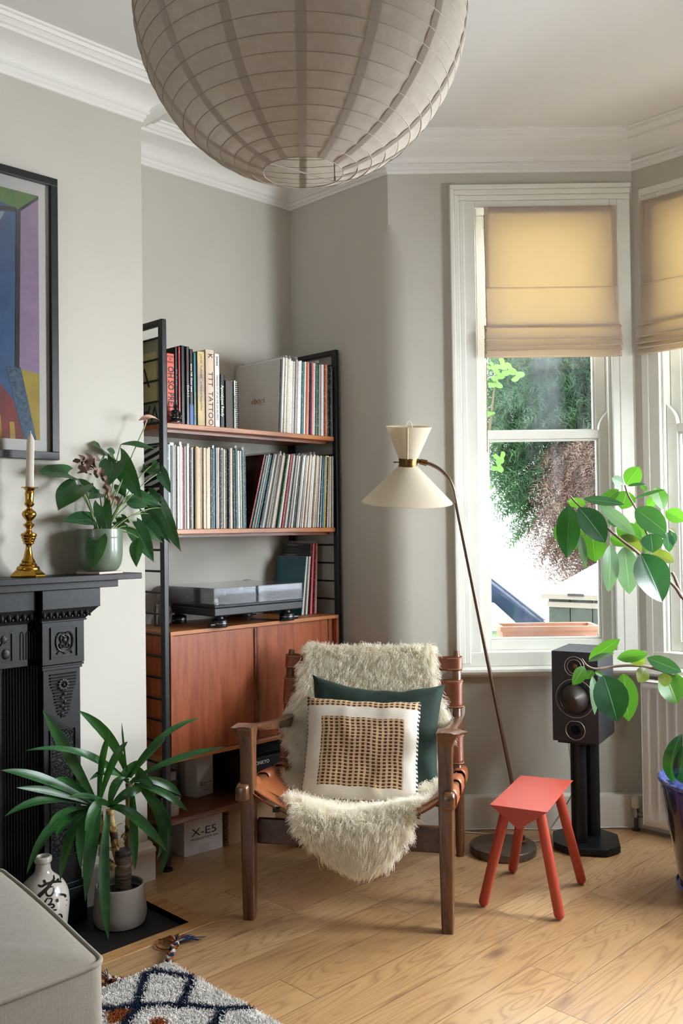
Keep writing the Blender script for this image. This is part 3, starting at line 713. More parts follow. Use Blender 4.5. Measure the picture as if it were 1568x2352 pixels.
def sleeve(x, y, z, th, h, d, lean, m, label, group, cover=None, filmed=False, yaw=0.0):
    """sleeve standing on its edge, spine towards the room; lean in radians towards +x"""
    M = Matrix.Translation((x, y, z + th * math.sin(max(0, lean)))) @ Matrix.Rotation(yaw, 4, 'Z') @ Matrix.Rotation(lean, 4, 'Y')
    b = MB(M); b.box((0, 0, 0), (th, d, h))
    ms = [m]
    if cover is not None:
        b.mi = [1 if k in (5, 3) else 0 for k in range(6)]; ms = [m, cover]
    o = obj('record_sleeve', b, ms)
    if filmed:
        f = MB(M); f.box((-0.0004, 0.004, 0.001), (th + 0.0004, d - 0.002, h + 0.012)); obj('plastic_outer', f, clear_film, o)
    return tag(o, label, 'record', group)
def run(cols, xa, xb, y, z, lean_fn, group, place, hs, rnd, covers=None, films=0.15, fill=0.86):
    n = len(cols); ws = [c[2] if len(c) > 2 else rnd.uniform(0.75, 1.2) for c in cols]; tot = sum(ws); x = xa
    for i, c in enumerate(cols):
        th = (xb - xa) * ws[i] / tot
        lab = '%s sleeve, %s from left %s' % (c[1], ORD[i], place)
        h = hs + rnd.uniform(-0.006, 0.004)
        le = lean_fn((i + 0.5) / n)
        sleeve(x, y + rnd.uniform(-0.003, 0.010), z + 0.0005, th * fill, h, 0.296, le, spine_mat(*c[0]) if isinstance(c[0], tuple) else spine_mat(c[0]), lab, group, covers.get(i) if covers else None, rnd.random() < films)
        x += th
W_, CRM, GRY, BLK, BRN, TEA, RED, YEL, BLU, PNK, GRN, ORA, TAN = '#e4e1da', '#d9cbb2', '#a9a6a2', '#1d1d20', '#5c4433', '#2f6c70', '#a8353a', '#cf9f35', '#3d7f9f', '#d08c96', '#2e6a4c', '#c6552f', '#c0a481'
N_ = {W_: 'white', CRM: 'cream', GRY: 'grey', BLK: 'black', BRN: 'brown', TEA: 'teal', RED: 'red', YEL: 'mustard yellow', BLU: 'blue', PNK: 'pink', GRN: 'green', ORA: 'orange', TAN: 'tan'}
def L(s):
    key = dict(W=W_, C=CRM, G=GRY, K=BLK, N=BRN, T=TEA, R=RED, Y=YEL, B=BLU, P=PNK, E=GRN, O=ORA, A=TAN); out = []
    prn = dict(W='#4a4a4a', C='#5a4a3a', G='#3a3a3a', K='#c9c9c9', N='#c9b090', T='#dddddd', R='#e8d0c0', Y='#6a4a10', B='#e0e8e8', P='#7a2a34', E='#d8d8c0', O='#5a1a10', A='#6a4a30')
    for i, c in enumerate(s):
        lo = c.islower(); C = c.upper()
        out.append(((key[C], None if lo else prn[C]), ('plain ' if lo else 'printed ') + N_[key[C]]))
    return out
rnd = random.Random(21)
dark_cover = mat('dark_maroon_cover', '#2a1512', 0.25, var=(9, '#4a201a', 0.7))
bw_cover = NT('striped_cover'); _c = bw_cover.coord('Object', (1, 1, 1), (0.25, 0, 0)); _w = bw_cover.n('ShaderNodeTexWave', {'Vector': _c, 'Scale': 11.0, 'Distortion': 0.6}, bands_direction='Z'); bw_cover = bw_cover.end(bw_cover.pbsdf(bw_cover.ramp(_w.outputs[1], [(0.48, S('#16161a')), (0.52, S('#c9c7c3'))]), 0.3).outputs[0])
yr = FY + 0.010
xl0 = LX + 0.014
xa, xb = xl0, ony(567, 1208, yr).x
run(L('TWkGGWwRGWGKCkYcCcCCcKBkGCKwCKKCwKTWKWTK'), xa, xb, yr, 1.257, lambda f: 0.006 + 0.004 * f - 0.012 * (f > .8), 'upright records on the middle shelf', 'post, upright group, middle shelf', 0.314, rnd, {0: bw_cover}, 0.22)
xa, xb = ony(573, 1208, yr).x, ony(766, 1208, yr).x
run(L('RTWGTKBwWGKWwCGEWwRGWKGWwKGWGWAWGwWCNGWKWBYKWGCG'), xa, xb, yr, 1.257, lambda f: 0.265 * (1 - f) ** 0.8 + 0.01, 'leaning records on the middle shelf', 'in the leaning group, middle shelf', 0.312, rnd, {0: dark_cover}, 0.12, 0.64)
# top shelf records: the white cover faces left
grey_cover = mat('pale_grey_cover', '#c5c2bd', 0.5)
xa, xb = ony(641, 993, yr).x, RX - 0.014
run(L('KwWWCWWGWGWWTWOWKPWEKGWGRYKKG'), xa, xb, yr, 1.655, lambda f: 0.055 * (1 - f) ** 0.7 + 0.004, 'records on the top shelf', 'in the top shelf record row', 0.312, rnd, {0: grey_cover}, 0.2)
# the multicoloured lettering on that cover is part of the first sleeve of the row
first = [o for o in bpy.data.objects if o.get('group') == 'records on the top shelf'][0]
ltr = [mat('print_' + n, c, 0.5) for n, c in (('red', '#b8483f'), ('violet', '#6a4a6a'), ('olive', '#8f8a3a'), ('ochre', '#b08a3a'), ('green', '#5f8a4a'))]
def pt_on_first(px, py):
    q = first.data.vertices; p0 = q[0].co; n_ = (q[3].co - q[0].co).cross(q[4].co - q[0].co)
    return onpl(px, py, p0, n_)
axx = (first.data.vertices[0].co - first.data.vertices[3].co).normalized(); axz = (first.data.vertices[4].co - first.data.vertices[0].co).normalized()
b = MB(); b.mi = []
cx = pt_on_first(593, 921)
for i, ch in enumerate('eboys'):
    b.cur = i; b.text(ch, 0.038, frame(cx + axx * (i - 2) * 0.0185 - axx.cross(axz) * -0.0006, axx, axz))
obj('lettering', b, ltr, first)
# small group leaning behind the turntable
teal_cover = mat('teal_cover', '#1f5f73', 0.35, var=(12, '#2f7f92', 0.6))
zc = CZ1
xs = ony(697, 1414, 2.985).x - 0.014
cols = L('TWcGWKRPRRGW')
for i, c in enumerate(cols):
    sleeve(xs + i * 0.0085, 2.985 + 0.004 * (i % 3), zc + 0.0005, 0.0050, (0.255 if i < 5 else 0.31) , 0.19, 0.13 - 0.008 * i, spine_mat(*c[0]), '%s sleeve, %s from left in the pile leaning beside the turntable' % (c[1], ORD[i]), 'records leaning beside the turntable', teal_cover if i == 0 else None, i == 10)

# ---- books on the top shelf
BOOK_END = [xl0 + 0.0035]
def book(px0, px1, pyt, pyb, y, d, cov, label, texts=(), pages='#d8d0c0', lean=0.0, extra=None, round_=0.0):
    """spine spans px0..px1 at its foot; texts = (string, relative height of its middle, size factor, colour, rotated, bold, sx)"""
    a = ony(px0, pyb, y).x; c = ony(px1, pyb, y).x; zt = ony((px0 + px1) / 2, pyt, y).z; z = 1.6553; h = zt - z
    a = max(a, BOOK_END[0] + 0.0004); th = max(0.004, c - a - 0.0004); BOOK_END[0] = a + th
    M = Matrix.Translation((a, y, z)) @ Matrix.Rotation(lean, 4, 'Y')
    ct = min(0.0025, th * 0.2); b = MB(M); ms = [cov] if not isinstance(cov, list) else list(cov)
    b.cur = 0
    b.box((0, 0, 0), (ct, d, h)).box((th - ct, 0, 0), (th, d, h))
    b.prism([(0, 0)] + [(th * k / 6, -round_ * math.sin(PI * k / 6)) for k in range(1, 6)] + [(th, 0), (th, 0.003), (0, 0.003)], 0, h)
    ms.append(mat('book_pages', pages, 0.8)); b.cur = len(ms) - 1
    b.box((ct, 0.003, 0.003), (th - ct, d - 0.004, h - 0.004))
    for (s_, rh, sz, colr, rot, bold, sx) in texts:
        ms.append(mat('book_print', colr, 0.6)); b.cur = len(ms) - 1
        ctr = V((th * 0.5, -round_ - 0.0004, h * rh))
        Mt = M @ (frame(ctr, (0, 0, -1), (1, 0, 0)) if rot else frame(ctr, (1, 0, 0), (0, 0, 1)))
        b.text(s_, th * sz, Mt, bold=bold, sx=sx)
    if extra:
        for (z0, z1, colr) in extra:
            ms.append(mat('spine_band', colr, 0.5)); b.cur = len(ms) - 1; b.box((0.0002, -round_ - 0.0003, h * z0), (th - 0.0002, -round_ + 0.0005, h * z1))
    o = obj('book', b, ms); return tag(o, label, 'book', 'books on the top shelf')
yb_ = FY + 0.02
bk = lambda n, c, r=0.5: mat(n, c, r)
pink_cover = NT('pink_cover'); pink_cover = pink_cover.end(pink_cover.pbsdf(S('#d77fae'), 0.5).outputs[0])
book(374.5, 378.5, 805, 965, yb_, 0.22, bk('pink_book', '#d77fae'), 'thin pink book, first from the left post on top shelf')
book(379, 402, 812, 967, yb_, 0.20, bk('coral_book', '#e0604e'), 'coral red book with big black title, behind the small figurine', [('OH SO PRETTY', 0.44, 1.0, '#2a2020', 1, 0.0006, 0.80), ('PUNK', 0.955, 0.30, '#3a1512', 0, 0, 1), ('IN', 0.915, 0.30, '#3a1512', 0, 0, 1), ('PRINT', 0.875, 0.30, '#3a1512', 0, 0, 1)])
book(402.5, 409, 798, 967, yb_ + 0.003, 0.24, bk('black_patterned_book', '#221d1e'), 'black book with ragged white print, between coral and red books', [('PUNK', 0.6, 0.9, '#8f8a86', 1, 0, 2.2), ('VIVE LE', 0.2, 0.9, '#8f8a86', 1, 0, 1.8)])
book(409.5, 416, 797, 968, yb_, 0.24, bk('crimson_book', '#b8202f', 0.35), 'shiny crimson red book, narrow spine, top shelf', [('S', 0.93, 1.0, '#e8c0b0', 0, 0, 1)])
book(417, 426, 794, 969, yb_ + 0.003, 0.27, bk('black_tall_book', '#141315', 0.4), 'tall black book with a plain spine, tallest on top shelf')
book(426.5, 436, 796, 970, yb_ - 0.004, 0.24, bk('charcoal_book', '#4a4d52', 0.3), 'charcoal glossy book lettered DALI in white', [('DAL\u00cd', 0.43, 0.95, '#d9d9d6', 1, 0, 1.5), ('SALVADOR', 0.78, 0.5, '#a03a2a', 1, 0, 2)])
book(436.5, 444.5, 802, 971, yb_, 0.24, bk('black_web_book', '#1b1d20', 0.35), 'black book with white web address and blue foot', [('www HR Giger com', 0.62, 0.72, '#e8e8e4', 1, 0.0002, 1.15)], extra=[(0.0, 0.27, '#4464a8')])
book(445, 452, 811, 972, yb_ + 0.002, 0.22, bk('teal_book', '#1f7a80', 0.4), 'teal book between black and yellowish books', [('ARTWORKS', 0.3, 0.6, '#c8b060', 1, 0, 2)])
book(453, 472, 808, 974, yb_ - 0.002, 0.25, mat('painted_spine', '#d8c184', 0.55, var=(14, '#9c8a90', 0.8)), 'pale yellow book with a painted spine, left of cream book', [('J.M.W. TURNER', 0.80, 0.36, '#5a4a2a', 1, 0, 1.0), ('A Wonderful Range of Mind', 0.40, 0.30, '#5a4a2a', 1, 0, 0.85)])
book(473, 492.5, 804, 976, yb_ - 0.006, 0.26, bk('blush_book', '#dcc3ae'), 'thick blush cream book titled TATTOO in black', [('TTT  TATTOO', 0.36, 0.78, '#3a3230', 1, 0, 1.05), ('K', 0.92, 0.72, '#2a2422', 1, 0.0004, 1.0)], round_=0.003)
book(493, 506, 813, 977, yb_ - 0.003, 0.22, bk('white_book', '#e3e3df'), 'white paperback with black typewriter title, right of blush book', [('MAKING IT UP AS WE GO ALONG', 0.40, 0.46, '#2a2a2a', 1, 0, 0.92), ('SWAN', 0.90, 0.42, '#1a1a1a', 1, 0.0003, 1.1)])
book(506.5, 516, 860, 977, yb_, 0.19, bk('slate_black_book', '#2a2b2e'), 'short black book titled Apocalypse Ready in white', [('Apocalypse Ready', 0.5, 0.92, '#eceae4', 1, 0.0002, 0.92)])
book(518, 536, 875, 980, yb_ + 0.004, 0.18, bk('taupe_book', '#5f5854', 0.7), 'short taupe cloth book beside spiral notebook')
book(536.5, 542, 874, 981, yb_, 0.19, bk('ice_book', '#d8e0de'), 'thin pale spine book leaning by the spiral notebook', [('ART/FAIR', 0.55, 0.9, '#3a4a4a', 1, 0, 1.4)])
# spiral notebook
a = max(ony(543, 981, yb_).x, BOOK_END[0] + 0.001); z = 1.6553; h = ony(546, 876, yb_).z - z
nb = thing('spiral_notebook', 'wire-bound notebook standing before the white record cover', 'notebook', (a, yb_, z), 'books on the top shelf')
obj('pages', MB().box((a, yb_ + 0.006, z), (a + 0.010, yb_ + 0.15, z + h)), mat('notebook_pages', '#b9b4ab', 0.8), nb)
b = MB()
for k in range(22): b.lathe([(0.0055, -0.0009), (0.0068, 0.0), (0.0055, 0.0009)], 12, c=(0, 0, 0), M=Matrix.Translation((a + 0.006, yb_ + 0.002, z + 0.008 + k * (h - 0.016) / 21)))
obj('wire_binding', b, mat('binding_wire', '#2a2a2c', 0.3, 0.7), nb)
# reversed cover seen through the left ladder
cv = [o for o in bpy.data.objects if o.get('label', '').startswith('thin pink')][0]
b = MB(); olive = mat('olive_cover', '#8b8a70', 0.35, var=(5, '#6f7a62', 0.8)); ink = mat('cover_ink', '#2a2a26', 0.5); sand = mat('cover_sand', '#b9ab7c', 0.4)
xk = xl0 - 0.001; b.mi = []
b.box((xk, 2.93, 1.6555), (xk + 0.003, 3.17, 1.98)); b.cur = 1
b.box((xk - 0.0006, 2.95, 1.74), (xk - 0.0002, 3.15, 1.93)); b.cur = 2
b.tube([(xk - 0.002, 3.0, 1.80), (xk - 0.002, 3.03, 1.87), (xk - 0.002, 3.07, 1.84), (xk - 0.002, 3.11, 1.90)], 0.004, 6)
b.text('VAN', 0.09, frame((xk - 0.001, 3.03, 1.70), (0, 1, 0), (0, 0, -1)))
tag(obj('record_sleeve', b, [olive, sand, ink]), 'olive pictorial sleeve facing left behind the left ladder, lettered VAN', 'record', 'records on the top shelf')
# seated figurine
blackgloss = mat('black_resin', '#0f0f11', 0.22, bump=(60, 0.1))
fp = ony(402, 967, yb_ - 0.022); fx, fy, fz = fp.x, yb_ - 0.026, 1.6553
fig = thing('seated_figurine', 'small glossy black seated meditating figurine before coral book', 'figurine', (fx, fy, fz))
b = MB(); b.lathe([(0.0, 0), (0.024, 0), (0.026, 0.004), (0.022, 0.010), (0, 0.011)], 20, M=Matrix.Translation((fx, fy, fz)) @ Matrix.Diagonal((1, 0.7, 1, 1))); obj('plinth', b, blackgloss, fig, smooth=60)
b = MB(Matrix.Translation((fx, fy, fz + 0.010)))
b.ball((0, 0, 0.007), 0.022, 16, (1.0, 0.62, 0.36)); b.ball((-0.014, -0.004, 0.008), 0.010, 10, (1.1, 0.8, 0.7)); b.ball((0.014, -0.004, 0.008), 0.010, 10, (1.1, 0.8, 0.7))
b.lathe([(0.014, 0.0), (0.0145, 0.010), (0.012, 0.020), (0.014, 0.030), (0.012, 0.036), (0.005, 0.039), (0.0045, 0.043)], 16)
b.tube([(-0.013, 0, 0.034), (-0.018, -0.003, 0.022), (-0.012, -0.012, 0.012)], 0.0042, 8); b.tube([(0.013, 0, 0.034), (0.018, -0.003, 0.022), (0.016, -0.010, 0.010)], 0.0042, 8)
b.ball((0, 0, 0.050), 0.0085, 14, (0.9, 0.95, 1.15)); b.ball((0, 0.001, 0.060), 0.0045, 10); b.ball((0, 0.001, 0.0655), 0.0024, 8, (1, 1, 1.5))
b.ball((-0.0085, 0, 0.049), 0.0022, 6, (0.5, 1, 1.6)); b.ball((0.0085, 0, 0.049), 0.0022, 6, (0.5, 1, 1.6)); b.ball((0, -0.0085, 0.049), 0.0016, 6, (0.7, 1, 1.5))
obj('body', b, blackgloss, fig, smooth=180)
# ------------------------------------------------------------------ turntable and the things on the cabinet
black_plastic = mat('black_plastic', '#16171a', 0.35, bump=(120, 0.03)); dark_metal = mat('dark_metal', '#2b2d31', 0.3, 0.7); brushed = mat('brushed_silver', '#b4b6b8', 0.28, 0.9)
ty = 2.828; TX0, TX1 = ony(492, 1405, ty).x, ony(695.5, 1386, ty).x
tz0 = ony(493, 1417, ty).z; tz1 = ony(493, 1391, ty).z; tlt = ony(493, 1353.5, ty).z
TD = 0.36
tt = thing('turntable', 'black record deck under a clear smoky lid on the teak cabinet', 'turntable', ((TX0 + TX1) / 2, ty + TD / 2, CZ1))
b = MB(); b.box((TX0, ty, tz0), (TX1, ty + TD, tz1 - 0.012)); obj('plinth', b, black_plastic, tt, bevel=0.004)
b = MB(); b.box((TX0, ty - 0.0005, tz1 - 0.012), (TX1, ty + TD, tz1)); obj('deck', b, dark_metal, tt, bevel=0.003)
for (x, y) in ((TX0 + 0.055, ty + 0.04), (TX1 - 0.055, ty + 0.04), (TX0 + 0.055, ty + TD - 0.05), (TX1 - 0.055, ty + TD - 0.05)):
    b = MB(); b.lathe([(0.030, 0), (0.031, 0.003), (0.031, 0.013), (0.028, 0.016), (0.031, 0.018), (0.031, 0.026), (0.026, 0.032), (0.018, 0.034), (0.015, tz0 - CZ1)], 24, c=(x, y, CZ1 + 0.0003)); fo = obj('foot', b, black_plastic, tt, smooth=40)
    b = MB(); b.lathe([(0.0312, 0.0155), (0.0314, 0.0165), (0.0312, 0.0175)], 24, c=(x, y, CZ1)); obj('ring', b, brushed, fo, smooth=60)
    b = MB(); dx = -0.042 if x < (TX0 + TX1) / 2 else 0.042
    b.tube([(x + dx * 0.6, y - 0.003, CZ1 + 0.012), (x + dx * 1.25, y - 0.006, CZ1 + 0.012)], 0.009, 12); obj('adjuster', b, black_plastic, fo, smooth=50)
cx, cy = TX0 + 0.19, ty + 0.18
b = MB(); b.lathe([(0.0, 0.0), (0.160, 0.0), (0.166, 0.004), (0.166, 0.014), (0.160, 0.017), (0.150, 0.017), (0.0, 0.0165)], 48, c=(cx, cy, tz1)); pl = obj('platter', b, dark_metal, tt, smooth=40)
b = MB(); b.lathe([(0.0, 0.0), (0.148, 0.0), (0.148, 0.003), (0.0, 0.003)], 48, c=(cx, cy, tz1 + 0.0172)); obj('slipmat', b, mat('felt_slipmat', '#1a1a1c', 0.9), pl)
b = MB(); b.lathe([(0.0035, 0), (0.0035, 0.012), (0.0, 0.014)], 10, c=(cx, cy, tz1 + 0.020)); obj('spindle', b, brushed, pl, smooth=60)
ax, ay = TX1 - 0.060, ty + TD - 0.085
b = MB(); b.lathe([(0.036, 0), (0.036, 0.010), (0.028, 0.014), (0.020, 0.030), (0.0, 0.032)], 24, c=(ax, ay, tz1)); ta = obj('tonearm_base', b, dark_metal, tt, smooth=40)
b = MB(); b.tube(crom([(ax, ay + 0.06, tz1 + 0.036), (ax, ay, tz1 + 0.036), (ax + 0.004, ay - 0.09, tz1 + 0.034), (ax - 0.010, ay - 0.18, tz1 + 0.032), (ax - 0.022, ay - 0.215, tz1 + 0.030)], 6), 0.0045, 8); obj('tonearm', b, brushed, ta, smooth=60)
b = MB(); b.tube([(ax, ay + 0.035, tz1 + 0.036), (ax, ay + 0.062, tz1 + 0.036)], 0.014, 16); obj('counterweight', b, brushed, ta, smooth=40)
b = MB(frame((ax - 0.026, ay - 0.232, tz1 + 0.028), (0.9, 0.4, 0), (-0.4, 0.9, 0))); b.box((-0.010, -0.022, -0.012), (0.010, 0.018, 0.004)); obj('headshell', b, black_plastic, ta, bevel=0.002)
b = MB(); b.lathe([(0.010, 0), (0.010, 0.022), (0.008, 0.024), (0.0, 0.024)], 18, c=(TX0 + 0.03, ty + 0.03, tz1)); obj('power_knob', b, brushed, tt, smooth=40)
b = MB(); b.box((TX1 - 0.05, ty + 0.05, tz1), (TX1 - 0.035, ty + 0.17, tz1 + 0.003)); obj('pitch_slider', b, black_plastic, tt)
def lidmat():
    t = NT('smoky_acrylic'); fr = t.n('ShaderNodeFresnel', {0: 1.5}); tr = t.n('ShaderNodeBsdfTransparent', {0: (0.70, 0.71, 0.76, 1)}); g = t.n('ShaderNodeBsdfGlossy', {0: (1, 1, 1, 1), 1: 0.02}); d = t.n('ShaderNodeBsdfDiffuse', {0: (0.45, 0.45, 0.5, 1)})
    m = t.n('ShaderNodeMixShader', {0: t.math('MINIMUM', t.math('MULTIPLY', fr.outputs[0], 1.3), 0.8), 1: tr.outputs[0], 2: g.outputs[0]})
    return t.end(t.n('ShaderNodeMixShader', {0: 0.06, 1: m.outputs[0], 2: d.outputs[0]}).outputs[0])
acr = lidmat(); q = 0.003
b = MB(); z0, z1 = tz1 + 0.0005, tlt
b.box((TX0 + 0.001, ty + 0.001, z0), (TX1 - 0.001, ty + 0.001 + q, z1)).box((TX0 + 0.001, ty + TD - q, z0), (TX1 - 0.001, ty + TD, z1)).box((TX0 + 0.001, ty + q + 0.001, z0), (TX0 + 0.001 + q, ty + TD - q, z1)).box((TX1 - 0.001 - q, ty + q + 0.001, z0), (TX1 - 0.001, ty + TD - q, z1)).box((TX0 + 0.001, ty + 0.001, z1), (TX1 - 0.001, ty + TD, z1 + q))
obj('dust_cover', b, acr, tt)
# grey disc standing on edge behind the deck
dc = ony(566, 1331, 3.195); dr = 0.125
b = MB(frame((dc.x, 3.198, dc.z - dr), (1, 0, 0), (0, 0, 1), (0, -1, 0))); b.lathe([(0.004, 0), (dr - 0.004, 0.0), (dr, 0.001), (dr, 0.003), (0.05, 0.004), (0.004, 0.004)], 64)
b.box((-0.05, -(dc.z - dr - CZ1), 0.0), (0.05, -dr * 0.8, 0.004))
tag(obj('platter_mat', b, mat('grey_rubber_mat', '#5d5a63', 0.5), smooth=40), 'smoky grey disc standing behind the record deck, only its rim showing', 'disc')
# glass candle jar
jp = onz(373, 1437, CZ1); jx, jy = jp.x, min(jp.y, 3.10)
jr = 0.036; jh = 0.088
jar = thing('candle_jar', 'glass candle jar with oval paper label, behind the left ladder post', 'candle', (jx, jy, CZ1))
def clear(name, tint, dens=0.08, dcol=(0.7, 0.72, 0.72, 1)):
    t = NT(name); fr = t.n('ShaderNodeFresnel', {0: 1.45}); tr = t.n('ShaderNodeBsdfTransparent', {0: tint}); g = t.n('ShaderNodeBsdfGlossy', {0: (1, 1, 1, 1), 1: 0.03}); d = t.n('ShaderNodeBsdfDiffuse', {0: dcol})
    m = t.n('ShaderNodeMixShader', {0: fr.outputs[0], 1: tr.outputs[0], 2: g.outputs[0]}); return t.end(t.n('ShaderNodeMixShader', {0: dens, 1: m.outputs[0], 2: d.outputs[0]}).outputs[0])
b = MB(); b.lathe([(0, 0.0), (jr - 0.003, 0.0), (jr, 0.004), (jr, jh), (jr - 0.003, jh), (jr - 0.003, 0.008), (0, 0.007)], 32, c=(jx, jy, CZ1 + 0.0005)); obj('glass', b, clear('clear_jar_glass', (0.88, 0.9, 0.9, 1)), jar, smooth=40)
b = MB(); b.lathe([(0, 0.009), (jr - 0.0035, 0.009), (jr - 0.0035, 0.026), (0, 0.024)], 28, c=(jx, jy, CZ1)); obj('wax', b, mat('candle_wax_grey', '#8a8784', 0.6), jar, smooth=40)
# oval label bent round the jar, facing the room
la = math.atan2(-jy, -jx) + 0.75
def on_jar(u, v, r=jr + 0.0006): return V((jx + r * math.cos(la + u / r), jy + r * math.sin(la + u / r), CZ1 + v))
b = MB(); pts = [on_jar(0, 0.045)]; N = 32
for k in range(N): pts.append(on_jar(0.022 * math.cos(2 * PI * k / N), 0.045 + 0.033 * math.sin(2 * PI * k / N)))
ring = [on_jar(0.011 * math.cos(2 * PI * k / N), 0.045 + 0.017 * math.sin(2 * PI * k / N)) for k in range(N)]
b.add([pts[0]] + ring + pts[1:], [(0, 1 + k, 1 + (k + 1) % N) for k in range(N)] + [(1 + k, 1 + N + k, 1 + N + (k + 1) % N, 1 + (k + 1) % N) for k in range(N)])
b.cur = 1
for s_, v, sz in (('BA', 0.052, 0.024), ('IES', 0.032, 0.022)):
    tb = MB(); tb.text(s_, sz, Matrix.Identity(4)); b.add([on_jar(p.x, v + p.y, jr + 0.0012 + p.z) for p in tb.v], tb.f)
o = [on_jar(0.0205 * math.cos(2 * PI * k / N), 0.045 + 0.0315 * math.sin(2 * PI * k / N), jr + 0.001) for k in range(N + 1)]; b.tube(o, 0.0004, 4)
obj('label', b, [mat('label_paper', '#d9d7d2', 0.7), mat('label_ink', '#26262a', 0.6)], jar)

# ------------------------------------------------------------------ lower shelf and the floor beneath
LZ = 0.1785
rp = onz(453, 1832, LZ)
RM = frame((rp.x, rp.y, LZ), V((1, 0.10, 0)), V((-0.10, 1, 0)), (0, 0, 1))
router = thing('router_tower', 'white tower router standing on the lowest teak shelf', 'router', rp)
b = MB(RM); rw, rd_, rh = 0.085, 0.10, 0.175
b.prism([(0.0, 0.0), (rw, 0.0), (rw + 0.004, rd_ * 0.5), (rw - 0.01, rd_), (0.005, rd_ + 0.01), (-0.014, rd_ * 0.55)], 0, rh)
b.cur = 1
b.text('C', 0.020, RM @ frame((0.022, -0.0004, 0.048), (1, 0, 0), (0, 0, 1)), bold=0.0006); b.text('Community', 0.011, RM @ frame((0.050, -0.0004, 0.052), (1, 0, 0), (0, 0, 1))); b.text('Fibre', 0.011, RM @ frame((0.040, -0.0004, 0.042), (1, 0, 0), (0, 0, 1))); b.text('Linksys', 0.010, RM @ frame((0.046, -0.0004, 0.022), (1, 0, 0), (0, 0, 1)))
obj('body', b, [mat('white_router_plastic', '#cfcfd2', 0.4), mat('grey_print', '#6a6a70', 0.6)], router, bevel=0.002)
b = MB(); cpath = crom([(rp.x + 0.03, rp.y + 0.10, LZ + 0.02), (rp.x - 0.05, rp.y + 0.12, LZ + 0.006), (rp.x - 0.10, rp.y + 0.08, LZ + 0.006), (rp.x - 0.06, rp.y + 0.03, LZ + 0.006), (rp.x - 0.12, rp.y + 0.02, LZ + 0.010), (rp.x - 0.14, rp.y + 0.10, LZ + 0.02)], 8)
b.tube(cpath, 0.0028, 6); obj('cable', b, black_plastic, router, smooth=60)
# plug adapter behind the router
pp = ony(402, 1760, 3.10); b = MB(); b.box((pp.x - 0.025, 3.125, LZ + 0.0005), (pp.x + 0.025, 3.17, LZ + 0.11)); b.cur = 1; b.box((pp.x - 0.020, 3.1235, LZ + 0.072), (pp.x + 0.020, 3.125, LZ + 0.105))
tag(obj('power_adapter', b, [mat('grey_adapter', '#4a4a4e', 0.5), mat('white_sticker', '#c8cad2', 0.6)], bevel=0.002), 'small dark adapter with white sticker behind the router', 'adapter')
# receiver
rc0 = ony(523, 1700, 2.905)
ax0, ax1, ay0, ay1, ah = 2.345, 2.775, 2.905, 3.185, 0.150
rec = thing('stereo_receiver', 'black stereo receiver on the lowest shelf behind the armchair', 'receiver', ((ax0 + ax1) / 2, (ay0 + ay1) / 2, LZ))
for x in (ax0 + 0.05, ax1 - 0.05):
    for y in (ay0 + 0.05, ay1 - 0.05): obj('foot', MB().lathe([(0.018, 0), (0.018, 0.012), (0, 0.012)], 16, c=(x, y, LZ + 0.0005)), black_plastic, rec)
b = MB(); b.box((ax0, ay0 + 0.012, LZ + 0.012), (ax1, ay1, LZ + ah)); obj('casing', b, mat('black_metal_case', '#121316', 0.45, 0.3), rec, bevel=0.003)
b = MB()
for k in range(22):
    y = ay0 + 0.05 + k * 0.010; b.box((ax0 + 0.04, y, LZ + ah), (ax1 - 0.04, y + 0.004, LZ + ah + 0.0012))
obj('vent', b, mat('vent_black', '#050506', 0.6), rec)
b = MB(); b.box((ax0, ay0, LZ + 0.012), (ax1, ay0 + 0.012, LZ + ah)); b.cur = 1
lx = ony(601, 1758, ay0 - 0.001)
b.text('ONKYO', 0.020, frame((lx.x + 0.004, ay0 - 0.0006, LZ + ah - 0.022), (1, 0, 0), (0, 0, 1)), bold=0.0004); b.cur = 2
b.box((lx.x + 0.000, ay0 - 0.001, LZ + 0.075), (lx.x + 0.03, ay0, LZ + 0.0765))
obj('front_panel', b, [mat('receiver_front', '#202226', 0.35, 0.3), mat('logo_silver', '#d5d7da', 0.4), brushed], rec, bevel=0.0015)
b = MB(frame((lx.x + 0.012, ay0, LZ + 0.055), (1, 0, 0), (0, 0, 1))); b.lathe([(0.011, 0), (0.011, 0.008), (0.009, 0.010), (0, 0.010)], 20); obj('power_button', b, brushed, rec, smooth=40)
b = MB(frame((ax1 - 0.09, ay0, LZ + 0.080), (1, 0, 0), (0, 0, 1))); b.lathe([(0.030, 0), (0.030, 0.018), (0.027, 0.020), (0, 0.020)], 32); obj('volume_knob', b, dark_metal, rec, smooth=40)
# camera box and carton on the floor under the shelf
p0 = onz(423, 1970, 0); p1 = onz(511, 1946, 0); ux = (p1 - p0); bw = ux.length; ux.normalize()
BM = frame(p0, ux, V((-ux.y, ux.x, 0)), (0, 0, 1)); bh = 0.147
b = MB(BM); b.box((0, 0, 0.0005), (bw, 0.20, bh)); b.cur = 1
b.text('X-E5', 0.042, BM @ frame((bw * 0.52, -0.0005, 0.083), (1, 0, 0), (0, 0, 1)), sx=1.35); b.text('XF23mmF2.8 R WR', 0.012, BM @ frame((bw * 0.52, -0.0005, 0.058), (1, 0, 0), (0, 0, 1)), sx=1.3); b.text('FUJIFILM', 0.012, BM @ frame((bw * 0.15, -0.0005, 0.135), (1, 0, 0), (0, 0, 1)), sx=1.2)
b.cur = 2; b.box((bw * 0.38, -0.0004, 0.0006), (bw * 0.66, 0, 0.033))
b.cur = 1; b.box((-0.0005, 0.03, 0.122), (0, 0.05, 0.137))
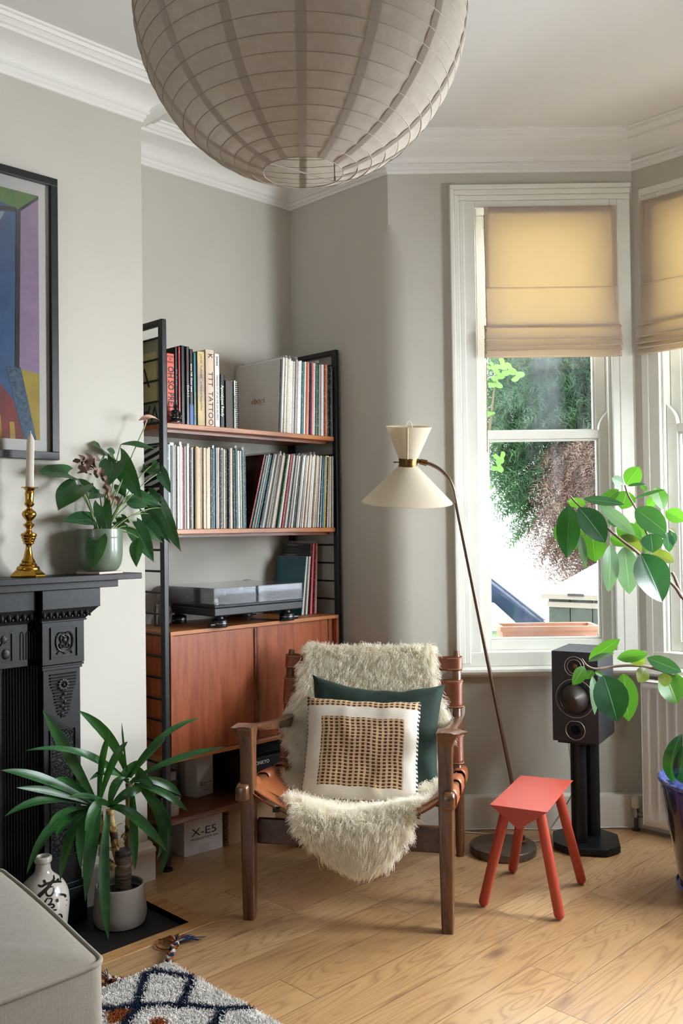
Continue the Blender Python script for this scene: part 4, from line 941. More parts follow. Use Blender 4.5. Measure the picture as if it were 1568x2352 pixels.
tag(obj('camera_box', b, [mat('white_card', '#d8d6da', 0.5), mat('black_print', '#222226', 0.6), mat('white_card_flap', '#cbc9ce', 0.5)], bevel=0.0012), 'white camera box printed X-E5 on the floor under the shelving', 'box')
p0 = onz(526, 1944, 0); BM = frame(p0, V((1, 0.04, 0)), V((-0.04, 1, 0)), (0, 0, 1)); kraft = mat('brown_card', '#a08062', 0.7, var=(8, '#93745a', 0.5))
b = MB(BM); b.box((0, 0, 0.0005), (0.25, 0.19, 0.142)); b.cur = 1
b.text('XOXOX', 0.032, BM @ frame((-0.0006, 0.022, 0.07), (0, 0, -1), (0, -1, 0)))
tag(obj('carton', b, [kraft, mat('black_print', '#222226', 0.6)], bevel=0.0015), 'brown cardboard carton on the floor beside the white box', 'box')
# white pot at the left end of the lower shelf, magazines at the right end
wp = ony(392, 1852, 2.93); b = MB(); b.lathe([(0, 0.0), (0.028, 0.0), (0.034, 0.04), (0.036, 0.062), (0.032, 0.062), (0.029, 0.04), (0.0, 0.035)], 28, c=(wp.x + 0.015, 2.95, LZ + 0.0005))
tag(obj('white_pot', b, mat('white_ceramic', '#c9c6c2', 0.35), smooth=40), 'small white ceramic pot on the lowest shelf behind the yucca', 'pot')

# odds and ends on the lowest shelf, seen below the chair arm
b = MB(frame((onz(622, 1880, LZ).x, FY + 0.016, LZ + 0.0005), V((1, 0.06, 0)), V((-0.06, 1, 0)), (0, 0, 1))); b.box((0.055, 0, 0), (0.145, 0.02, 0.022))
tag(obj('flat_white_box', b, mat('white_card', '#d8d6da', 0.5), bevel=0.002), 'small flat white box on the lowest shelf seen below the chair arm', 'box')
# ------------------------------------------------------------------ hunting chair
oakd = wood('smoked_oak', '#2e1b11', '#6a4226', 0.3, 2, 1.6, 0.3, 8); oakd_y = wood('smoked_oak_rail', '#301d12', '#6e4629', 0.3, 1, 1.6, 0.3, 8); oakd_x = wood('smoked_oak_stretcher', '#2b1a16', '#4f3124', 0.4, 0, 1.6, 0.1, 8)
leather = mat('cognac_leather', '#8d4c2a', 0.38, var=(6, '#a86236', 0.7), bump=(220, 0.12)); leather_b = mat('red_brown_leather', '#743a20', 0.42, var=(5, '#8a482a', 0.7), bump=(220, 0.12))
thread = mat('cream_thread', '#c9a98a', 0.8); buckle_m = mat('strap_buckle', '#2c2724', 0.35, 0.8)
cw = V((0.56, -0.828, 0)).normalized(); cb = V((0.828, 0.56, 0)).normalized()
CO = (V((1.899, 2.347, 0)) + V((2.257, 1.817, 0))) / 2
CM = frame(CO, cw, cb, (0, 0, 1)); CI = CM.inverted()
chair = thing('hunting_chair', 'dark oak low armchair with slung tan leather seat and open arms', 'chair', CO + cb * 0.35)
LXC = 0.318
def rrect(w, d, r, n=4):
    out = []
    for sx, sy, a0 in ((1, 1, 0), (-1, 1, 90), (-1, -1, 180), (1, -1, 270)):
        for k in range(n + 1):
            a = math.radians(a0 + 90 * k / n); out.append((sx * (w / 2 - r) + r * math.cos(a), sy * (d / 2 - r) + r * math.sin(a)))
    return out
def loft(b, secs):
    """secs: list of lists of points of equal length"""
    n = len(secs[0]); vs = [p for s_ in secs for p in s_]
    fs = [(j * n + k, j * n + (k + 1) % n, (j + 1) * n + (k + 1) % n, (j + 1) * n + k) for j in range(len(secs) - 1) for k in range(n)]
    fs += [tuple(range(n - 1, -1, -1)), tuple((len(secs) - 1) * n + k for k in range(n))]
    b.add(vs, fs)
for sx in (-1, 1):
    # front leg flaring into the arm
    b = MB(CM); secs = []
    for z, w_, d_, ox in ((0.0, 0.036, 0.040, 0), (0.03, 0.039, 0.042, 0), (0.25, 0.045, 0.046, 0), (0.42, 0.046, 0.048, 0), (0.52, 0.044, 0.046, 0), (0.57, 0.047, 0.052, 0.001), (0.595, 0.056, 0.064, 0.004), (0.608, 0.066, 0.076, 0.008), (0.617, 0.072, 0.082, 0.011)):
        secs.append([(sx * (LXC + ox) + x, y, z) for x, y in rrect(w_, d_, 0.008)])
    loft(b, secs); obj('leg', b, oakd, chair, smooth=50)
    # arm: paddle with an outward horn at the front, sweeping back to the rear leg
    hk = 1.0 if sx > 0 else 0.45
    st = [(-0.040, 0.024, 0.030, 0.620, 0.010), (-0.02, 0.027, 0.034 + 0.014 * hk, 0.619, 0.013), (0.02, 0.028, 0.034 + 0.036 * hk, 0.616, 0.015), (0.06, 0.026, 0.032 + 0.026 * hk, 0.609, 0.018), (0.13, 0.022, 0.028, 0.598, 0.022), (0.28, 0.019, 0.020, 0.575, 0.028), (0.42, 0.017, 0.018, 0.556, 0.034), (0.54, 0.019, 0.020, 0.547, 0.044), (0.62, 0.023, 0.023, 0.552, 0.056), (0.665, 0.023, 0.022, 0.572, 0.075)]
    b = MB(CM); secs = []
    for y, wi, wo, zt, th in st:
        i, o = sx * (LXC - wi), sx * (LXC + wo); m_ = sx * LXC
        secs.append([(i, y, zt - 0.004), (i + sx * 0.006, y, zt), (m_, y, zt + 0.001), (o - sx * 0.008, y, zt), (o, y, zt - 0.003), (o - sx * 0.006, y, zt - 0.008), (m_ + sx * 0.016, y, zt - th), (m_ - sx * 0.014, y, zt - th), (i + sx * 0.004, y, zt - 0.010 if th > 0.012 else zt - 0.008)])
    loft(b, secs); obj('arm', b, oakd_y, chair, smooth=60)
    b = MB(CM); secs = []
    for z, r_ in ((0.0, 0.015), (0.04, 0.017), (0.3, 0.020), (0.5, 0.019), (0.56, 0.018)):
        secs.append([(sx * (LXC - 0.006) + r_ * math.cos(2 * PI * k / 14), 0.672 + r_ * math.sin(2 * PI * k / 14), z) for k in range(14)])
    loft(b, secs); obj('leg', b, oakd, chair, smooth=50)
    # side rail of the seat with a rounded end
    b = MB(CM); secs = []
    for y, w_, h_ in ((-0.052, 0.030, 0.040), (-0.048, 0.038, 0.050), (-0.03, 0.041, 0.056), (0.02, 0.040, 0.054), (0.3, 0.034, 0.044), (0.69, 0.030, 0.038)):
        z = 0.410 - 0.085 * max(0, y) / 0.69
        secs.append([(sx * (LXC + 0.010) + x, y, z + zz) for x, zz in rrect(w_, h_, 0.011)])
    loft(b, secs); obj('seat_rail', b, oakd_y, chair, smooth=50)
    # reclining back upright
    pb, pt = V((sx * 0.322, 0.47, 0.33)), V((sx * (0.346 if sx < 0 else 0.308), 0.70, 0.770))
    b = MB(CM); pts = [pb.lerp(pt, k / 12) for k in range(13)]; b.tube(pts, [0.014, 0.0155] + [0.017] * 9 + [0.0165, 0.011], 14); obj('back_upright', b, oakd, chair, smooth=50)
# stretchers
b = MB(CM); b.box((-LXC + 0.015, 0.035, 0.226), (LXC - 0.015, 0.060, 0.308)); obj('stretcher', b, oakd_x, chair, bevel=0.006)
b = MB(CM); b.box((-LXC + 0.015, 0.655, 0.19), (LXC - 0.015, 0.677, 0.26)); obj('stretcher', b, oakd_x, chair, bevel=0.006)
# seat sling: leather hung between the rails, sagging
def seat_z(u, y):
    s_ = abs(2 * u - 1); sag = 0.110 + 0.020 * (y / 0.6)
    return 0.433 - 0.085 * max(0, y) / 0.69 - sag * (1 - s_ ** 2.2)
def fseat(u, v):
    y = -0.01 + 0.60 * v; x = -LXC - 0.004 + 2 * (LXC + 0.004) * u
    return (x, y, seat_z(u, y))
b = MB(CM); b.grid(fseat, 30, 14)
seat = obj('seat', b, leather, chair, smooth=180, solid=0.004)
for sx in (-1, 1):
    for y0, y1 in ((-0.02, 0.10), (0.20, 0.34), (0.42, 0.56)):   # loops of the sling round each rail
        b = MB(CM); yc = (y0 + y1) / 2
        def floop(u, v, sx=sx, y0=y0, y1=y1):
            y = y0 + (y1 - y0) * v; zc = 0.410 - 0.085 * max(0, y) / 0.69; a = math.radians(-70 + 290 * u)
            k = 0.92 + 0.14 * abs(math.sin(2 * a))
            return (sx * (LXC + 0.010) + sx * -1 * 0.025 * k * math.cos(a + PI), y, zc + 0.032 * k * math.sin(a) * (1 if True else 1))
        b.grid(floop, 22, 3); obj('seat_loop', b, leather, chair, smooth=180, solid=0.003)
    # two thin laced straps dropping under the seat towards the middle
    for (ya, za, xe, ze) in ((-0.015, 0.398, 0.10, 0.290), (0.06, 0.395, 0.14, 0.315)):
        b = MB(CM); pts = crom([(sx * (LXC - 0.012), ya, za + 0.01), (sx * 0.24, ya + 0.012, (za + ze) / 2 + 0.018), (sx * xe, ya + 0.03, ze)], 8)
        b.tube(pts, 0.0095, 8, flat=0.25); so = obj('strap', b, leather_b, chair, smooth=60)
        q = pts[9]; b = MB(CM @ Matrix.Translation(q)); b.box((-0.011, -0.009, -0.010), (0.011, 0.009, 0.004)); obj('buckle', b, buckle_m, so, bevel=0.002)
# back sling with cut-outs: three leather bands round each upright
def bpos(sx, t): return V((sx * 0.322, 0.47, 0.33)).lerp(V((sx * (0.346 if sx < 0 else 0.308), 0.70, 0.770)), t)
def fback(u, t):
    a, c = bpos(-1, t), bpos(1, t); p = a.lerp(c, u); s_ = 1 - (2 * u - 1) ** 2
    return p + V((0, 0.055, -0.025)) * s_ * (0.5 + 0.5 * (1 - t))
bands = ((0.22, 0.40), (0.455, 0.66), (0.815, 0.955))[::1]
bands = ((0.14, 0.36), (0.56, 0.78), (0.855, 0.965))
b = MB(CM); b.grid(lambda u, v: fback(0.10 + 0.80 * u, 0.12 + 0.845 * v), 24, 20); back = obj('back', b, leather_b, chair, smooth=180, solid=0.004)
for sx in (-1, 1):
    for t0, t1 in bands:
        b = MB(CM)
        def fband(u, v, sx=sx, t0=t0, t1=t1):
            t = t0 + (t1 - t0) * v; p = bpos(sx, t); r = 0.0205
            if u < 0.25:
                w = u / 0.25; return fback(0.12 if sx < 0 else 0.88, t).lerp(p + V((-sx * 0.004, -r, 0)), w)
            if u > 0.8:
                w = (u - 0.8) / 0.2; return (p + V((-sx * 0.004, r, 0))).lerp(fback(0.10 if sx < 0 else 0.90, t) + V((0, 0.006, 0)), w)
            a = -PI / 2 + PI * (u - 0.25) / 0.55
            return p + V((sx * r * math.cos(a), r * math.sin(a), 0))
        b.grid(fband, 26, 6); bo = obj('back_band', b, leather_b, chair, smooth=180, solid=0.003)
        for t in (t0 + 0.012, t1 - 0.012):
            pts = [V(fband(0.15 + 0.6 * k / 14, (t - t0) / (t1 - t0))) for k in range(15)]
            pts = [p + (p - bpos(sx, t)).normalized() * 0.0025 for p in pts]
            b = MB(CM); b.tube(pts, 0.0008, 5); obj('stitching', b, thread, bo)

# ------------------------------------------------------------------ sheepskin
PATH = [(0.775, 0.700), (0.745, 0.750), (0.715, 0.778), (0.685, 0.762), (0.655, 0.710), (0.605, 0.620), (0.555, 0.520), (0.51, 0.430), (0.45, 0.350), (0.36, 0.322), (0.25, 0.315), (0.13, 0.328), (0.04, 0.351), (-0.015, 0.350), (-0.045, 0.328), (-0.058, 0.305), (-0.064, 0.265), (-0.066, 0.235), (-0.064, 0.212)]
WID = [(0.0, -0.20, 0.17), (0.08, -0.275, 0.215), (0.14, -0.29, 0.225), (0.22, -0.285, 0.235), (0.30, -0.33, 0.29), (0.36, -0.335, 0.295), (0.42, -0.30, 0.27), (0.48, -0.27, 0.25), (0.56, -0.30, 0.28), (0.62, -0.29, 0.28), (0.68, -0.22, 0.27), (0.74, -0.205, 0.268), (0.79, -0.212, 0.262), (0.83, -0.200, 0.248), (0.87, -0.178, 0.225), (0.91, -0.150, 0.21), (0.95, -0.105, 0.18), (0.985, -0.045, 0.14), (1.0, -0.005, 0.105)]
_pl = [V((0, y, z)) for y, z in PATH]; _pc = crom(_pl, 6); _cum = [0.0]
for i in range(1, len(_pc)): _cum.append(_cum[-1] + (_pc[i] - _pc[i - 1]).length)
def path_at(v):
    s_ = v * _cum[-1]
    for i in range(1, len(_pc)):
        if s_ <= _cum[i] or i == len(_pc) - 1:
            t = (s_ - _cum[i - 1]) / max(1e-6, _cum[i] - _cum[i - 1]); return _pc[i - 1].lerp(_pc[i], min(1, t))
def fskin(u, v):
    p = path_at(v); l = lerp_t([(a, b_) for a, b_, c in WID], v); r = lerp_t([(a, c) for a, b_, c in WID], v)
    x = l + (r - l) * u; y, z = p.y, p.z
    if 0.5 < v < 0.91:                            # follows the sling
        w = min(1, (v - 0.5) / 0.08, (0.91 - v) / 0.07); z += (0.10 * abs(x / 0.32) ** 2.2 - 0.018) * max(0, w) * 0.85
    if v >= 0.83: z += 0.012 * abs(x / 0.25) ** 2; y += 0.03 * abs(x / 0.25) ** 2
    if v < 0.5: y -= 0.015 * abs(x / 0.3) ** 2
    n_ = noise.noise(V((x * 7, v * 9, 1.3))); return V((x, y + 0.010 * n_, z + 0.008 * n_))
skin_m = mat('sheepskin_hide', '#efe6d2', 0.9)
b = MB(CM); b.grid(fskin, 26, 60)
skin = tag(obj('sheepskin', b, skin_m, smooth=180, solid=0.006), 'cream shaggy sheepskin draped over the low armchair', 'sheepskin')
def hair_material(name, root, tip, w=0.35):
    t = NT(name); hi = t.n('ShaderNodeHairInfo'); c = t.mix(hi.outputs['Intercept'], S(root), S(tip)); c = t.mix(t.math('MULTIPLY', hi.outputs['Random'], 0.25), c, S(root))
    d = t.n('ShaderNodeBsdfDiffuse', {0: c}); tr = t.n('ShaderNodeBsdfTranslucent', {0: c}); return t.end(t.n('ShaderNodeMixShader', {0: w, 1: d.outputs[0], 2: tr.outputs[0]}).outputs[0])
def fur(name, strands, m, parent, r0, r1):
    hc = bpy.data.hair_curves.new(name); n = len(strands[0]); hc.add_curves([n] * len(strands))
    pos = [c for s_ in strands for p in s_ for c in p]; hc.attributes['position'].data.foreach_set('vector', pos)
    ra = hc.attributes.get('radius') or hc.attributes.new('radius', 'FLOAT', 'POINT')
    ra.data.foreach_set('value', [r0 + (r1 - r0) * k / (n - 1) for _ in strands for k in range(n)])
    hc.materials.append(m); o = bpy.data.objects.new(name, hc); COL.objects.link(o); o.parent = parent; o.matrix_parent_inverse = parent.matrix_world.inverted(); return o
rnd = random.Random(8); strands = []
def skin_frame(u, v):
    p = fskin(u, v); du = fskin(min(1, u + 0.02), v) - fskin(max(0, u - 0.02), v); dv = fskin(u, min(1, v + 0.01)) - fskin(u, max(0, v - 0.01))
    n_ = du.cross(dv); n_ = n_.normalized() if n_.length > 1e-9 else V((0, -1, 0)); return p, du.normalized(), dv.normalized(), n_
for k in range(9500):
    u, v = rnd.random(), rnd.random()
    p, du, dv, nn = skin_frame(u, v)
    if nn.y > 0 and v > 0.12: nn = -nn
    if v <= 0.12 and nn.z < 0: nn = -nn
    if 0.5 < v < 0.85 and nn.z < 0: nn = -nn
    e = abs(2 * u - 1); edge = max(0, (e - 0.8) / 0.2); L_ = rnd.uniform(0.019, 0.028) * (0.85 if 0.5 < v < 0.7 else 1)
    cl = (nn * (1 - 0.55 * edge) + du * (1 if u > 0.5 else -1) * 0.9 * edge + dv * 0.55 + (dv * 0.8 if v > 0.94 else V((0, 0, 0))) + V((rnd.uniform(-.25, .25), rnd.uniform(-.25, .25), rnd.uniform(-.25, .25)))).normalized()
    tw = V((rnd.uniform(-1, 1), rnd.uniform(-1, 1), rnd.uniform(-1, 1))) * 0.007
    tip = p + cl * L_ + V((0, 0, -0.010)) + tw
    for q in range(14):
        j = V((rnd.gauss(0, 1), rnd.gauss(0, 1), rnd.gauss(0, 1)))
        r_ = p + j * 0.0075; t_ = tip + j * 0.0055
        mid = r_.lerp(t_, 0.5) + nn * 0.006 + tw * 0.5
        strands.append([CM @ r_, CM @ r_.lerp(mid, 0.6) , CM @ mid, CM @ t_])
fur('wool', strands, hair_material('sheep_wool', '#f8f1e1', '#fffcf5', 0.5), skin, 0.0008, 0.0003)

# ------------------------------------------------------------------ cushions
def cushion(name, label, c, ax, ay, w, h, th, m, seed, pull=0.05, n=36, extra=None, sag=0.0):
    Mx = frame(c, ax, ay)
    def f(u, v, sg):
        x, y = 2 * u - 1, 2 * v - 1
        ex = 1 - pull * (1 - y * y) ** 1.0 * abs(x) ** 2; ey = 1 - pull * (1 - x * x) * abs(y) ** 2
        z = sg * th / 2 * max(0.0, (1 - x ** 4) * (1 - y ** 4)) ** 0.42
        wr = noise.noise(V((x * 2.2 + seed, y * 2.2, seed))) * 0.010 + noise.noise(V((x * 5, y * 3 + seed, seed))) * 0.005
        if extra: wr += extra(x, y)
        return (x * w / 2 * ex + 0.004 * noise.noise(V((y * 4, seed, 2))), y * h / 2 * ey - sag * (1 - x * x) * (1 if y > 0 else 0.3) + 0.005 * noise.noise(V((x * 4, seed, 5))), z + wr * (1 - x ** 6) * (1 - y ** 6))
    b = MB(Mx); b.grid(lambda u, v: f(u, v, 1), n, n, uv=True); b.grid(lambda u, v: f(u, v, -1), n, n, uv=True)
    return tag(obj(name, b, m, smooth=180), label, 'cushion'), (lambda u, v: Mx @ V(f(u, v, 1)))
def chl(x, y, z): return CM @ V((x, y, z))
def velvet():
    t = NT('green_velvet'); co = t.coord('UV'); n_ = t.noise(co, 7, 4); c = t.mix(n_, S('#0c1f17'), S('#163024'))
    lw = t.n('ShaderNodeLayerWeight', {0: 0.35}); c = t.mix(t.math('MULTIPLY', lw.outputs[1], 0.12), c, S('#3f5a50'))
    b = t.pbsdf(c, 0.85, 0, **{'Sheen Weight': 0.05, 'Sheen Roughness': 0.4}); t.t.links.new(t.bump(t.noise(co, 160, 2), 0.2, 0.002), b.inputs['Normal']); return t.end(b.outputs[0])
cyax = V((0, 0.42, 0.905)).normalized(); cxax = V((1, 0.02, -0.055)).normalized()
R3 = CM.to_3x3()
cushion('velvet_cushion', 'dark green velvet cushion propped behind the woven cushion', chl(0.025, 0.445, 0.487), R3 @ cxax, R3 @ cyax, 0.50, 0.44, 0.125, velvet(), 3.1, 0.10,
        extra=lambda x, y: 0.012 * math.sin(9 * (y + 0.6 * x)) * max(0, x - 0.45) * 2 * max(0, 0.3 - y), sag=0.022)
def woven():
    t = NT('woven_check'); uv = t.n('ShaderNodeTexCoord').outputs['UV']; sx = t.n('ShaderNodeSeparateXYZ', {0: uv}); u, v = sx.outputs[0], sx.outputs[1]
    def between(s, a, b_): return t.math('MULTIPLY', t.math('GREATER_THAN', s, a), t.math('LESS_THAN', s, b_))
    wob = t.math('MULTIPLY', t.math('SUBTRACT', t.noise(uv, 6, 2), 0.5), 0.012)
    uu = t.math('ADD', u, wob); vv = t.math('ADD', v, wob)
    NCOL, NROW = 21.5, 32.0
    cu = t.math('MULTIPLY', uu, NCOL); cv = t.math('MULTIPLY', vv, NROW)
    fu, fv = t.math('FRACT', cu), t.math('FRACT', cv)
    colm = t.math('LESS_THAN', fu, 0.56)                                    # columns that carry the dark blocks
    row = t.math('LESS_THAN', fv, 0.66)
    brown = t.math('MULTIPLY', colm, row)
    base = t.mix(t.noise(uv, 60, 3), S('#a88458'), S('#c9a475'))
    line = between(fv, 0.86, 0.99)
    pat = t.mix(brown, base, S('#43211b')); pat = t.mix(t.math('MULTIPLY', line, 0.75), pat, S('#d8cbb8'))
    linen_ = t.mix(t.noise(t.n('ShaderNodeMapping', {0: uv, 'Scale': (1, 1, 1), 'Rotation': (0, 0, 0.7)}).outputs[0], 150, 2), S('#bdb0a0'), S('#e4dccf'))
    inner = t.math('MULTIPLY', between(u, 0.155, 0.875), between(v, 0.165, 0.79)); top = t.math('GREATER_THAN', v, 0.905); bot = t.math('LESS_THAN', v, 0.045)
    m_ = t.math('MAXIMUM', t.math('MAXIMUM', inner, top), bot)
    c = t.mix(m_, linen_, pat)
    edge = t.math('MULTIPLY', t.math('MAXIMUM', t.math('LESS_THAN', u, 0.012), t.math('GREATER_THAN', u, 0.985)), t.math('GREATER_THAN', t.math('FRACT', t.math('MULTIPLY', v, 26)), 0.5))
    c = t.mix(edge, c, S('#241a18'))
    b = t.pbsdf(c, 0.9); h = t.math('ADD', t.math('MULTIPLY', t.noise(uv, 130, 2), 0.6), t.math('ADD', t.math('MULTIPLY', fv, -0.25), t.math('MULTIPLY', brown, 0.3)))
    t.t.links.new(t.bump(h, 0.5, 0.004), b.inputs['Normal']); return t.end(b.outputs[0])
wc, wf = cushion('woven_cushion', 'brown and cream check woven cushion at front of the armchair', chl(-0.002, 0.318, 0.464), R3 @ V((1, 0.03, -0.03)), R3 @ V((-0.02, 0.46, 0.888)).normalized(), 0.415, 0.385, 0.11, woven(), 7.7, 0.05)
b = MB()                                          # loose ends of yarn at the lower corner
pts = [wf(0.66, 0.10 + 0.10 * k / 6) + (R3 @ V((0.004 * math.sin(k), -0.004 - 0.004 * math.sin(PI * k / 6), 0))) for k in range(7)]
b.tube(pts, 0.0009, 5); b.tube([p + V((0.006, -0.006, 0)) * (i / 6) for i, p in enumerate(pts[::-1])], 0.0009, 5)
obj('loose_yarn', b, mat('straw_yarn', '#d9b97a', 0.8), wc)
# ------------------------------------------------------------------ floor lamp
brass = mat('aged_brass', '#7d5f38', 0.3, 0.95, var=(18, '#4d3a24', 0.6)); steel_brown = mat('brown_steel_tube', '#6e5c50', 0.32, 0.85)
shade_m = translucent('cream_lamp_shade', '#ece5d6', '#e8d9b8', 0.35); cast = mat('worn_bronze_base', '#5a4c42', 0.42, 0.6, var=(30, '#7a6c60', 0.7))
lb = onz(1155, 1957, 0); foot = onz(1200, 1937, 0.03)
LN = CAMF
def lp(px, py, d=0.0): return onpl(px, py, foot + LN * d, LN)
lamp = thing('floor_lamp', 'tall floor lamp with diabolo cream shade and slanting brown stem', 'lamp', lb)
b = MB(); b.lathe([(0, 0), (0.124, 0.0), (0.127, 0.004), (0.127, 0.026), (0.124, 0.030), (0, 0.030)], 56, c=(lb.x, lb.y, 0.0005)); obj('base', b, cast, lamp, smooth=40)
b = MB(); b.lathe([(0.014, 0), (0.014, 0.010), (0.009, 0.014), (0.009, 0.03)], 18, c=(foot.x, foot.y, 0.030)); obj('stem_socket', b, brass, lamp, smooth=40)
pts = [foot + V((0, 0, 0.01)), lp(1187, 1870), lp(1175, 1795), lp(1140, 1620), lp(1105, 1445), lp(1076, 1300), lp(1054, 1190), lp(1046, 1148)] 
pts2 = crom([lp(1046, 1148), lp(1040, 1120), lp(1028, 1096), lp(1010, 1078), lp(990, 1067), lp(976, 1063)], 6)
b = MB(); b.tube(pts + pts2[1:], 0.0072, 12); obj('stem', b, steel_brown, lamp, smooth=50)
b = MB(); b.tube([lp(980, 1064), lp(964, 1060)], [0.012, 0.011], 16); b.ball(lp(961, 1059), 0.009, 12); obj('swivel', b, brass, lamp, smooth=50)
cc = lp(937, 1062)
tilt = Matrix.Rotation(math.radians(9), 4, CAMR) @ Matrix.Rotation(math.radians(1.5), 4, CAMF)
LM = Matrix.Translation(cc) @ tilt
b = MB(LM); b.lathe([(0.036, -0.016), (0.038, -0.016), (0.038, -0.011), (0.0365, -0.010), (0.0365, 0.010), (0.038, 0.011), (0.038, 0.016), (0.036, 0.016)], 40); obj('collar', b, brass, lamp, smooth=35)
b = MB(); b.tube([LM @ V(CAMR * -0.036), LM @ V(CAMR * -0.055)], 0.0022, 8); b.tube([LM @ V(CAMR * -0.047), LM @ V(CAMR * -0.057)], 0.0030, 8); obj('switch', b, brass, lamp, smooth=50)
hd = (lp(937, 1155) - cc).length; ru = 0.176
b = MB(LM); b.lathe([(0.036, -0.014), (ru, -hd + 0.004), (ru + 0.0005, -hd), (ru - 0.002, -hd), (0.034, -0.016)], 64); obj('lower_shade', b, shade_m, lamp, smooth=35)
ht = (lp(936, 980) - cc).length; rt = 0.0885
b = MB(LM); b.lathe([(0.034, 0.014), (rt - 0.001, ht), (rt, ht), (0.036, 0.013)], 64); us = obj('upper_shade', b, shade_m, lamp, smooth=35)
a_ = math.atan2(-CAMF.y, -CAMF.x) - 0.12; sd = V((math.cos(a_), math.sin(a_), 0))
b = MB(LM); b.tube([sd * 0.0375 + V((0, 0, 0.014)), sd * (rt + 0.0008) + V((0, 0, ht - 0.001))], 0.0011, 6); obj('seam', b, mat('shade_seam', '#efe2bc', 0.7), us)
b = MB(LM); b.tube(crom([V(CAMR * -0.016) + V((0, 0, ht - 0.02)), V(CAMR * -0.010) + V((0, 0, ht + 0.008)), V((0, 0, ht + 0.020)), V(CAMR * 0.010) + V((0, 0, ht + 0.008)), V(CAMR * 0.016) + V((0, 0, ht - 0.02))], 6), 0.0017, 8); obj('carrying_loop', b, mat('white_wire', '#e4e2dd', 0.4), lamp, smooth=60)
b = MB(LM); b.lathe([(0.012, -0.02), (0.014, -0.04), (0.028, -0.075), (0.022, -0.095), (0, -0.10)], 20); obj('bulb', b, mat('opal_bulb', '#f0eee8', 0.25), lamp, smooth=60)
# flex from the lamp base along the floor
flex = mat('clear_flex', '#cfc9c0', 0.3, 0, **{'Specular IOR Level': 0.7})
fl = [onz(*p, 0.003) for p in ((1062, 1911), (1100, 1914), (1140, 1919), (1185, 1931), (1232, 1932))] + [onz(1262, 1928, 0.003)]
b = MB(); b.tube(crom(fl, 8), 0.0030, 7); tag(obj('lamp_flex', b, flex, smooth=60), 'clear flex lying on the floor behind the red stool', 'cable')
sk = SP; b = MB(); b.tube(crom([SP @ V((s_, -0.042, 0.005 + 0.002 * math.sin(s_ * 40))) for s_ in (0.14, 0.25, 0.36, 0.48, 0.60, 0.72, 0.84, 0.95)], 5), 0.0032, 6)
tag(obj('telephone_wire', b, mat('white_flex', '#d9d6d0', 0.4), smooth=60), 'thin white wire along foot of the skirting under the window', 'cable')

# ------------------------------------------------------------------ red stool
redp = mat('coral_red_paint', '#a33a29', 0.40, var=(7, '#ad4a38', 0.5), bump=(60, 0.05))
f0, f1, b0, b1 = [onz(*p, 0.0) for p in ((1108, 2082), (1286, 2114), (1176, 2004), (1337, 2031))]
ZT = 0.352
t_fl, t_fr, t_bl, t_br = [onz(*p, ZT) for p in ((1123, 1848), (1257, 1866), (1195, 1780), (1317, 1792))]
stool = thing('prism_stool', 'small coral red stool with prism seat and four round splayed legs', 'stool', (f0 + f1 + b0 + b1) / 4)
apf = (t_fl + t_fr) / 2; apb = (t_bl + t_br) / 2; ap = onpl(1191, 1907, apf, (apb - apf))
ap.z = max(0.26, min(0.31, ap.z)); dz = ZT - ap.z
apf2 = V((apf.x, apf.y, ap.z)); apb2 = V((apb.x, apb.y, ap.z))
b = MB(); b.add([t_fl, t_fr, apf2, t_bl, t_br, apb2], [(0, 2, 1), (3, 4, 5), (0, 1, 4, 3), (1, 2, 5, 4), (2, 0, 3, 5)]); obj('seat', b, redp, stool, bevel=0.0025)
for ft, ka, kb, tl in ((f0, t_fl, t_bl, 0.16), (f1, t_fr, t_br, 0.16), (b0, t_fl, t_bl, 0.80), (b1, t_fr, t_br, 0.80)):
    e = ka.lerp(kb, tl); m_ = apf.lerp(apb, tl); top = e.lerp(m_, 0.42); top.z = ZT - 0.020
    b = MB(); d = (top - ft); f_ = V((ft.x, ft.y, 0.0005)); r = 0.0168
    n_ = 12; pts = []; rs = []
    for k in range(5): a = PI / 2 * k / 4; pts.append(f_ + d.normalized() * r * (1 - math.cos(a))); rs.append(max(0.002, r * math.sin(a)))
    pts.append(f_ + d); rs.append(r); mz = min(p.z - rr * 0.35 for p, rr in zip(pts[:5], rs)); pts = [p + V((0, 0, max(0, 0.0008 - mz))) for p in pts]
    b.tube(pts, rs, 18); obj('leg', b, redp, stool, smooth=60)

# ------------------------------------------------------------------ loudspeaker on its stand
blk_ash = wood('black_ash_veneer', '#101114', '#1f2126', 0.45, 2, 1.5, 0.0, 8); satin_blk = mat('satin_black_metal', '#121317', 0.42, 0.4); copper = mat('copper_ring', '#dcc4b6', 0.35, 0.5)
sn = (-CAMF * math.cos(math.radians(30)) - CAMR * math.sin(math.radians(30))).normalized(); sx_ = V((-sn.y, sn.x, 0)) * 1.0
if sx_.dot(CAMR) < 0: sx_ = -sx_
pfl = ond(1269, 1700, 3.56); SW, SD, SH = 0.178, 0.235, 0.345
SM = frame(V((pfl.x, pfl.y, pfl.z)), sx_, -sn, (0, 0, 1))
spk = thing('loudspeaker', 'black bookshelf loudspeaker on a black stand below the window', 'speaker', SM @ V((SW / 2, SD / 2, 0)))
b = MB(SM); b.box((0, 0, 0), (SW, SD, SH)); obj('cabinet', b, blk_ash, spk, bevel=0.003)
def on_face(cx, cz): return SM @ frame((cx, 0, cz), (1, 0, 0), (0, 0, 1))
def ring(cx, cz, r, cut=None, cuth=0.0):
    pts = []
    for k in range(49):
        a = 2 * PI * k / 48; x, y = r * math.cos(a), r * math.sin(a)
        if cut == 'b': y = max(y, -cuth)
        if cut == 't': y = min(y, cuth)
        pts.append((cx + x, -0.0012, cz + y))
    return pts
dcx = SW * 0.5
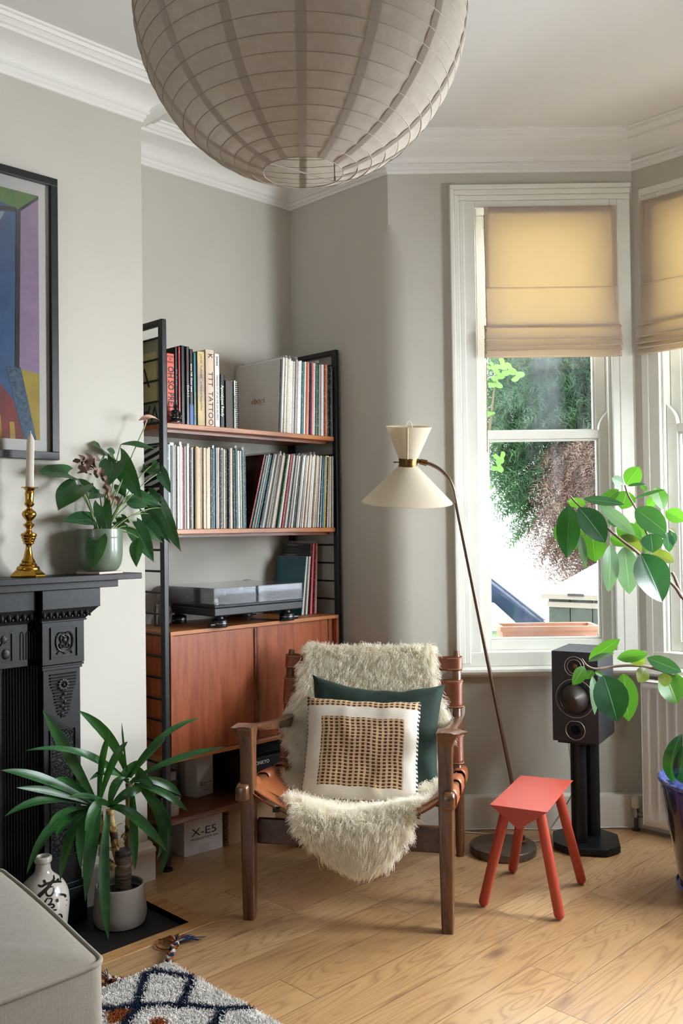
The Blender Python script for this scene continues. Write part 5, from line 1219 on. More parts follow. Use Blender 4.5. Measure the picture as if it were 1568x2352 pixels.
wz, wr = SH * 0.485, 0.073
b = MB(on_face(dcx, wz)); b.lathe([(wr * 0.86, 0.0), (wr * 0.86, 0.003), (wr * 0.80, 0.004), (wr * 0.76, 0.001)], 56); wo = obj('woofer', b, satin_blk, spk, smooth=40)
b = MB(on_face(dcx, wz)); b.lathe([(0.0, 0.0012), (wr * 0.3, 0.0010), (wr * 0.6, 0.0012), (wr * 0.76, 0.0026)], 56); obj('cone', b, mat('charcoal_cone', '#6a6462', 0.45, 0.25), wo, smooth=180)
b = MB(SM); b.tube(ring(dcx, wz, wr * 1.0), 0.0009, 6, caps=False); obj('trim_ring', b, copper, wo, smooth=60)
tz, tr_ = SH * 0.835, 0.036
b = MB(on_face(dcx, tz)); b.lathe([(tr_ * 0.72, 0.0), (tr_ * 0.72, 0.0016), (0.018, 0.0018), (0.014, 0.0008), (0.012, 0.001)], 48); tw = obj('tweeter', b, satin_blk, spk, smooth=40)
b = MB(on_face(dcx, tz)); b.lathe([(0.0125, 0.001), (0.010, 0.004), (0.006, 0.006), (0, 0.0066)], 28); obj('dome', b, mat('copper_dome', '#5f4030', 0.35, 0.7), tw, smooth=180)
b = MB(SM); b.tube(ring(dcx, tz, tr_ * 1.05, 'b', tr_ * 0.93), 0.0009, 6, caps=False); b.tube(ring(dcx, tz, tr_ * 0.74), 0.0008, 6, caps=False); obj('trim_ring', b, copper, tw, smooth=60)
pz, pr_ = SH * 0.135, 0.036
b = MB(on_face(dcx, pz)); b.lathe([(pr_ * 0.9, 0.0), (pr_ * 0.9, 0.0012), (pr_ * 0.55, 0.002), (pr_ * 0.50, 0.0006)], 48); po = obj('port', b, satin_blk, spk, smooth=40)
b = MB(on_face(dcx, pz)); b.lathe([(0, 0.0008), (pr_ * 0.52, 0.0008)], 32); obj('port_hole', b, mat('port_black', '#020202', 0.9), po)
b = MB(SM); b.tube(ring(dcx, pz, pr_ * 1.02, 't', pr_ * 0.94), 0.0009, 6, caps=False); obj('trim_ring', b, copper, po, smooth=60)
stc = SM @ V((SW / 2, SD / 2, 0)); stand = thing('speaker_stand', 'black twin-tube stand with octagonal base plate on the oak floor', 'speaker stand', (stc.x, stc.y, 0))
TM = frame((stc.x, stc.y, 0), sx_, -sn, (0, 0, 1))
b = MB(TM); b.box((-SW * 0.42, -SD * 0.43, pfl.z - 0.010), (SW * 0.42, SD * 0.45, pfl.z - 0.0006)); obj('top_plate', b, satin_blk, stand, bevel=0.002)
for (x, y) in ((-0.012, -0.045), (0.012, 0.055)):
    b = MB(TM); b.tube([(x, y, 0.028), (x, y, pfl.z - 0.010)], 0.030, 28); obj('column', b, satin_blk, stand, smooth=40)
hw, hd_, ch_ = 0.125, 0.125, 0.055
octo = [(-hw + ch_, -hd_), (hw - ch_, -hd_), (hw, -hd_ + ch_), (hw, hd_ - ch_), (hw - ch_, hd_), (-hw + ch_, hd_), (-hw, hd_ - ch_), (-hw, -hd_ + ch_)]
b = MB(TM @ Matrix.Rotation(math.radians(18), 4, 'Z')); b.prism(octo, 0.004, 0.030); obj('base_plate', b, satin_blk, stand, bevel=0.005)
b = MB(TM @ Matrix.Rotation(math.radians(18), 4, 'Z'))
for (x, y) in ((hw * .7, hd_ * .7), (-hw * .7, hd_ * .7), (hw * .7, -hd_ * .7), (-hw * .7, -hd_ * .7)):
    b = MB(TM @ Matrix.Rotation(math.radians(18), 4, 'Z')); b.lathe([(0.008, 0.0), (0.008, 0.005), (0, 0.005)], 10, c=(x, y, 0.0003)); obj('spike', b, satin_blk, stand)
# cable hanging behind the stand
b = MB(); b.tube(crom([SM @ V((0.03, SD + 0.006, 0.10)), SM @ V((-0.01, SD + 0.008, -0.03)), onz(1338, 1800, 0.20) if False else TM @ V((-0.055, 0.03, 0.22)), TM @ V((-0.10, 0.05, 0.12)), TM @ V((-0.155, 0.03, 0.03)), TM @ V((-0.17, -0.02, 0.004)), TM @ V((-0.19, -0.06, 0.0035))], 8), 0.0030, 7)
tag(obj('speaker_cable', b, flex, smooth=60), 'clear speaker cable running down beside the black stand', 'cable')

# ------------------------------------------------------------------ radiator under the bay front
rad_m = mat('radiator_enamel', '#e3dfd9', 0.35)
rx = 3.515; ry0 = 1.812; ry1 = 0.66; rz0, rz1 = 0.035, 0.612
rad = thing('radiator', 'cream panel radiator with vertical flutes under the right window', 'radiator', (rx, (ry0 + ry1) / 2, rz0))
def frad(u, v):
    y = ry0 + (ry1 - ry0) * u; z = rz0 + (rz1 - rz0) * v; pit = 0.0385
    k = ((ry0 - 0.025 - y) / pit) % 1.0; inside = (y < ry0 - 0.025) and (y > ry1 + 0.025)
    zf = min(1, max(0, (z - rz0 - 0.045) / 0.02)) * min(1, max(0, (rz1 - 0.035 - z) / 0.02))
    d = 0.5 - 0.5 * math.cos(2 * PI * k); d = min(1, d * 1.6)
    return (rx + (0.010 * d * zf if inside else 0), y, z)
b = MB(); b.grid(frad, 240, 24); obj('panel', b, rad_m, rad, smooth=60, solid=0.002)
b = MB(); b.box((rx - 0.003, ry0, rz0), (rx + 0.060, ry0 + 0.003, rz1)); b.box((rx - 0.003, ry1 - 0.003, rz0), (rx + 0.060, ry1, rz1)); obj('side_cover', b, rad_m, rad, bevel=0.001)
b = MB(); b.box((rx - 0.003, ry1, rz1), (rx + 0.060, ry0 + 0.003, rz1 + 0.006)); obj('top_grille', b, rad_m, rad, bevel=0.002)
b = MB(); b.box((rx + 0.05, ry1, rz0), (rx + 0.055, ry0, rz1)); obj('rear_panel', b, rad_m, rad)
for y in (1.45, 0.95):
    b = MB(); b.box((rx + 0.055, y - 0.02, rz0 + 0.1), (BX - 0.0005, y + 0.02, rz1 - 0.1)); obj('bracket', b, rad_m, rad)
chrome = mat('valve_chrome', '#8e8c88', 0.25, 0.95)
vp_ = onz(1460, 1903, 0.0); vx, vy = rx + 0.02, ry0 + 0.045
va = thing('radiator_valve', 'white capped chrome valve on the pipe beside the radiator', 'valve', (vx, vy, 0))
b = MB(); b.tube([(vx, vy, 0.0005), (vx, vy, 0.055)], 0.008, 12); b.lathe([(0.018, 0), (0.018, 0.004), (0.009, 0.006)], 16, c=(vx, vy, 0.0005)); obj('pipe', b, mat('dark_copper_pipe', '#5a4a40', 0.4, 0.6), va, smooth=40)
b = MB(); b.lathe([(0.011, 0.05), (0.014, 0.054), (0.014, 0.075), (0.011, 0.078), (0.011, 0.090), (0.0, 0.090)], 8, c=(vx, vy, 0)); b.tube([(vx, vy, 0.066), (vx, ry0 + 0.001, 0.066)], 0.009, 12); obj('body', b, chrome, va, smooth=30)
b = MB(); b.lathe([(0.013, 0.090), (0.016, 0.094), (0.015, 0.132), (0.010, 0.136), (0, 0.136)], 20, c=(vx, vy, 0)); obj('cap', b, mat('valve_cap', '#d9d2c2', 0.4), va, smooth=40)

# ------------------------------------------------------------------ paper lantern
LR = 0.362; lc = CP + ray(692, 31) * (LR * FPX / 380)
paper = NT('washi_paper'); _co = paper.coord('Object'); _f = paper.noise(_co, 45, 5, 0.7)
_c = paper.mix(paper.ramp(_f, [(0.4, (0, 0, 0, 1)), (0.62, (1, 1, 1, 1))]), S('#c9c0b5'), S('#d4cbc1'))
_d = paper.n('ShaderNodeBsdfDiffuse', {0: _c}); _t = paper.n('ShaderNodeBsdfTranslucent', {0: S('#d3c8ba')})
_b = paper.bump(paper.noise(_co, 26, 4, 0.6), 0.25, 0.004); paper.t.links.new(_b, _d.inputs['Normal'])
paper = paper.end(paper.n('ShaderNodeMixShader', {0: 0.36, 1: _d.outputs[0], 2: _t.outputs[0]}).outputs[0])
wire = mat('lantern_wire', '#a0948a', 0.6, 0.0)
lan = thing('paper_lantern', 'huge round paper lantern hanging from the ceiling', 'lantern', lc)
ro = 0.087; zo = -math.sqrt(LR ** 2 - ro ** 2); NR = 29
zs_ = [LR * math.sin(-math.acos(ro / LR) + 2 * math.acos(ro / LR) * k / NR) for k in range(NR + 1)]
prof = []
for k in range(NR):
    for q in range(4):
        t_ = q / 4; a0 = -math.acos(ro / LR) + 2 * math.acos(ro / LR) * (k + t_) / NR
        rr = LR * (1 - 0.0045 * math.sin(PI * t_)); prof.append((rr * math.cos(a0), rr * math.sin(a0)))
a0 = math.acos(ro / LR); prof.append((ro, LR * math.sin(a0)))
b = MB(Matrix.Translation(lc)); n_ = 144; vs = []; fs = []
def crinkle(a, z): return 1 + 0.0022 * noise.noise(V((math.cos(a) * 6, math.sin(a) * 6, z * 22)))
for r_, z in prof:
    for k in range(n_):
        a = 2 * PI * k / n_; c_ = crinkle(a, z); vs.append((r_ * c_ * math.cos(a), r_ * c_ * math.sin(a), z))
for j in range(len(prof) - 1):
    for k in range(n_): fs.append((j * n_ + k, j * n_ + (k + 1) % n_, (j + 1) * n_ + (k + 1) % n_, (j + 1) * n_ + k))
b.add(vs, fs); sh = obj('shade', b, paper, lan, smooth=180)
# overlapped seams: a second thickness of paper every twentieth of the way round
seam_m = translucent('washi_double', '#cbc2b8', '#cabfb2', 0.28)
aw = math.atan2(-CAMF.y, -CAMF.x) + 0.0
for k in range(14):
    a = aw + 0.03 + 2 * PI * k / 14; b = MB(Matrix.Translation(lc)); hw_ = 0.0105
    def fse(u, v, a=a):
        t_ = -math.acos(ro / LR) + 2 * math.acos(ro / LR) * v; rr = LR * 1.0012 * math.cos(t_); w_ = (2 * u - 1) * hw_ * (0.55 + 0.45 * math.cos(t_))
        return ((rr) * math.cos(a) - w_ * math.sin(a), rr * math.sin(a) + w_ * math.cos(a), LR * 1.0012 * math.sin(t_))
    b.grid(fse, 2, 60); obj('seam', b, seam_m, sh, smooth=180)
for k in range(NR + 1):
    t_ = -math.acos(ro / LR) + 2 * math.acos(ro / LR) * k / NR; r_, z = LR * math.cos(t_), LR * math.sin(t_)
    b = MB(Matrix.Translation(lc)); b.tube([(r_ * 1.0005 * math.cos(2 * PI * q / 96), r_ * 1.0005 * math.sin(2 * PI * q / 96), z + 0.0018 * noise.noise(V((math.cos(2 * PI * q / 96) * 2, math.sin(2 * PI * q / 96) * 2, k)))) for q in range(97)], 0.0009, 5, caps=False); obj('hoop', b, wire, sh, smooth=60)
b = MB(Matrix.Translation(lc)); d_ = (CAMR * 0.80 + CAMF * 0.60).normalized()
q0, q1 = d_ * ro * 0.99 + V((0, 0, zo)), -d_ * ro * 0.99 + V((0, 0, zo))
b.tube([q0 + V((0, 0, 0.012)), q0, q1, q1 + V((0, 0, 0.012))], 0.0016, 6)
for sgn in (1, -1): b.tube([d_ * sgn * ro * 0.97 + V((0, 0, zo)), d_ * sgn * ro * 0.97 + V((0, 0, -zo))], 0.0014, 6)
b.tube([d_ * ro * 0.99 + V((0, 0, -zo)), -d_ * ro * 0.99 + V((0, 0, -zo))], 0.0016, 6); obj('stretcher_frame', b, wire, lan, smooth=60)
b = MB(Matrix.Translation(lc)); b.tube([(0, 0, 0.06), (0, 0, CEIL - lc.z - 0.03)], 0.003, 8); obj('cord', b, mat('white_flex', '#d9d6d0', 0.4), lan)
b = MB(Matrix.Translation(lc)); b.lathe([(0.0, -0.09), (0.022, -0.075), (0.030, -0.045), (0.024, -0.01), (0.013, 0.015), (0.014, 0.06), (0, 0.065)], 20); obj('bulb', b, mat('opal_bulb', '#f0eee8', 0.25), lan, smooth=60)
b = MB(); b.lathe([(0.012, -0.035), (0.045, -0.012), (0.05, 0.0), (0, 0.0)], 28, c=(lc.x, lc.y, CEIL - 0.0005)); obj('ceiling_rose', b, trim_paint, lan, smooth=40)
# ------------------------------------------------------------------ hearth, cast-iron fireplace
slate = mat('black_slate', '#0d0d0f', 0.6, var=(12, '#17171a', 0.6), bump=(40, 0.12))
tag(struct('hearth', MB().box((HX0 + 0.001, HY + 0.001, -0.058), (HX1 - 0.001, YC - 0.0005, -0.020)), slate), 'black slate hearth slab set into the oak floor', 'hearth'); bpy.data.objects['hearth'].pop('kind')
iron = mat('black_painted_iron', '#0b0c10', 0.48, 0.1, bump=(70, 0.10), **{'Specular IOR Level': 0.4}); iron_dark = mat('sooty_iron', '#08080a', 0.6, 0.1)
def crackle():
    t = NT('crackled_iron'); co = t.coord('Object'); vo = t.n('ShaderNodeTexVoronoi', {'Vector': co, 'Scale': 75.0}, feature='DISTANCE_TO_EDGE')
    h = t.ramp(vo.outputs[0], [(0.0, (0, 0, 0, 1)), (0.12, (1, 1, 1, 1))]); b = t.pbsdf(S('#0b0c10'), 0.46, 0.1); t.t.links.new(t.bump(h, 0.7, 0.006), b.inputs['Normal']); return t.end(b.outputs[0])
crk = crackle()
FXC = 1.02                                       # middle of the chimneypiece
fire = thing('fireplace', 'black cast-iron fireplace surround with moulded pilasters and mantelshelf', 'fireplace', (FXC, YC - 0.07, -0.02))
MZ = 1.110; MYF = 2.712
b = MB(); b.box((2 * FXC - 1.743, MYF, MZ - 0.020), (1.743, YC - 0.0005, MZ)); ms_ = obj('mantelshelf', b, iron, fire, bevel=0.002)
b = MB(); b.box((2 * FXC - 1.668, MYF + 0.028, 1.066), (1.668, YC - 0.0005, MZ - 0.020)); obj('bed_mould', b, iron, fire, bevel=0.002)
XF = lambda x, sg: x if sg > 0 else 2 * FXC - x
def fbox(m, x0, y0, z0, x1, y1, z1, sg): m.box((XF(x0, sg), y0, z0), (XF(x1, sg), y1, z1))
yp = 2.765
for sg in (1, -1):
    b = MB(); fbox(b, 1.395, 2.742, 1.004, 1.601, YC - 0.0005, 1.066, sg); pi_ = obj('pilaster', b, iron, fire, bevel=0.002)
    b = MB(); fbox(b, 1.405, yp, 0.825, 1.553, YC - 0.0005, 0.968, sg); fbox(b, 1.400, yp - 0.006, 0.962, 1.560, YC - 0.0005, 0.968, sg); fbox(b, 1.402, yp - 0.004, 0.818, 1.550, YC - 0.0005, 0.824, sg); fbox(b, 1.404, yp - 0.001, 0.808, 1.545, YC - 0.0005, 0.818, sg)
    obj('capital_block', b, iron, pi_, bevel=0.0015)
    # egg-and-leaf moulding under the top block: flared slopes with beads
    b = MB(); xs0, xs1 = XF(1.402, sg), XF(1.556, sg); xt0, xt1 = XF(1.396, sg), XF(1.597, sg)
    b.hexa([(min(xs0, xs1), yp - 0.002, 0.968), (max(xs0, xs1), yp - 0.002, 0.968), (max(xs0, xs1), YC - 0.001, 0.968), (min(xs0, xs1), YC - 0.001, 0.968), (min(xt0, xt1), 2.746, 1.004), (max(xt0, xt1), 2.746, 1.004), (max(xt0, xt1), YC - 0.001, 1.004), (min(xt0, xt1), YC - 0.001, 1.004)])
    for k in range(8):
        x = XF(1.405 + k * 0.0215, sg); b.ball((x, 2.752, 0.986), 0.0085, 8, (0.75, 0.9, 1.5))
        b.ball((x + 0.011 * sg, 2.750, 0.979), 0.0045, 6)
    obj('egg_moulding', b, iron, pi_, smooth=40)
    # square panel: sunk frame with a cartouche
    b = MB(); x0, x1, z0, z1 = 1.433, 1.530, 0.843, 0.945; w = 0.005
    for (a0, c0, a1, c1) in ((x0, z0, x1, z0 + w), (x0, z1 - w, x1, z1), (x0, z0 + w, x0 + w, z1 - w), (x1 - w, z0 + w, x1, z1 - w)): fbox(b, a0, yp - 0.005, c0, a1, yp + 0.001, c1, sg)
    cx_, cz_ = XF(1.482, sg), 0.895
    def crv(pts, r=0.0022): b.tube(crom([(cx_ + x * sg, yp - 0.0022, cz_ + z) for x, z in pts], 5), r, 6)
    crv([(0, -0.016), (-0.010, 0.0), (-0.015, 0.014), (-0.008, 0.022), (0, 0.017), (0.008, 0.022), (0.015, 0.014), (0.010, 0.0), (0, -0.016)], 0.003)
    for s2 in (-1, 1):
        crv([(s2 * 0.002, -0.014), (s2 * 0.012, -0.018), (s2 * 0.018, -0.010), (s2 * 0.013, -0.004), (s2 * 0.010, -0.009)], 0.0025)
        crv([(s2 * 0.003, 0.030), (s2 * 0.018, 0.031), (s2 * 0.027, 0.018), (s2 * 0.029, 0.0), (s2 * 0.024, -0.018), (s2 * 0.012, -0.028), (0, -0.030)], 0.0028)
        crv([(s2 * 0.010, -0.026), (s2 * 0.022, -0.030), (s2 * 0.026, -0.038)], 0.002)
        for k in range(6): b.ball((cx_ + s2 * (0.029 - 0.001 * k), yp - 0.001, cz_ + 0.022 - k * 0.009), 0.0028, 6)
    b.ball((cx_, yp - 0.001, cz_ + 0.006), 0.009, 10, (1.0, 0.5, 1.1)); b.ball((cx_, yp - 0.001, cz_ - 0.034), 0.006, 8, (1.4, 0.5, 0.8))
    obj('cartouche_panel', b, iron, pi_, smooth=40)
    # shaft with ribbed drop ornament and crackled panel
    b = MB(); fbox(b, 1.410, yp + 0.006, 0.10, 1.541, YC - 0.0005, 0.808, sg); obj('shaft', b, iron, pi_, bevel=0.002)
    b = MB(); ys = yp + 0.004
    for k in range(15):
        z = 0.792 - k * 0.0098; t_ = k / 14; hw_ = lerp_t([(0, 0.046), (0.25, 0.044), (0.42, 0.033), (0.62, 0.029), (0.72, 0.024), (0.9, 0.020), (1, 0.008)], t_)
        b.tube([(XF(1.479, sg) - hw_, ys, z), (XF(1.479, sg) + hw_, ys, z)], 0.0030, 6)
    fc = (XF(1.479, sg), ys - 0.002, 0.757); b.ball(fc, 0.006, 10)
    for k in range(11):
        a = 2 * PI * k / 11; b.ball((fc[0] + 0.0145 * math.cos(a), fc[1], fc[2] + 0.0145 * math.sin(a)), 0.0062, 8, (1, 0.6, 1))
    for k in range(6): b.ball((fc[0] + 0.005 * (-1) ** k, ys - 0.001, 0.727 - k * 0.0125), 0.0062, 8, (1.1, 0.6, 1.0))
    obj('drop_ornament', b, iron, pi_, smooth=40)
    b = MB(); fbox(b, 1.437, yp + 0.0052, 0.21, 1.517, yp + 0.0058, 0.612, sg); obj('crackled_panel', b, crk, pi_)
    b = MB(); x0, x1, z0, z1 = 1.431, 1.523, 0.204, 0.618
    for (a0, c0, a1, c1) in ((x0, z0, x1, z0 + w), (x0, z1 - w, x1, z1), (x0, z0 + w, x0 + w, z1 - w), (x1 - w, z0 + w, x1, z1 - w)): fbox(b, a0, yp + 0.001, c0, a1, yp + 0.007, c1, sg)
    obj('panel_frame', b, iron, pi_, bevel=0.001)
    b = MB(); fbox(b, 1.398, yp - 0.008, -0.0195, 1.553, YC - 0.0005, 0.10, sg); fbox(b, 1.404, yp - 0.003, 0.10, 1.547, YC - 0.0005, 0.118, sg); obj('plinth', b, iron, pi_, bevel=0.003)
    # reeded cheek running back to the insert
    b = MB(); p0, p1 = V((XF(1.408, sg), 2.798, 0)), V((XF(1.318, sg), 2.856, 0))
    for k in range(12):
        p = p0.lerp(p1, (k + 0.5) / 12); b.tube([(p.x, p.y, -0.019), (p.x, p.y, 0.825)], 0.0042, 6)
    b.hexa([(min(p0.x, p1.x), 2.857, -0.019), (max(p0.x, p1.x), 2.857, -0.019), (max(p0.x, p1.x), 2.8695, -0.019), (min(p0.x, p1.x), 2.8695, -0.019), (min(p0.x, p1.x), 2.857, 0.825), (max(p0.x, p1.x), 2.857, 0.825), (max(p0.x, p1.x), 2.8695, 0.825), (min(p0.x, p1.x), 2.8695, 0.825)])
    obj('reeded_cheek', b, iron, fire, smooth=40)
# frieze with flutes and leaf panels
fy_ = 2.795
b = MB(); b.box((2 * FXC - 1.372, fy_, 0.826), (1.372, YC - 0.0005, 0.962)); b.box((2 * FXC - 1.385, 2.765, 1.004), (1.385, YC - 0.0005, 1.066))
fr_ = obj('frieze', b, iron, fire, bevel=0.002)
b = MB(); b.hexa([(2 * FXC - 1.372, fy_ - 0.002, 0.962), (1.372, fy_ - 0.002, 0.962), (1.372, YC - 0.001, 0.962), (2 * FXC - 1.372, YC - 0.001, 0.962), (2 * FXC - 1.384, 2.770, 1.004), (1.384, 2.770, 1.004), (1.384, YC - 0.001, 1.004), (2 * FXC - 1.384, YC - 0.001, 1.004)])
for k in range(30):
    x = 2 * FXC - 1.37 + k * 0.0243; b.ball((x, 2.778, 0.984), 0.0095, 8, (0.75, 0.9, 1.5)); b.ball((x + 0.012, 2.777, 0.977), 0.005, 6)
obj('egg_moulding', b, iron, fr_, smooth=40)
for sg in (1, -1):
    b = MB()
    for px in (50, 63.5, 77):
        x = XF(ony(px, 1480, fy_).x, sg)
        for dx in (-0.0052, 0.0052): b.tube([(x + dx, fy_ - 0.0005, 0.848), (x + dx, fy_ - 0.0005, 0.928), (x + dx * 0.5, fy_ - 0.0005, 0.935), (x, fy_ - 0.0005, 0.937)], 0.0016, 6)
    obj('flutes', b, iron, fr_, smooth=40)
for sg in (1, -1):
    b = MB(); x1 = XF(ony(30, 1480, fy_).x, sg); x0 = XF(ony(30, 1480, fy_).x - 0.12, sg); xa, xb_ = min(x0, x1), max(x0, x1)
    for (a0, c0, a1, c1) in ((xa, 0.845, xb_, 0.850), (xa, 0.935, xb_, 0.940), (xa, 0.85, xa + 0.005, 0.935), (xb_ - 0.005, 0.85, xb_, 0.935)): b.box((a0, fy_ - 0.004, c0), (a1, fy_ + 0.001, c1))
    xm_ = (xa + xb_) / 2
    b.tube(crom([(xm_ - 0.035, fy_ - 0.002, 0.86), (xm_, fy_ - 0.003, 0.885), (xm_ + 0.02, fy_ - 0.002, 0.90), (xm_ + 0.035, fy_ - 0.002, 0.925)], 5), 0.002, 6)
    for (dx, z, r_) in ((0.030, 0.918, 0.011), (0.036, 0.872, 0.014), (0.0, 0.865, 0.012), (-0.02, 0.905, 0.013)): b.ball((xm_ + dx, fy_ - 0.001, z), r_, 10, (1.0, 0.25, 1.25))
    obj('leaf_panel', b, iron, fr_, smooth=40)
# insert, fire opening and grate
b = MB(); yi = 2.856
for (x0, z0, x1, z1) in ((2 * FXC - 1.318, -0.019, 0.80, 0.825), (1.24, -0.019, 1.318, 0.825), (0.80, 0.66, 1.24, 0.825)): b.box((x0, yi, z0), (x1, YC - 0.0005, z1))
for k in range(44):
    z = 0.03 + k * 0.0172; sgn = 1 if k % 2 else -1; x = ony(20, 1700, yi).x
    b.tube([(x - 0.022, yi - 0.001, z + 0.010), (x + 0.022, yi - 0.001, z + 0.010 + 0.012 * sgn)], 0.0022, 5)
for x in (ony(7, 1700, yi).x, ony(33, 1700, yi).x): b.tube([(x, yi, -0.01), (x, yi, 0.805)], 0.003, 6)
obj('insert', b, iron, fire, smooth=30)
b = MB(); b.box((0.80, YC - 0.004, -0.019), (1.24, YC - 0.0006, 0.66)); obj('fire_opening', b, mat('opening_dark', '#020202', 0.95), fire)  # flat near-black panel; darkness of the recess put into its colour
b = MB()
for k in range(7):
    z = 0.03 + k * 0.045; b.tube(crom([(0.80, 2.84, z), (0.90, 2.800, z), (1.02, 2.790, z), (1.14, 2.800, z), (1.245, 2.845, z)], 5), 0.009 if k % 2 else 0.012, 8)
for x in (0.86, 0.94, 1.02, 1.10, 1.18): b.tube([(x, 2.805, -0.019), (x, 2.802, 0.33)], 0.006, 8)
b.box((1.20, 2.80, -0.019), (1.26, 2.8555, 0.30)); obj('grate', b, iron_dark, fire, smooth=40)

# ------------------------------------------------------------------ on the mantelshelf
poly_brass = mat('polished_brass', '#b98d3c', 0.2, 1.0, var=(14, '#8a6428', 0.35))
cp_ = ony(64, 1312, 2.786); cx_, cy_ = cp_.x, 2.786
TM_ = Matrix.Translation((cx_, cy_, MZ + 0.0006)) @ Matrix.Rotation(math.radians(1.5), 4, CAMF)
stick = thing('candlestick', 'turned brass candlestick with octagonal foot on the black mantelshelf', 'candlestick', (cx_, cy_, MZ))
u_ = 0.000603
b = MB(Matrix.Translation((cx_, cy_, MZ + 0.0006))); b.lathe([(0.0, 0.0), (0.056, 0.0), (0.057, 0.006), (0.050, 0.013), (0.042, 0.020), (0.035, 0.0245)], 8); obj('foot', b, poly_brass, stick, bevel=0.001)
pr = [(58, 38), (60, 44), (56, 56), (44, 62), (46, 68), (34, 80), (36, 86), (24, 104), (20, 130), (15, 150), (14, 168), (17, 176), (28, 182), (26, 190), (33, 197), (31, 204), (38, 211), (36, 219), (42, 226), (40, 236), (22, 244), (14, 252), (13, 264), (20, 272), (30, 282), (28, 288), (16, 296), (14, 306), (24, 318), (36, 334), (38, 344), (34, 356), (22, 366), (13, 374), (13, 382), (22, 390), (26, 398), (20, 408), (22, 440), (24, 462), (20, 470), (26, 476), (30, 482), (43, 486), (44, 490), (30, 492), (18, 490), (17, 470)]
b = MB(TM_); b.lathe([(r_ * u_, h * u_ * 0.965) for r_, h in pr], 32); obj('stem', b, poly_brass, stick, smooth=50)
wax = translucent('white_wax', '#e6e1d8', '#e0cdb0', 0.25)
cz0 = 0.962 * 490 * u_
b = MB(TM_); b.lathe([(0.0, cz0 - 0.012), (0.0098, cz0 - 0.012), (0.0100, cz0 + 0.001), (0.0124, cz0 + 0.002), (0.0120, cz0 + 0.145), (0.0112, cz0 + 0.153), (0.007, cz0 + 0.163), (0.0035, cz0 + 0.171), (0.0, cz0 + 0.172)], 24); cd = obj('candle', b, wax, smooth=50)
tag(cd, 'white candle standing unlit in the brass candlestick', 'candle')
b = MB(TM_); b.tube([(0, 0, cz0 + 0.170), (0.0006, 0, cz0 + 0.182)], 0.0011, 6); obj('wick', b, mat('candle_wick', '#d9d0c0', 0.8), cd)
# tile under the plant
pp_ = ony(232, 1308, 2.785); qx, qy = pp_.x, 2.790
b = MB(Matrix.Translation((qx - 0.006, qy - 0.006, MZ + 0.0006)) @ Matrix.Rotation(math.radians(14), 4, 'Z')); b.box((-0.054, -0.054, 0), (0.054, 0.054, 0.008))
tag(obj('coaster_tile', b, mat('pale_tile', '#b3a196', 0.5, bump=(60, 0.1)), bevel=0.0015), 'square pale tile under the potted plant on the mantelshelf', 'coaster')

# ------------------------------------------------------------------ framed picture
blk_wood = mat('black_frame_wood', '#141417', 0.4, bump=(90, 0.05)); mount = mat('white_mount_board', '#f0ecea', 0.8)
fx1 = 1.512; fx0 = fx1 - 0.78; fz0, fz1 = 1.492, 2.436; fyf = 2.842; fw = 0.026
pic = thing('framed_picture', 'large black-framed abstract colour print hung on the chimney breast', 'picture', ((fx0 + fx1) / 2, 2.856, fz0))
b = MB(); b.box((fx0, fyf, fz0), (fx1, YC - 0.0005, fz0 + fw)).box((fx0, fyf, fz1 - fw), (fx1, YC - 0.0005, fz1)).box((fx0, fyf, fz0 + fw), (fx0 + fw, YC - 0.0005, fz1 - fw)).box((fx1 - fw, fyf, fz0 + fw), (fx1, YC - 0.0005, fz1 - fw)); obj('frame', b, blk_wood, pic, bevel=0.0015)
ym = 2.859
b = MB(); b.box((fx0 + fw - 0.001, ym, fz0 + fw - 0.001), (fx1 - fw + 0.001, ym + 0.003, fz1 - fw + 0.001)); obj('mount', b, mount, pic)
ax1_, az0, az1 = 1.450, 1.556, 2.368; ax0_ = fx0 + fw + 0.036
def paint(c1, c2, sc_=18): return mat('paint_' + c1[1:], c1, 0.55, var=(sc_, c2, 0.8), bump=(55, 0.25))
layers = [(paint('#3f6a9f', '#2c5080'), [(ax0_, az0), (ax1_, az0), (ax1_, az1), (ax0_, az1)]),
          (paint('#9fb6c9', '#7f9fc0'), [(ax0_, 2.18), (1.335, 2.29), (1.30, 2.22), (1.12, 2.16), (ax0_, 2.10)]),
          (paint('#a58bb0', '#b79abf', 26), [(1.385, 2.305), (ax1_, 2.362), (ax1_, 1.775), (1.380, 1.785)]),
          (paint('#6f9a4a', '#557f3c'), [(1.23, az1), (ax1_, az1), (ax1_, 2.362), (1.385, 2.305), (1.30, 2.325)]),
          (paint('#9a6f9f', '#855a8f'), [(ax0_, az1), (1.23, az1), (1.30, 2.325), (1.10, 2.285), (ax0_, 2.25)]),
          (paint('#c9ae3a', '#b0962c'), [(1.380, 1.785), (ax1_, 1.775), (ax1_, az0), (1.43, az0)]),
          (paint('#2d4a63', '#5f86a8', 70), [(1.335, 1.79), (1.385, 1.79), (1.438, az0), (1.395, az0)]),
          (paint('#9c3a36', '#6a2a30'), [(ax0_, 1.70), (1.31, 1.735), (1.36, 1.68), (1.395, az0), (ax0_, az0)])]
layers += [(paint('#d0a53c', '#b98c2c'), [(x, 1.69 - 0.02 * k), (x + 0.016, 1.69 - 0.02 * k), (x + 0.020, az0), (x + 0.002, az0)]) for k, x in enumerate((1.14, 1.19, 1.245, 1.30, 1.345))]
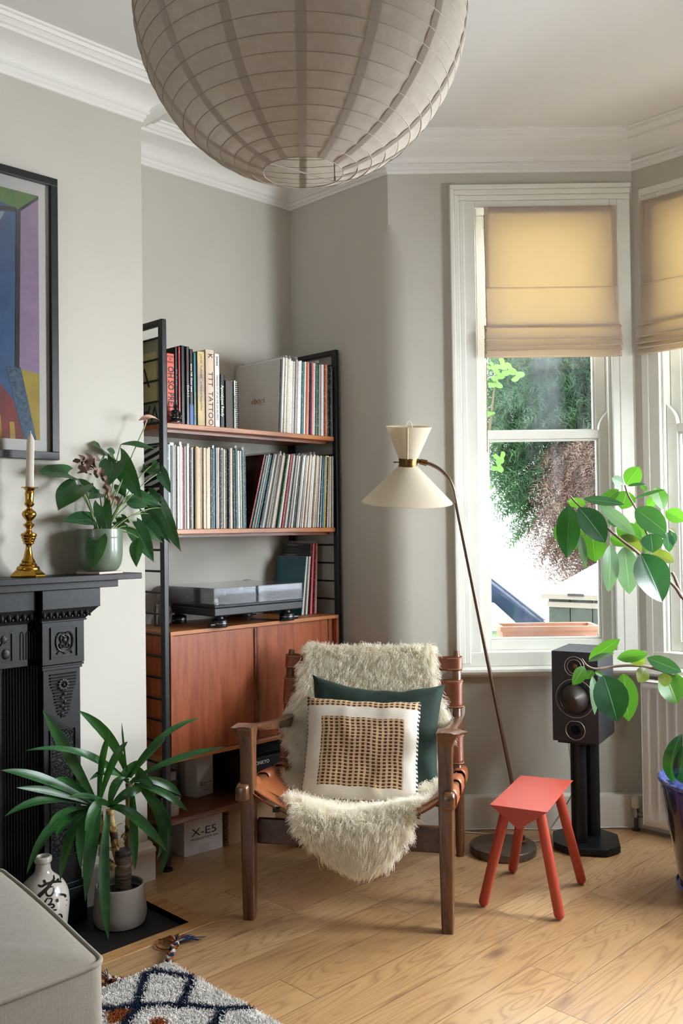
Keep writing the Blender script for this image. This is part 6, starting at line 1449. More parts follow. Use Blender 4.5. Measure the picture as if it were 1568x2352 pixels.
layers += [(mat('paint_line', '#1d2024', 0.6), [(1.372, 2.300), (1.388, 2.308), (1.380, 1.785), (1.366, 1.790)]), (mat('paint_line', '#1d2024', 0.6), [(1.372, 2.300), (1.385, 2.300), (ax1_, 2.356), (ax1_, 2.366)]), (mat('paint_line', '#1d2024', 0.6), [(ax0_, 2.238), (1.372, 2.312), (1.376, 2.298), (ax0_, 2.226)])]
b = MB(); mm = []
for i, (m_, po) in enumerate(layers):
    mm.append(m_); b.cur = i; y = ym - 0.0004 - 0.00012 * i
    b.add([(x, y, z) for x, z in po], [tuple(range(len(po)))])
obj('print', b, mm, pic)
b = MB(); b.box((fx0 + fw - 0.001, fyf + 0.006, fz0 + fw - 0.001), (fx1 - fw + 0.001, fyf + 0.008, fz1 - fw + 0.001)); obj('glass', b, clear('picture_glass', (0.995, 0.995, 0.995, 1), 0.003), pic)

# ------------------------------------------------------------------ sake bottle on the hearth
HZ = -0.0195
bp = ony(100, 2160, 2.655); bx, by = bp.x, 2.655
bprof = [(0.0, 0.0), (0.054, 0.0), (0.060, 0.004), (0.066, 0.03), (0.071, 0.08), (0.0765, 0.130), (0.077, 0.155), (0.073, 0.180), (0.062, 0.203), (0.046, 0.220), (0.032, 0.232), (0.0245, 0.243), (0.0222, 0.256), (0.0220, 0.266), (0.0258, 0.270), (0.0270, 0.277), (0.0262, 0.284), (0.0215, 0.287), (0.0165, 0.285), (0.0150, 0.270), (0.0150, 0.240)]
ceram = mat('grey_white_glaze', '#b9b3ac', 0.18, var=(5, '#9d948a', 0.6), bump=(160, 0.03), **{'Coat Weight': 0.4})
sake = thing('sake_bottle', 'grey glazed ceramic bottle with black brush characters on the hearth', 'bottle', (bx, by, HZ))
def smooth_prof(pr, n=4):
    q = crom([(r_, z, 0) for r_, z in pr], n); return [(max(0, p.x), p.y) for p in q]
b = MB(Matrix.Translation((bx, by, HZ))); sp_ = smooth_prof(bprof); b.lathe(sp_, 48); obj('body', b, ceram, sake, smooth=60)
_bt = [(zz, rr) for rr, zz in sp_[2:] if zz < 0.268]; _bt = sorted(_bt)
def brad(z): return lerp_t(_bt, z)
def on_bottle(px, py):
    d = ray(px, py); lo, hi = 0.0, 0.0
    t = 2.2
    while t < 3.4:
        p = CP + d * t
        if math.hypot(p.x - bx, p.y - by) < brad(min(0.265, max(0.004, p.z - HZ))): break
        t += 0.0015
    p = CP + d * t; c = V((p.x - bx, p.y - by, 0)); c = c.normalized() * (brad(min(0.265, max(0.004, p.z - HZ))) + 0.0008); return V((bx + c.x, by + c.y, p.z))
strokes = [([(450, 960), (520, 990), (620, 940), (760, 900), (890, 890), (945, 900)], 58, 50), ([(565, 850), (590, 900), (612, 960)], 62, 60), ([(775, 750), (780, 830), (740, 900), (640, 1030), (500, 1170), (395, 1275)], 34, 100), ([(890, 825), (835, 875)], 40, 50),
           ([(770, 1000), (690, 1010), (620, 1090), (640, 1180), (710, 1195), (770, 1120), (780, 1020)], 40, 40), ([(760, 1110), (870, 1160), (1010, 1180), (1030, 1235)], 42, 55), ([(650, 1240), (560, 1380), (480, 1470)], 28, 62), ([(650, 1255), (740, 1260), (715, 1350), (660, 1395), (765, 1380), (780, 1440), (640, 1475), (640, 1505), (770, 1490)], 34, 40),
           ([(845, 1260), (865, 1335)], 60, 66), ([(560, 1610), (760, 1515), (850, 1500)], 24, 40), ([(540, 1680), (700, 1600), (790, 1560), (700, 1640), (640, 1685)], 24, 26), ([(450, 1720), (500, 1790), (535, 1885)], 44, 44), ([(500, 1755), (760, 1655), (900, 1600), (950, 1625), (930, 1730), (860, 1810), (770, 1810)], 26, 50),
           ([(610, 1730), (640, 1790), (740, 1735), (650, 1800), (745, 1800)], 24, 24), ([(600, 1890), (700, 1835), (800, 1862), (935, 1872)], 30, 40), ([(700, 1955), (800, 1900), (905, 1910), (890, 2000), (845, 2075)], 36, 44), ([(740, 1995), (875, 1962)], 28, 28), ([(1060, 1270), (1060, 1310)], 14, 14), ([(1050, 1390), (1050, 1415)], 12, 12)]
b = MB()
for pts, w0, w1_ in strokes:
    q = crom([(x, y, 0) for x, y in pts], 6); N = len(q); L_, R_ = [], []
    for i, p in enumerate(q):
        d = (q[min(i + 1, N - 1)] - q[max(0, i - 1)]); d = d.normalized() if d.length > 0 else V((1, 0, 0)); n_ = V((-d.y, d.x, 0)); t_ = i / (N - 1)
        w = (w0 + (w1_ - w0) * t_) / 2 * (0.55 + 0.45 * min(1, 6 * t_, 6 * (1 - t_)))
        for lst, s_ in ((L_, 1), (R_, -1)):
            a = p + n_ * w * s_; lst.append(on_bottle(40 + a.x / 9.41, 1930 + a.y / 9.41))
    b.add(L_ + R_, [(i, i + 1, N + i + 1, N + i) for i in range(N - 1)])
obj('brushwork', b, mat('black_glaze', '#17120f', 0.25), sake)
# ------------------------------------------------------------------ sofa end
def linen_mat():
    t = NT('oatmeal_linen'); co = t.coord('Object'); a = t.noise(t.coord('Object', (1, 1, 0.12)), 420, 2); c_ = t.noise(t.coord('Object', (0.12, 0.12, 1)), 420, 2)
    w = t.math('MULTIPLY', t.math('ADD', a, c_), 0.5); c = t.mix(w, S('#72695e'), S('#9d9386')); c = t.mix(t.math('MULTIPLY', t.noise(co, 5, 3), 0.25), c, S('#8f8478'))
    b = t.pbsdf(c, 0.9, 0, **{'Sheen Weight': 0.15}); t.t.links.new(t.bump(w, 0.35, 0.002), b.inputs['Normal']); return t.end(b.outputs[0])
oat = linen_mat()
sofa = thing('sofa', 'oatmeal linen sofa end with piped top edge, cut by the photo corner', 'sofa', (0.3, 1.85, 0))
top = 0.462; C4 = [(0.897, 1.530), (0.975, 2.13), (-0.75, 2.20), (-0.75, 1.530)]
def ring4(inset, z, bulge=0.0, n=26):
    out = []
    pts = [V((x, y, 0)) for x, y in C4]; cen = sum(pts, V()) / 4; rr = 0.028
    for i in range(4):
        p = pts[i]; a = (pts[i - 1] - p).normalized(); c = (pts[(i + 1) % 4] - p).normalized(); q = p + (a + c) * inset
        for k in range(7):
            t_ = k / 6; s0 = q + a * rr; s1 = q + c * rr; m_ = (s0 * (1 - t_) ** 2 + q * 2 * t_ * (1 - t_) + s1 * t_ * t_); out.append(V((m_.x, m_.y, z)))
        e0, e1 = q + c * rr, pts[(i + 1) % 4] + ((pts[i] - pts[(i + 1) % 4]).normalized() + (pts[(i + 2) % 4] - pts[(i + 1) % 4]).normalized()) * inset
        e1 = e1 + (q - e1).normalized() * rr
        nrm = V((c.y, -c.x, 0)); nrm = nrm if nrm.dot(p - cen) > 0 else -nrm
        for k in range(1, n):
            t_ = k / n; m_ = e0.lerp(e1, t_) + nrm * bulge * math.sin(PI * t_); out.append(V((m_.x, m_.y, z + 0.002 * noise.noise(V((m_.x * 6, m_.y * 6, z * 3))))))
    return out
b = MB(); secs = [ring4(0.012, 0.06), ring4(0.0, 0.08), ring4(-0.001, 0.25, 0.006), ring4(0.0, top - 0.012, 0.004), ring4(0.004, top - 0.003, 0.003), ring4(0.016, top + 0.002, 0.002), ring4(0.05, top + 0.008), ring4(0.12, top + 0.014), ring4(0.25, top + 0.018)]
n_ = len(secs[0]); b.add([p for s_ in secs for p in s_], [(j * n_ + k, j * n_ + (k + 1) % n_, (j + 1) * n_ + (k + 1) % n_, (j + 1) * n_ + k) for j in range(len(secs) - 1) for k in range(n_)] + [tuple(range(n_ - 1, -1, -1)), tuple((len(secs) - 1) * n_ + k for k in range(n_))])
so = obj('upholstery', b, oat, sofa, smooth=70)
b = MB(); pr = ring4(0.001, top - 0.004, 0.004); b.tube(pr + [pr[0]], 0.0052, 8, caps=False); obj('piping', b, oat, so, smooth=180)
for x, y in ((0.80, 1.60), (0.84, 2.05), (-0.65, 2.1), (-0.65, 1.6)):
    b = MB(); b.lathe([(0.014, 0.0), (0.022, 0.062), (0, 0.062)], 16, c=(x, y, 0.0125)); obj('leg', b, oakd, sofa, smooth=40)

# ------------------------------------------------------------------ rug
rug_x1, rug_y1 = 1.515, 2.238
def rz(px, py):
    p = onz(230 + px / 3.92, 2100 + py / 3.92, 0.02); return (p.x, p.y)
segs = []
for poly in ([(490, 520), (400, 560), (330, 850), (240, 990), (150, 1130)], [(480, 530), (600, 548), (745, 568)], [(795, 570), (822, 620), (730, 820), (700, 850)], [(100, 872), (265, 838), (330, 850), (640, 820), (740, 830), (900, 850), (1080, 870), (1330, 862)], [(1090, 880), (1030, 985), (960, 1120)], [(-150, 830), (100, 872)], [(960, 1120), (1200, 1160), (1500, 1120)], [(150, 1130), (420, 1180), (960, 1120)]):
    w_ = [rz(*p) for p in poly]; segs += list(zip(w_, w_[1:]))
segs += [((a[0] - 0.02, a[1] - 0.60), (c[0] - 0.02, c[1] - 0.60)) for a, c in segs] + [((a[0] - 0.56, a[1] - 0.45), (c[0] - 0.56, c[1] - 0.45)) for a, c in segs]
def dseg(p, a, c):
    ax_, ay_ = a; bx_, by_ = c; dx, dy = bx_ - ax_, by_ - ay_; L2 = dx * dx + dy * dy
    t_ = max(0, min(1, ((p[0] - ax_) * dx + (p[1] - ay_) * dy) / L2)) if L2 else 0
    return math.hypot(p[0] - ax_ - dx * t_, p[1] - ay_ - dy * t_)
rust = [rz(*p) for p in ((60, 890), (280, 865), (318, 905), (225, 1010), (60, 1010))]
def inside(p, po):
    r_ = False
    for (x0, y0), (x1, y1) in zip(po, po[1:] + po[:1]):
        if (y0 > p[1]) != (y1 > p[1]) and p[0] < (x1 - x0) * (p[1] - y0) / (y1 - y0) + x0: r_ = not r_
    return r_
rc_ = rz(505, 985)
def rug_col(x, y):
    jx, jy = x + 0.006 * noise.noise(V((x * 60, y * 60, 0))), y + 0.006 * noise.noise(V((x * 60, y * 60, 5)))
    if min(dseg((jx, jy), a, c) for a, c in segs) < 0.0115: return (0.022, 0.032, 0.062)
    if inside((jx, jy), rust) or math.hypot(jx - rc_[0], jy - rc_[1] + 0.01) < 0.022: return (0.30, 0.088, 0.030)
    k = 0.86 + 0.24 * noise.noise(V((x * 25, y * 25, 9))); return (0.86 * k, 0.83 * k, 0.80 * k)
b = MB(); b.box((-0.2, 0.2, 0.0008), (rug_x1 - 0.004, rug_y1 - 0.004, 0.011))
rug = tag(obj('rug', b, mat('rug_backing', '#a8a09a', 0.95), bevel=0.003), 'shaggy off-white rug with navy diamond lines and braided corner tassels', 'rug')
rnd = random.Random(4); strands = []; cols = []
for k in range(84000):
    if k < 66000: x, y = rnd.uniform(0.98, rug_x1), rnd.uniform(1.55, rug_y1)
    else: x, y = rnd.uniform(0.3, rug_x1), rnd.uniform(0.7, rug_y1)
    ex = 0.004 * noise.noise(V((x * 12, y * 12, 2))); L_ = rnd.uniform(0.012, 0.020); t_ = V((rnd.uniform(-1, 1), rnd.uniform(-1, 1), 0)) * 0.010
    p = V((x + ex, y + ex, 0.010)); strands.append([p, p + V((0, 0, L_ * 0.6)) + t_ * 0.35, p + V((0, 0, L_)) + t_]); c = rug_col(x, y); v_ = rnd.uniform(0.85, 1.1); cols.append((c[0] * v_, c[1] * v_, c[2] * v_, 1))
t = NT('rug_wool'); at = t.n('ShaderNodeAttribute', attribute_name='wool_colour'); pile_m = t.end(t.n('ShaderNodeBsdfDiffuse', {0: at.outputs[0]}).outputs[0])
def coloured_fur(name, strands, cols, m, parent, r0, r1):
    o = fur(name, strands, m, parent, r0, r1); a = o.data.attributes.new('wool_colour', 'FLOAT_COLOR', 'CURVE'); a.data.foreach_set('color', [c for q in cols for c in q]); return o
coloured_fur('pile', strands, cols, pile_m, rug, 0.0012, 0.0007)['kind'] = 'stuff'
def tassel(pts, fan, seed):
    rn = random.Random(seed); cs = [(0.022, 0.03, 0.06, 1), (0.28, 0.08, 0.03, 1), (0.60, 0.56, 0.53, 1)]; st = []; cl = []
    q = crom(pts, 10); N = len(q)
    for s_ in range(3):                           # three-strand plait
        for f in range(16):
            l = []; o_ = V((rn.gauss(0, 1), rn.gauss(0, 1), rn.gauss(0, 1))) * 0.0022
            for i, p in enumerate(q):
                d = (q[min(i + 1, N - 1)] - q[max(0, i - 1)]).normalized(); n_ = V((-d.y, d.x, 0)); ph = 2 * PI * (i / N * 2.2 + s_ / 3)
                l.append(p + n_ * 0.0075 * math.sin(ph) + V((0, 0, 0.008 + 0.004 * math.sin(2 * ph))) + o_)
            st.append(l); cl.append(cs[s_])
    for k in range(fan):
        s_ = rn.choice((0, 0, 1, 1, 2)); e = q[-1]; d = (q[-1] - q[-4]).normalized(); a = rn.uniform(-0.7, 0.75) + (-0.3 if s_ == 0 else 0.35 if s_ == 1 else -0.1); dv = Matrix.Rotation(a, 3, 'Z') @ d; L_ = rn.uniform(0.055, 0.085) * (1.3 if a < -0.75 else 1)
        tip = e + dv * L_ + V((0, 0, rn.uniform(-0.004, 0.004))); mid = e.lerp(tip, 0.5) + V((rn.gauss(0, .003), rn.gauss(0, .003), 0.014))
        c_ = bez(e + V((0, 0, 0.008)), mid, V((tip.x, tip.y, 0.004)), N - 1); st.append(c_); cl.append(cs[s_])
    o = coloured_fur('tassel', st, cl, pile_m, rug, 0.0012, 0.0011)
    b = MB(); b.tube([p + V((0, 0, 0.0065)) for p in q], 0.0055, 8); obj('tassel_core', b, mat('tassel_yarn', '#8a7a70', 0.9), rug)
    return o
A_ = [onz(*p, 0.006) for p in ((386, 2222), (391, 2200), (399, 2182), (404, 2172))]
tassel(A_, 70, 1)
lp_ = [onz(*p, 0.005) for p in ((398, 2180), (378, 2181), (362, 2176), (359, 2168), (368, 2162))]
b = MB(); b.tube(crom(lp_, 8), 0.0022, 6); obj('loose_strand', b, mat('rust_yarn', '#8a4526', 0.9), rug, smooth=60)
B_ = [onz(*p, 0.006) for p in ((284, 2258), (268, 2258), (255, 2256), (246, 2254))]
tassel(B_, 30, 2)
# ------------------------------------------------------------------ plants
def leaf_mat(name, top, deep, tcol, tw=0.3, rough=0.32, vein='#8fae78', veins=26.0, veinamt=0.25, brown=None):
    t = NT(name); uv = t.n('ShaderNodeTexCoord').outputs['UV']; sx = t.n('ShaderNodeSeparateXYZ', {0: uv}); u, v = sx.outputs[0], sx.outputs[1]
    co = t.coord('Object'); c = t.mix(t.ramp(t.noise(co, 9, 3), [(0.35, (0, 0, 0, 1)), (0.68, (1, 1, 1, 1))]), S(deep), S(top))
    du = t.math('ABSOLUTE', t.math('SUBTRACT', u, 0.5)); rib = t.n('ShaderNodeMapRange', {0: du, 1: 0.006, 2: 0.018, 3: 1.0, 4: 0.0}).outputs[0]
    ph = t.math('SINE', t.math('MULTIPLY', t.math('SUBTRACT', v, t.math('MULTIPLY', du, 0.35)), veins * 6.283)); lat = t.math('POWER', t.math('MAXIMUM', ph, 0.0), 6.0)
    c = t.mix(t.math('MULTIPLY', rib, 0.7), c, S(vein)); c = t.mix(t.math('MULTIPLY', lat, veinamt), c, S(vein))
    if brown:
        c = t.mix(t.n('ShaderNodeMapRange', {0: t.math('ADD', v, t.math('MULTIPLY', t.noise(co, 30, 2), 0.12)), 1: 0.97, 2: 1.03}).outputs[0], c, S(brown))
    b = t.pbsdf(c, rough, 0, **{'Specular IOR Level': 0.5}); t.t.links.new(t.bump(t.math('ADD', t.math('MULTIPLY', lat, 0.2), rib), 0.15, 0.002), b.inputs['Normal'])
    tr = t.n('ShaderNodeBsdfTranslucent', {0: S(tcol)}); return t.end(t.n('ShaderNodeMixShader', {0: tw, 1: b.outputs[0], 2: tr.outputs[0]}).outputs[0])
SHAPE = {'ficus': [(0, 0.03), (0.06, 0.34), (0.15, 0.66), (0.28, 0.90), (0.42, 1.0), (0.56, 0.97), (0.70, 0.83), (0.82, 0.60), (0.91, 0.36), (0.96, 0.16), (1, 0.0)],
         'heart': [(0, 0.62), (0.06, 0.84), (0.15, 0.98), (0.27, 1.0), (0.42, 0.90), (0.57, 0.72), (0.70, 0.52), (0.82, 0.31), (0.91, 0.14), (0.96, 0.06), (1, 0.0)],
         'lance': [(0, 0.10), (0.08, 0.5), (0.2, 0.86), (0.35, 1.0), (0.5, 0.95), (0.65, 0.76), (0.8, 0.46), (0.9, 0.22), (1, 0.0)],
         'strap': [(0, 0.42), (0.1, 0.50), (0.25, 0.72), (0.45, 0.95), (0.6, 1.0), (0.75, 0.86), (0.88, 0.52), (0.96, 0.2), (1, 0.0)]}
def leaf(b, pts, width, face, shape='ficus', fold=0.15, roll=0.0, wave=0.0, seed=0, nt=14, ns=6):
    """pts: 2 or 3 points from the stalk to the tip; face: which way the upper side looks"""
    if len(pts) == 2:
        m_ = (V(pts[0]) + V(pts[1])) / 2 + V(face).normalized() * (V(pts[1]) - V(pts[0])).length * 0.06; pts = [pts[0], m_ * 1.0, pts[1]]
    P = bez(*pts, n=40); tab = SHAPE[shape]; face = V(face).normalized()
    def fn(u, v):
        s_ = 2 * u - 1; t_ = v
        if shape == 'heart': t_ = v - 0.26 * abs(s_) ** 1.5 * (1 - v) ** 3
        i = max(0.0, min(39.999, t_ * 40)) if t_ >= 0 else 0.0
        k = int(i); p = P[k].lerp(P[k + 1], i - k)
        d = (P[min(k + 1, 40)] - P[max(0, k - 1)]).normalized()
        if t_ < 0: p = P[0] + (P[1] - P[0]).normalized() * (P[40] - P[0]).length * t_
        sd = d.cross(face)
        if sd.length < 1e-4: sd = d.cross(V((0.3, 0.5, 0.8)))
        sd.normalize(); n_ = sd.cross(d)
        if roll: sd = Matrix.Rotation(roll * v, 3, d) @ sd; n_ = sd.cross(d)
        w = lerp_t(tab, v) * width / 2
        return p + sd * s_ * w * math.cos(fold) + n_ * abs(s_) * w * math.sin(fold) + n_ * wave * math.sin(v * 9 + seed + s_ * 1.5) * abs(s_) * w
    b.grid(fn, ns, nt, uv=True)

# ---- yucca on the hearth
yp_ = onz(276, 2118, HZ); ypx, ypy = yp_.x, min(yp_.y, 2.70)
concrete = mat('grey_concrete', '#938b84', 0.85, var=(9, '#a69d95', 0.7), bump=(90, 0.12)); soil_m = mat('potting_soil', '#241a13', 0.95, bump=(90, 0.9))
yuc = thing('potted_yucca', 'yucca with three canes in a round concrete pot on hearth', 'plant', (ypx, ypy, HZ))
b = MB(Matrix.Translation((ypx, ypy, HZ))); b.lathe(smooth_prof([(0.0, 0.0), (0.070, 0.0), (0.081, 0.010), (0.0855, 0.030), (0.084, 0.055), (0.0785, 0.115), (0.077, 0.124), (0.0735, 0.126), (0.071, 0.120), (0.072, 0.095), (0.0, 0.093)], 3), 48); obj('pot', b, concrete, yuc, smooth=50)
b = MB(Matrix.Translation((ypx, ypy, HZ))); b.lathe([(0.0, 0.096), (0.04, 0.099), (0.0715, 0.097)], 28); obj('soil', b, soil_m, yuc, smooth=180)
bark = NT('yucca_bark'); _z = bark.coord('Object', (6, 6, 70)); _f = bark.noise(_z, 1.0, 3, 0.6); _c = bark.ramp(_f, [(0.35, S('#2f211b')), (0.6, S('#6f5a4c')), (0.72, S('#8f7c6c'))]); _b = bark.pbsdf(_c, 0.85); bark.t.links.new(bark.bump(_f, 0.8, 0.008), _b.inputs['Normal']); bark = bark.end(_b.outputs[0])
def yz(x, y, plane): return ony(x / 3.015, 1580 + y / 3.015, plane)
tkx, tky = ypx + 0.012, ypy
zt_ = ony(277, 1955, tky).z
b = MB(); b.lathe([(0.027, 0.09), (0.0255, 0.12), (0.0265, 0.15), (0.025, 0.18), (0.026, zt_ - HZ - 0.004), (0.024, zt_ - HZ), (0.0, zt_ - HZ + 0.002)], 24, M=Matrix.Translation((tkx, tky, HZ)), flute=lambda a, z: 1 + 0.04 * math.sin(5 * a + z * 60)); tk = obj('trunk', b, bark, yuc, smooth=50)
b = MB(); b.lathe([(0.0, zt_ - HZ + 0.004), (0.0235, zt_ - HZ + 0.0035), (0.0262, zt_ - HZ - 0.004), (0.0268, zt_ - HZ - 0.014), (0.0262, zt_ - HZ - 0.015)], 22, M=Matrix.Translation((tkx, tky, HZ))); obj('wax_cap', b, mat('dark_wax', '#1d1a19', 0.55, bump=(60, 0.4)), tk, smooth=50)
cane_m = NT('yucca_cane'); _z = cane_m.coord('Object', (4, 4, 45)); _f = cane_m.noise(_z, 1.0, 2, 0.5); cane_m = cane_m.end(cane_m.pbsdf(cane_m.ramp(_f, [(0.38, S('#3f2c1c')), (0.5, S('#8a6f42')), (0.68, S('#b09a62'))]), 0.7).outputs[0])
strap_m = leaf_mat('yucca_leaf', '#2f6230', '#173a1c', '#4a8530', 0.22, 0.36, '#3f7038', 1.0, 0.0); husk = mat('dry_husk', '#9c7a42', 0.85)
yplane = 2.66
canes = [[(712, 1175), (700, 1010), (690, 940), (686, 860)], [(800, 1130), (785, 1000), (765, 910), (762, 840)], [(888, 1145), (890, 1000), (893, 880), (895, 660)]]
LV = [[('A', (640, 710), (470, 440), (295, 150), 66), ('A', (610, 690), (300, 590), (5, 572), 62), ('A', (625, 720), (310, 690), (30, 892), 50), ('A', (640, 745), (330, 830), (185, 1292), 56), ('A', (650, 765), (480, 870), (415, 1350), 64), ('A', (655, 770), (530, 850), (562, 1262), 58), ('A', (690, 700), (640, 920), (590, 1482), 74), ('A', (620, 690), (490, 600), (380, 632), 40), ('A', (680, 700), (690, 480), (765, 300), 42), ('A', (700, 620), (770, 470), (885, 370), 48), ('A', (640, 720), (420, 700), (110, 690), 44), ('A', (650, 770), (430, 880), (390, 1040), 52), ('A', (660, 780), (400, 800), (330, 1000), 46)],
      [('B', (760, 805), (900, 790), (1165, 1140), 60), ('B', (715, 900), (690, 1250), (752, 1752), 62), ('B', (770, 770), (640, 700), (592, 1080), 58), ('B', (790, 790), (880, 690), (985, 715), 56), ('B', (750, 770), (830, 570), (960, 500), 40), ('B', (760, 780), (640, 720), (470, 760), 44), ('B', (745, 800), (760, 620), (870, 620), 36)],
      [('C', (870, 530), (800, 300), (538, 155), 62), ('C', (862, 560), (852, 400), (843, 240), 13), ('C', (890, 520), (1040, 430), (1150, 345), 52), ('C', (920, 470), (1080, 290), (1385, 205), 40), ('C', (960, 590), (1180, 470), (1568, 408), 42), ('C', (900, 520), (970, 440), (1110, 942), 76), ('C', (960, 590), (1130, 610), (1258, 752), 50), ('C', (1000, 680), (1160, 700), (1300, 857), 44), ('C', (1000, 700), (1270, 830), (1105, 1312), 60), ('C', (1130, 760), (1200, 1000), (1085, 1190), 34), ('C', (960, 720), (930, 950), (935, 1258), 60), ('C', (870, 640), (600, 360), (165, 437), 50), ('C', (880, 600), (750, 520), (620, 640), 40), ('C', (910, 640), (1010, 600), (1070, 700), 40)]]
rnd = random.Random(2)
for ci, cpts in enumerate(canes):
    off = (0.010, -0.012, 0.014)[ci]
    q = crom([yz(x, y, yplane + 0.035 + off) for x, y in cpts], 8); q[0] = V((q[0].x, q[0].y, q[0].z))
    q = [V((tkx + (q[0].x - tkx) * 0.6, tky, zt_ - 0.05))] + q
    b = MB(); b.tube(q, [0.012] + [0.0125 + 0.001 * math.sin(i * 1.9) for i in range(len(q) - 1)], 14); ca = obj('cane', b, cane_m, tk, smooth=60)
    b = MB()
    for k in range(12):
        p = q[2 + k % max(1, int(len(q) * 0.55))]; a = rnd.uniform(0, 2 * PI); dv = V((math.cos(a), math.sin(a), rnd.uniform(-0.2, 0.5))); leaf(b, [p + dv * 0.011, p + dv * 0.02 + V((0, 0, 0.008)), p + dv * 0.034 + V((0, 0, rnd.uniform(-0.012, 0.006)))], 0.012, V((0, 0, 1)), 'strap', nt=5, ns=2)
    obj('husk', b, husk, tk, smooth=60)
    b = MB(); cr = q[-1]
    for k, (n0, a, c, d, w) in enumerate(LV[ci]):
        far = math.hypot(d[0] - a[0], d[1] - a[1]) / 600
        s_ = rnd.uniform(-0.10, 0.05) - (0.10 if d[1] > 1000 else 0)
        A, D = yz(*a, yplane + 0.03 + rnd.uniform(-.01, .01)), yz(*d, yplane + s_ * min(1, far)); Cc = yz(*c, yplane + s_ * 0.6 + 0.01)
        Cc = Cc * 2.0 - (A + D) * 0.5 if False else Cc
        root_ = cr.lerp(A, 0.3)
        up = -CAMF * 0.9 + V((rnd.uniform(-.3, .3), rnd.uniform(-.3, .3), 0.55 if abs(d[0] - a[0]) > 250 else 0.1))
        leaf(b, [root_, Cc, D], w * 0.00048 * 1.22, up, 'strap', 0.22, rnd.uniform(-0.25, 0.25), 0.05, k, 26, 4)
    obj('foliage', b, strap_m, tk, smooth=180)

# ---- anthurium on the mantelshelf
gl_green = NT('frosted_green_glass'); _d = gl_green.pbsdf(S('#75816f'), 0.32, 0, **{'Coat Weight': 0.3}); _t = gl_green.n('ShaderNodeBsdfTranslucent', {0: S('#a9b89f')}); gl_green = gl_green.end(gl_green.n('ShaderNodeMixShader', {0: 0.3, 1: _d.outputs[0], 2: _t.outputs[0]}).outputs[0])
PZ = MZ + 0.0092; an = thing('potted_anthurium', 'anthurium with browned leaf tips in green glass pot on mantelshelf', 'plant', (qx, qy, PZ))
b = MB(Matrix.Translation((qx, qy, PZ))); b.lathe(smooth_prof([(0.0, 0.0), (0.045, 0.0), (0.060, 0.007), (0.070, 0.025), (0.0745, 0.055), (0.0755, 0.10), (0.075, 0.138), (0.073, 0.140), (0.071, 0.138), (0.071, 0.10), (0.0, 0.098)], 3), 44); obj('pot', b, gl_green, an, smooth=50)
b = MB(Matrix.Translation((qx, qy, PZ))); b.lathe([(0, 0.112), (0.0715, 0.108)], 24); obj('soil', b, soil_m, an, smooth=180)
an_m = leaf_mat('anthurium_leaf', '#355f3a', '#1e4026', '#4f8a3a', 0.22, 0.28, '#5f8a5c', 7.0, 0.12, '#8a5a38'); stem_m = mat('anthurium_stalk', '#6a8048', 0.5); pet_m = mat('dried_spathe', '#6f5c52', 0.8, var=(25, '#93796a', 0.8), bump=(60, 0.3))
def az(x, y, plane): return ony(80 + x / 4.612, 980 + y / 4.612, plane)
AL = [((350, 500), (20, 490), 205, .72), ((465, 640), (245, 892), 300, .66), ((615, 985), (285, 1010), 190, .68), ((825, 400), (775, 640), 235, .66), ((735, 240), (612, 185), 190, .76), ((912, 190), (1320, 252), 120, .68), ((900, 365), (1140, 780), 215, .68), ((1230, 415), (1325, 530), 150, .72), ((1330, 480), (1440, 712), 120, .70), ((1110, 430), (1215, 492), 95, .76), ((1030, 720), (1355, 840), 150, .70), ((1330, 860), (1550, 1330), 165, .66), ((970, 800), (1200, 850), 110, .68), ((1200, 920), (1440, 1240), 120, .68), ((1130, 1010), (1352, 1230), 170, .68), ((1070, 1085), (1262, 1440), 190, .66), ((1095, 1180), (1075, 1490), 140, .64), ((715, 850), (790, 1200), 165, .64), ((700, 1090), (612, 1530), 200, .62), ((865, 1010), (1012, 1110), 85, .68), ((920, 960), (1010, 1022), 65, .68), ((490, 610), (692, 712), 105, .74), ((690, 710), (565, 770), 130, .72), ((900, 620), (960, 745), 120, .72), ((800, 1150), (830, 1310), 110, .66), ((680, 1000), (760, 1100), 130, .68), ((1210, 700), (1350, 790), 110, .74), ((830, 300), (760, 240), 110, .70)]
hub = V((qx, qy, PZ + 0.11)); b = MB(); bs = MB(); rnd = random.Random(6)
for k, (a, d, w, yy) in enumerate(AL):
    pl_ = 2.1 + yy; A, D = az(*a, pl_ + 0.02), az(*d, pl_ - 0.01)
    lay = (D - A); face = -CAMF * 0.95 + V((rnd.uniform(-.2, .2), rnd.uniform(-.2, .2), 0.35 if k != 5 else 1.2))
    wave = 0.12 if k in (0, 4, 5, 7) else 0.05
    m_ = (A + D) / 2 + face.normalized() * lay.length * 0.10
    leaf(b, [A, m_, D], w * 0.000375, face, 'heart' if k not in (5, 12, 18, 16) else 'lance', 0.22, 0, wave, k, 16, 8)
    bs.tube(bez(hub + V((rnd.uniform(-.03, .03), rnd.uniform(-.03, .02), 0)), hub.lerp(A, 0.55) + V((0, 0, 0.05 if a[1] < 900 else 0.045)), A, 10), 0.0022, 6)
obj('foliage', b, an_m, an, smooth=180)
b = bs; st_end = az(1160, 10, 2.80); b.tube(bez(hub, az(1000, 340, 2.80), st_end, 12), 0.0022, 6); obj('stalk', b, stem_m, an, smooth=60)
b = MB(); e0 = ony(338, 962, 2.80); leaf(b, [e0 + V((-0.012, 0, -0.006)), e0 + V((0.01, -0.01, 0.012)), ony(368, 967, 2.80)], 0.034, V((0, -0.5, 0.8)), 'heart', 0.5, nt=10); b.tube([st_end, e0], 0.002, 6)
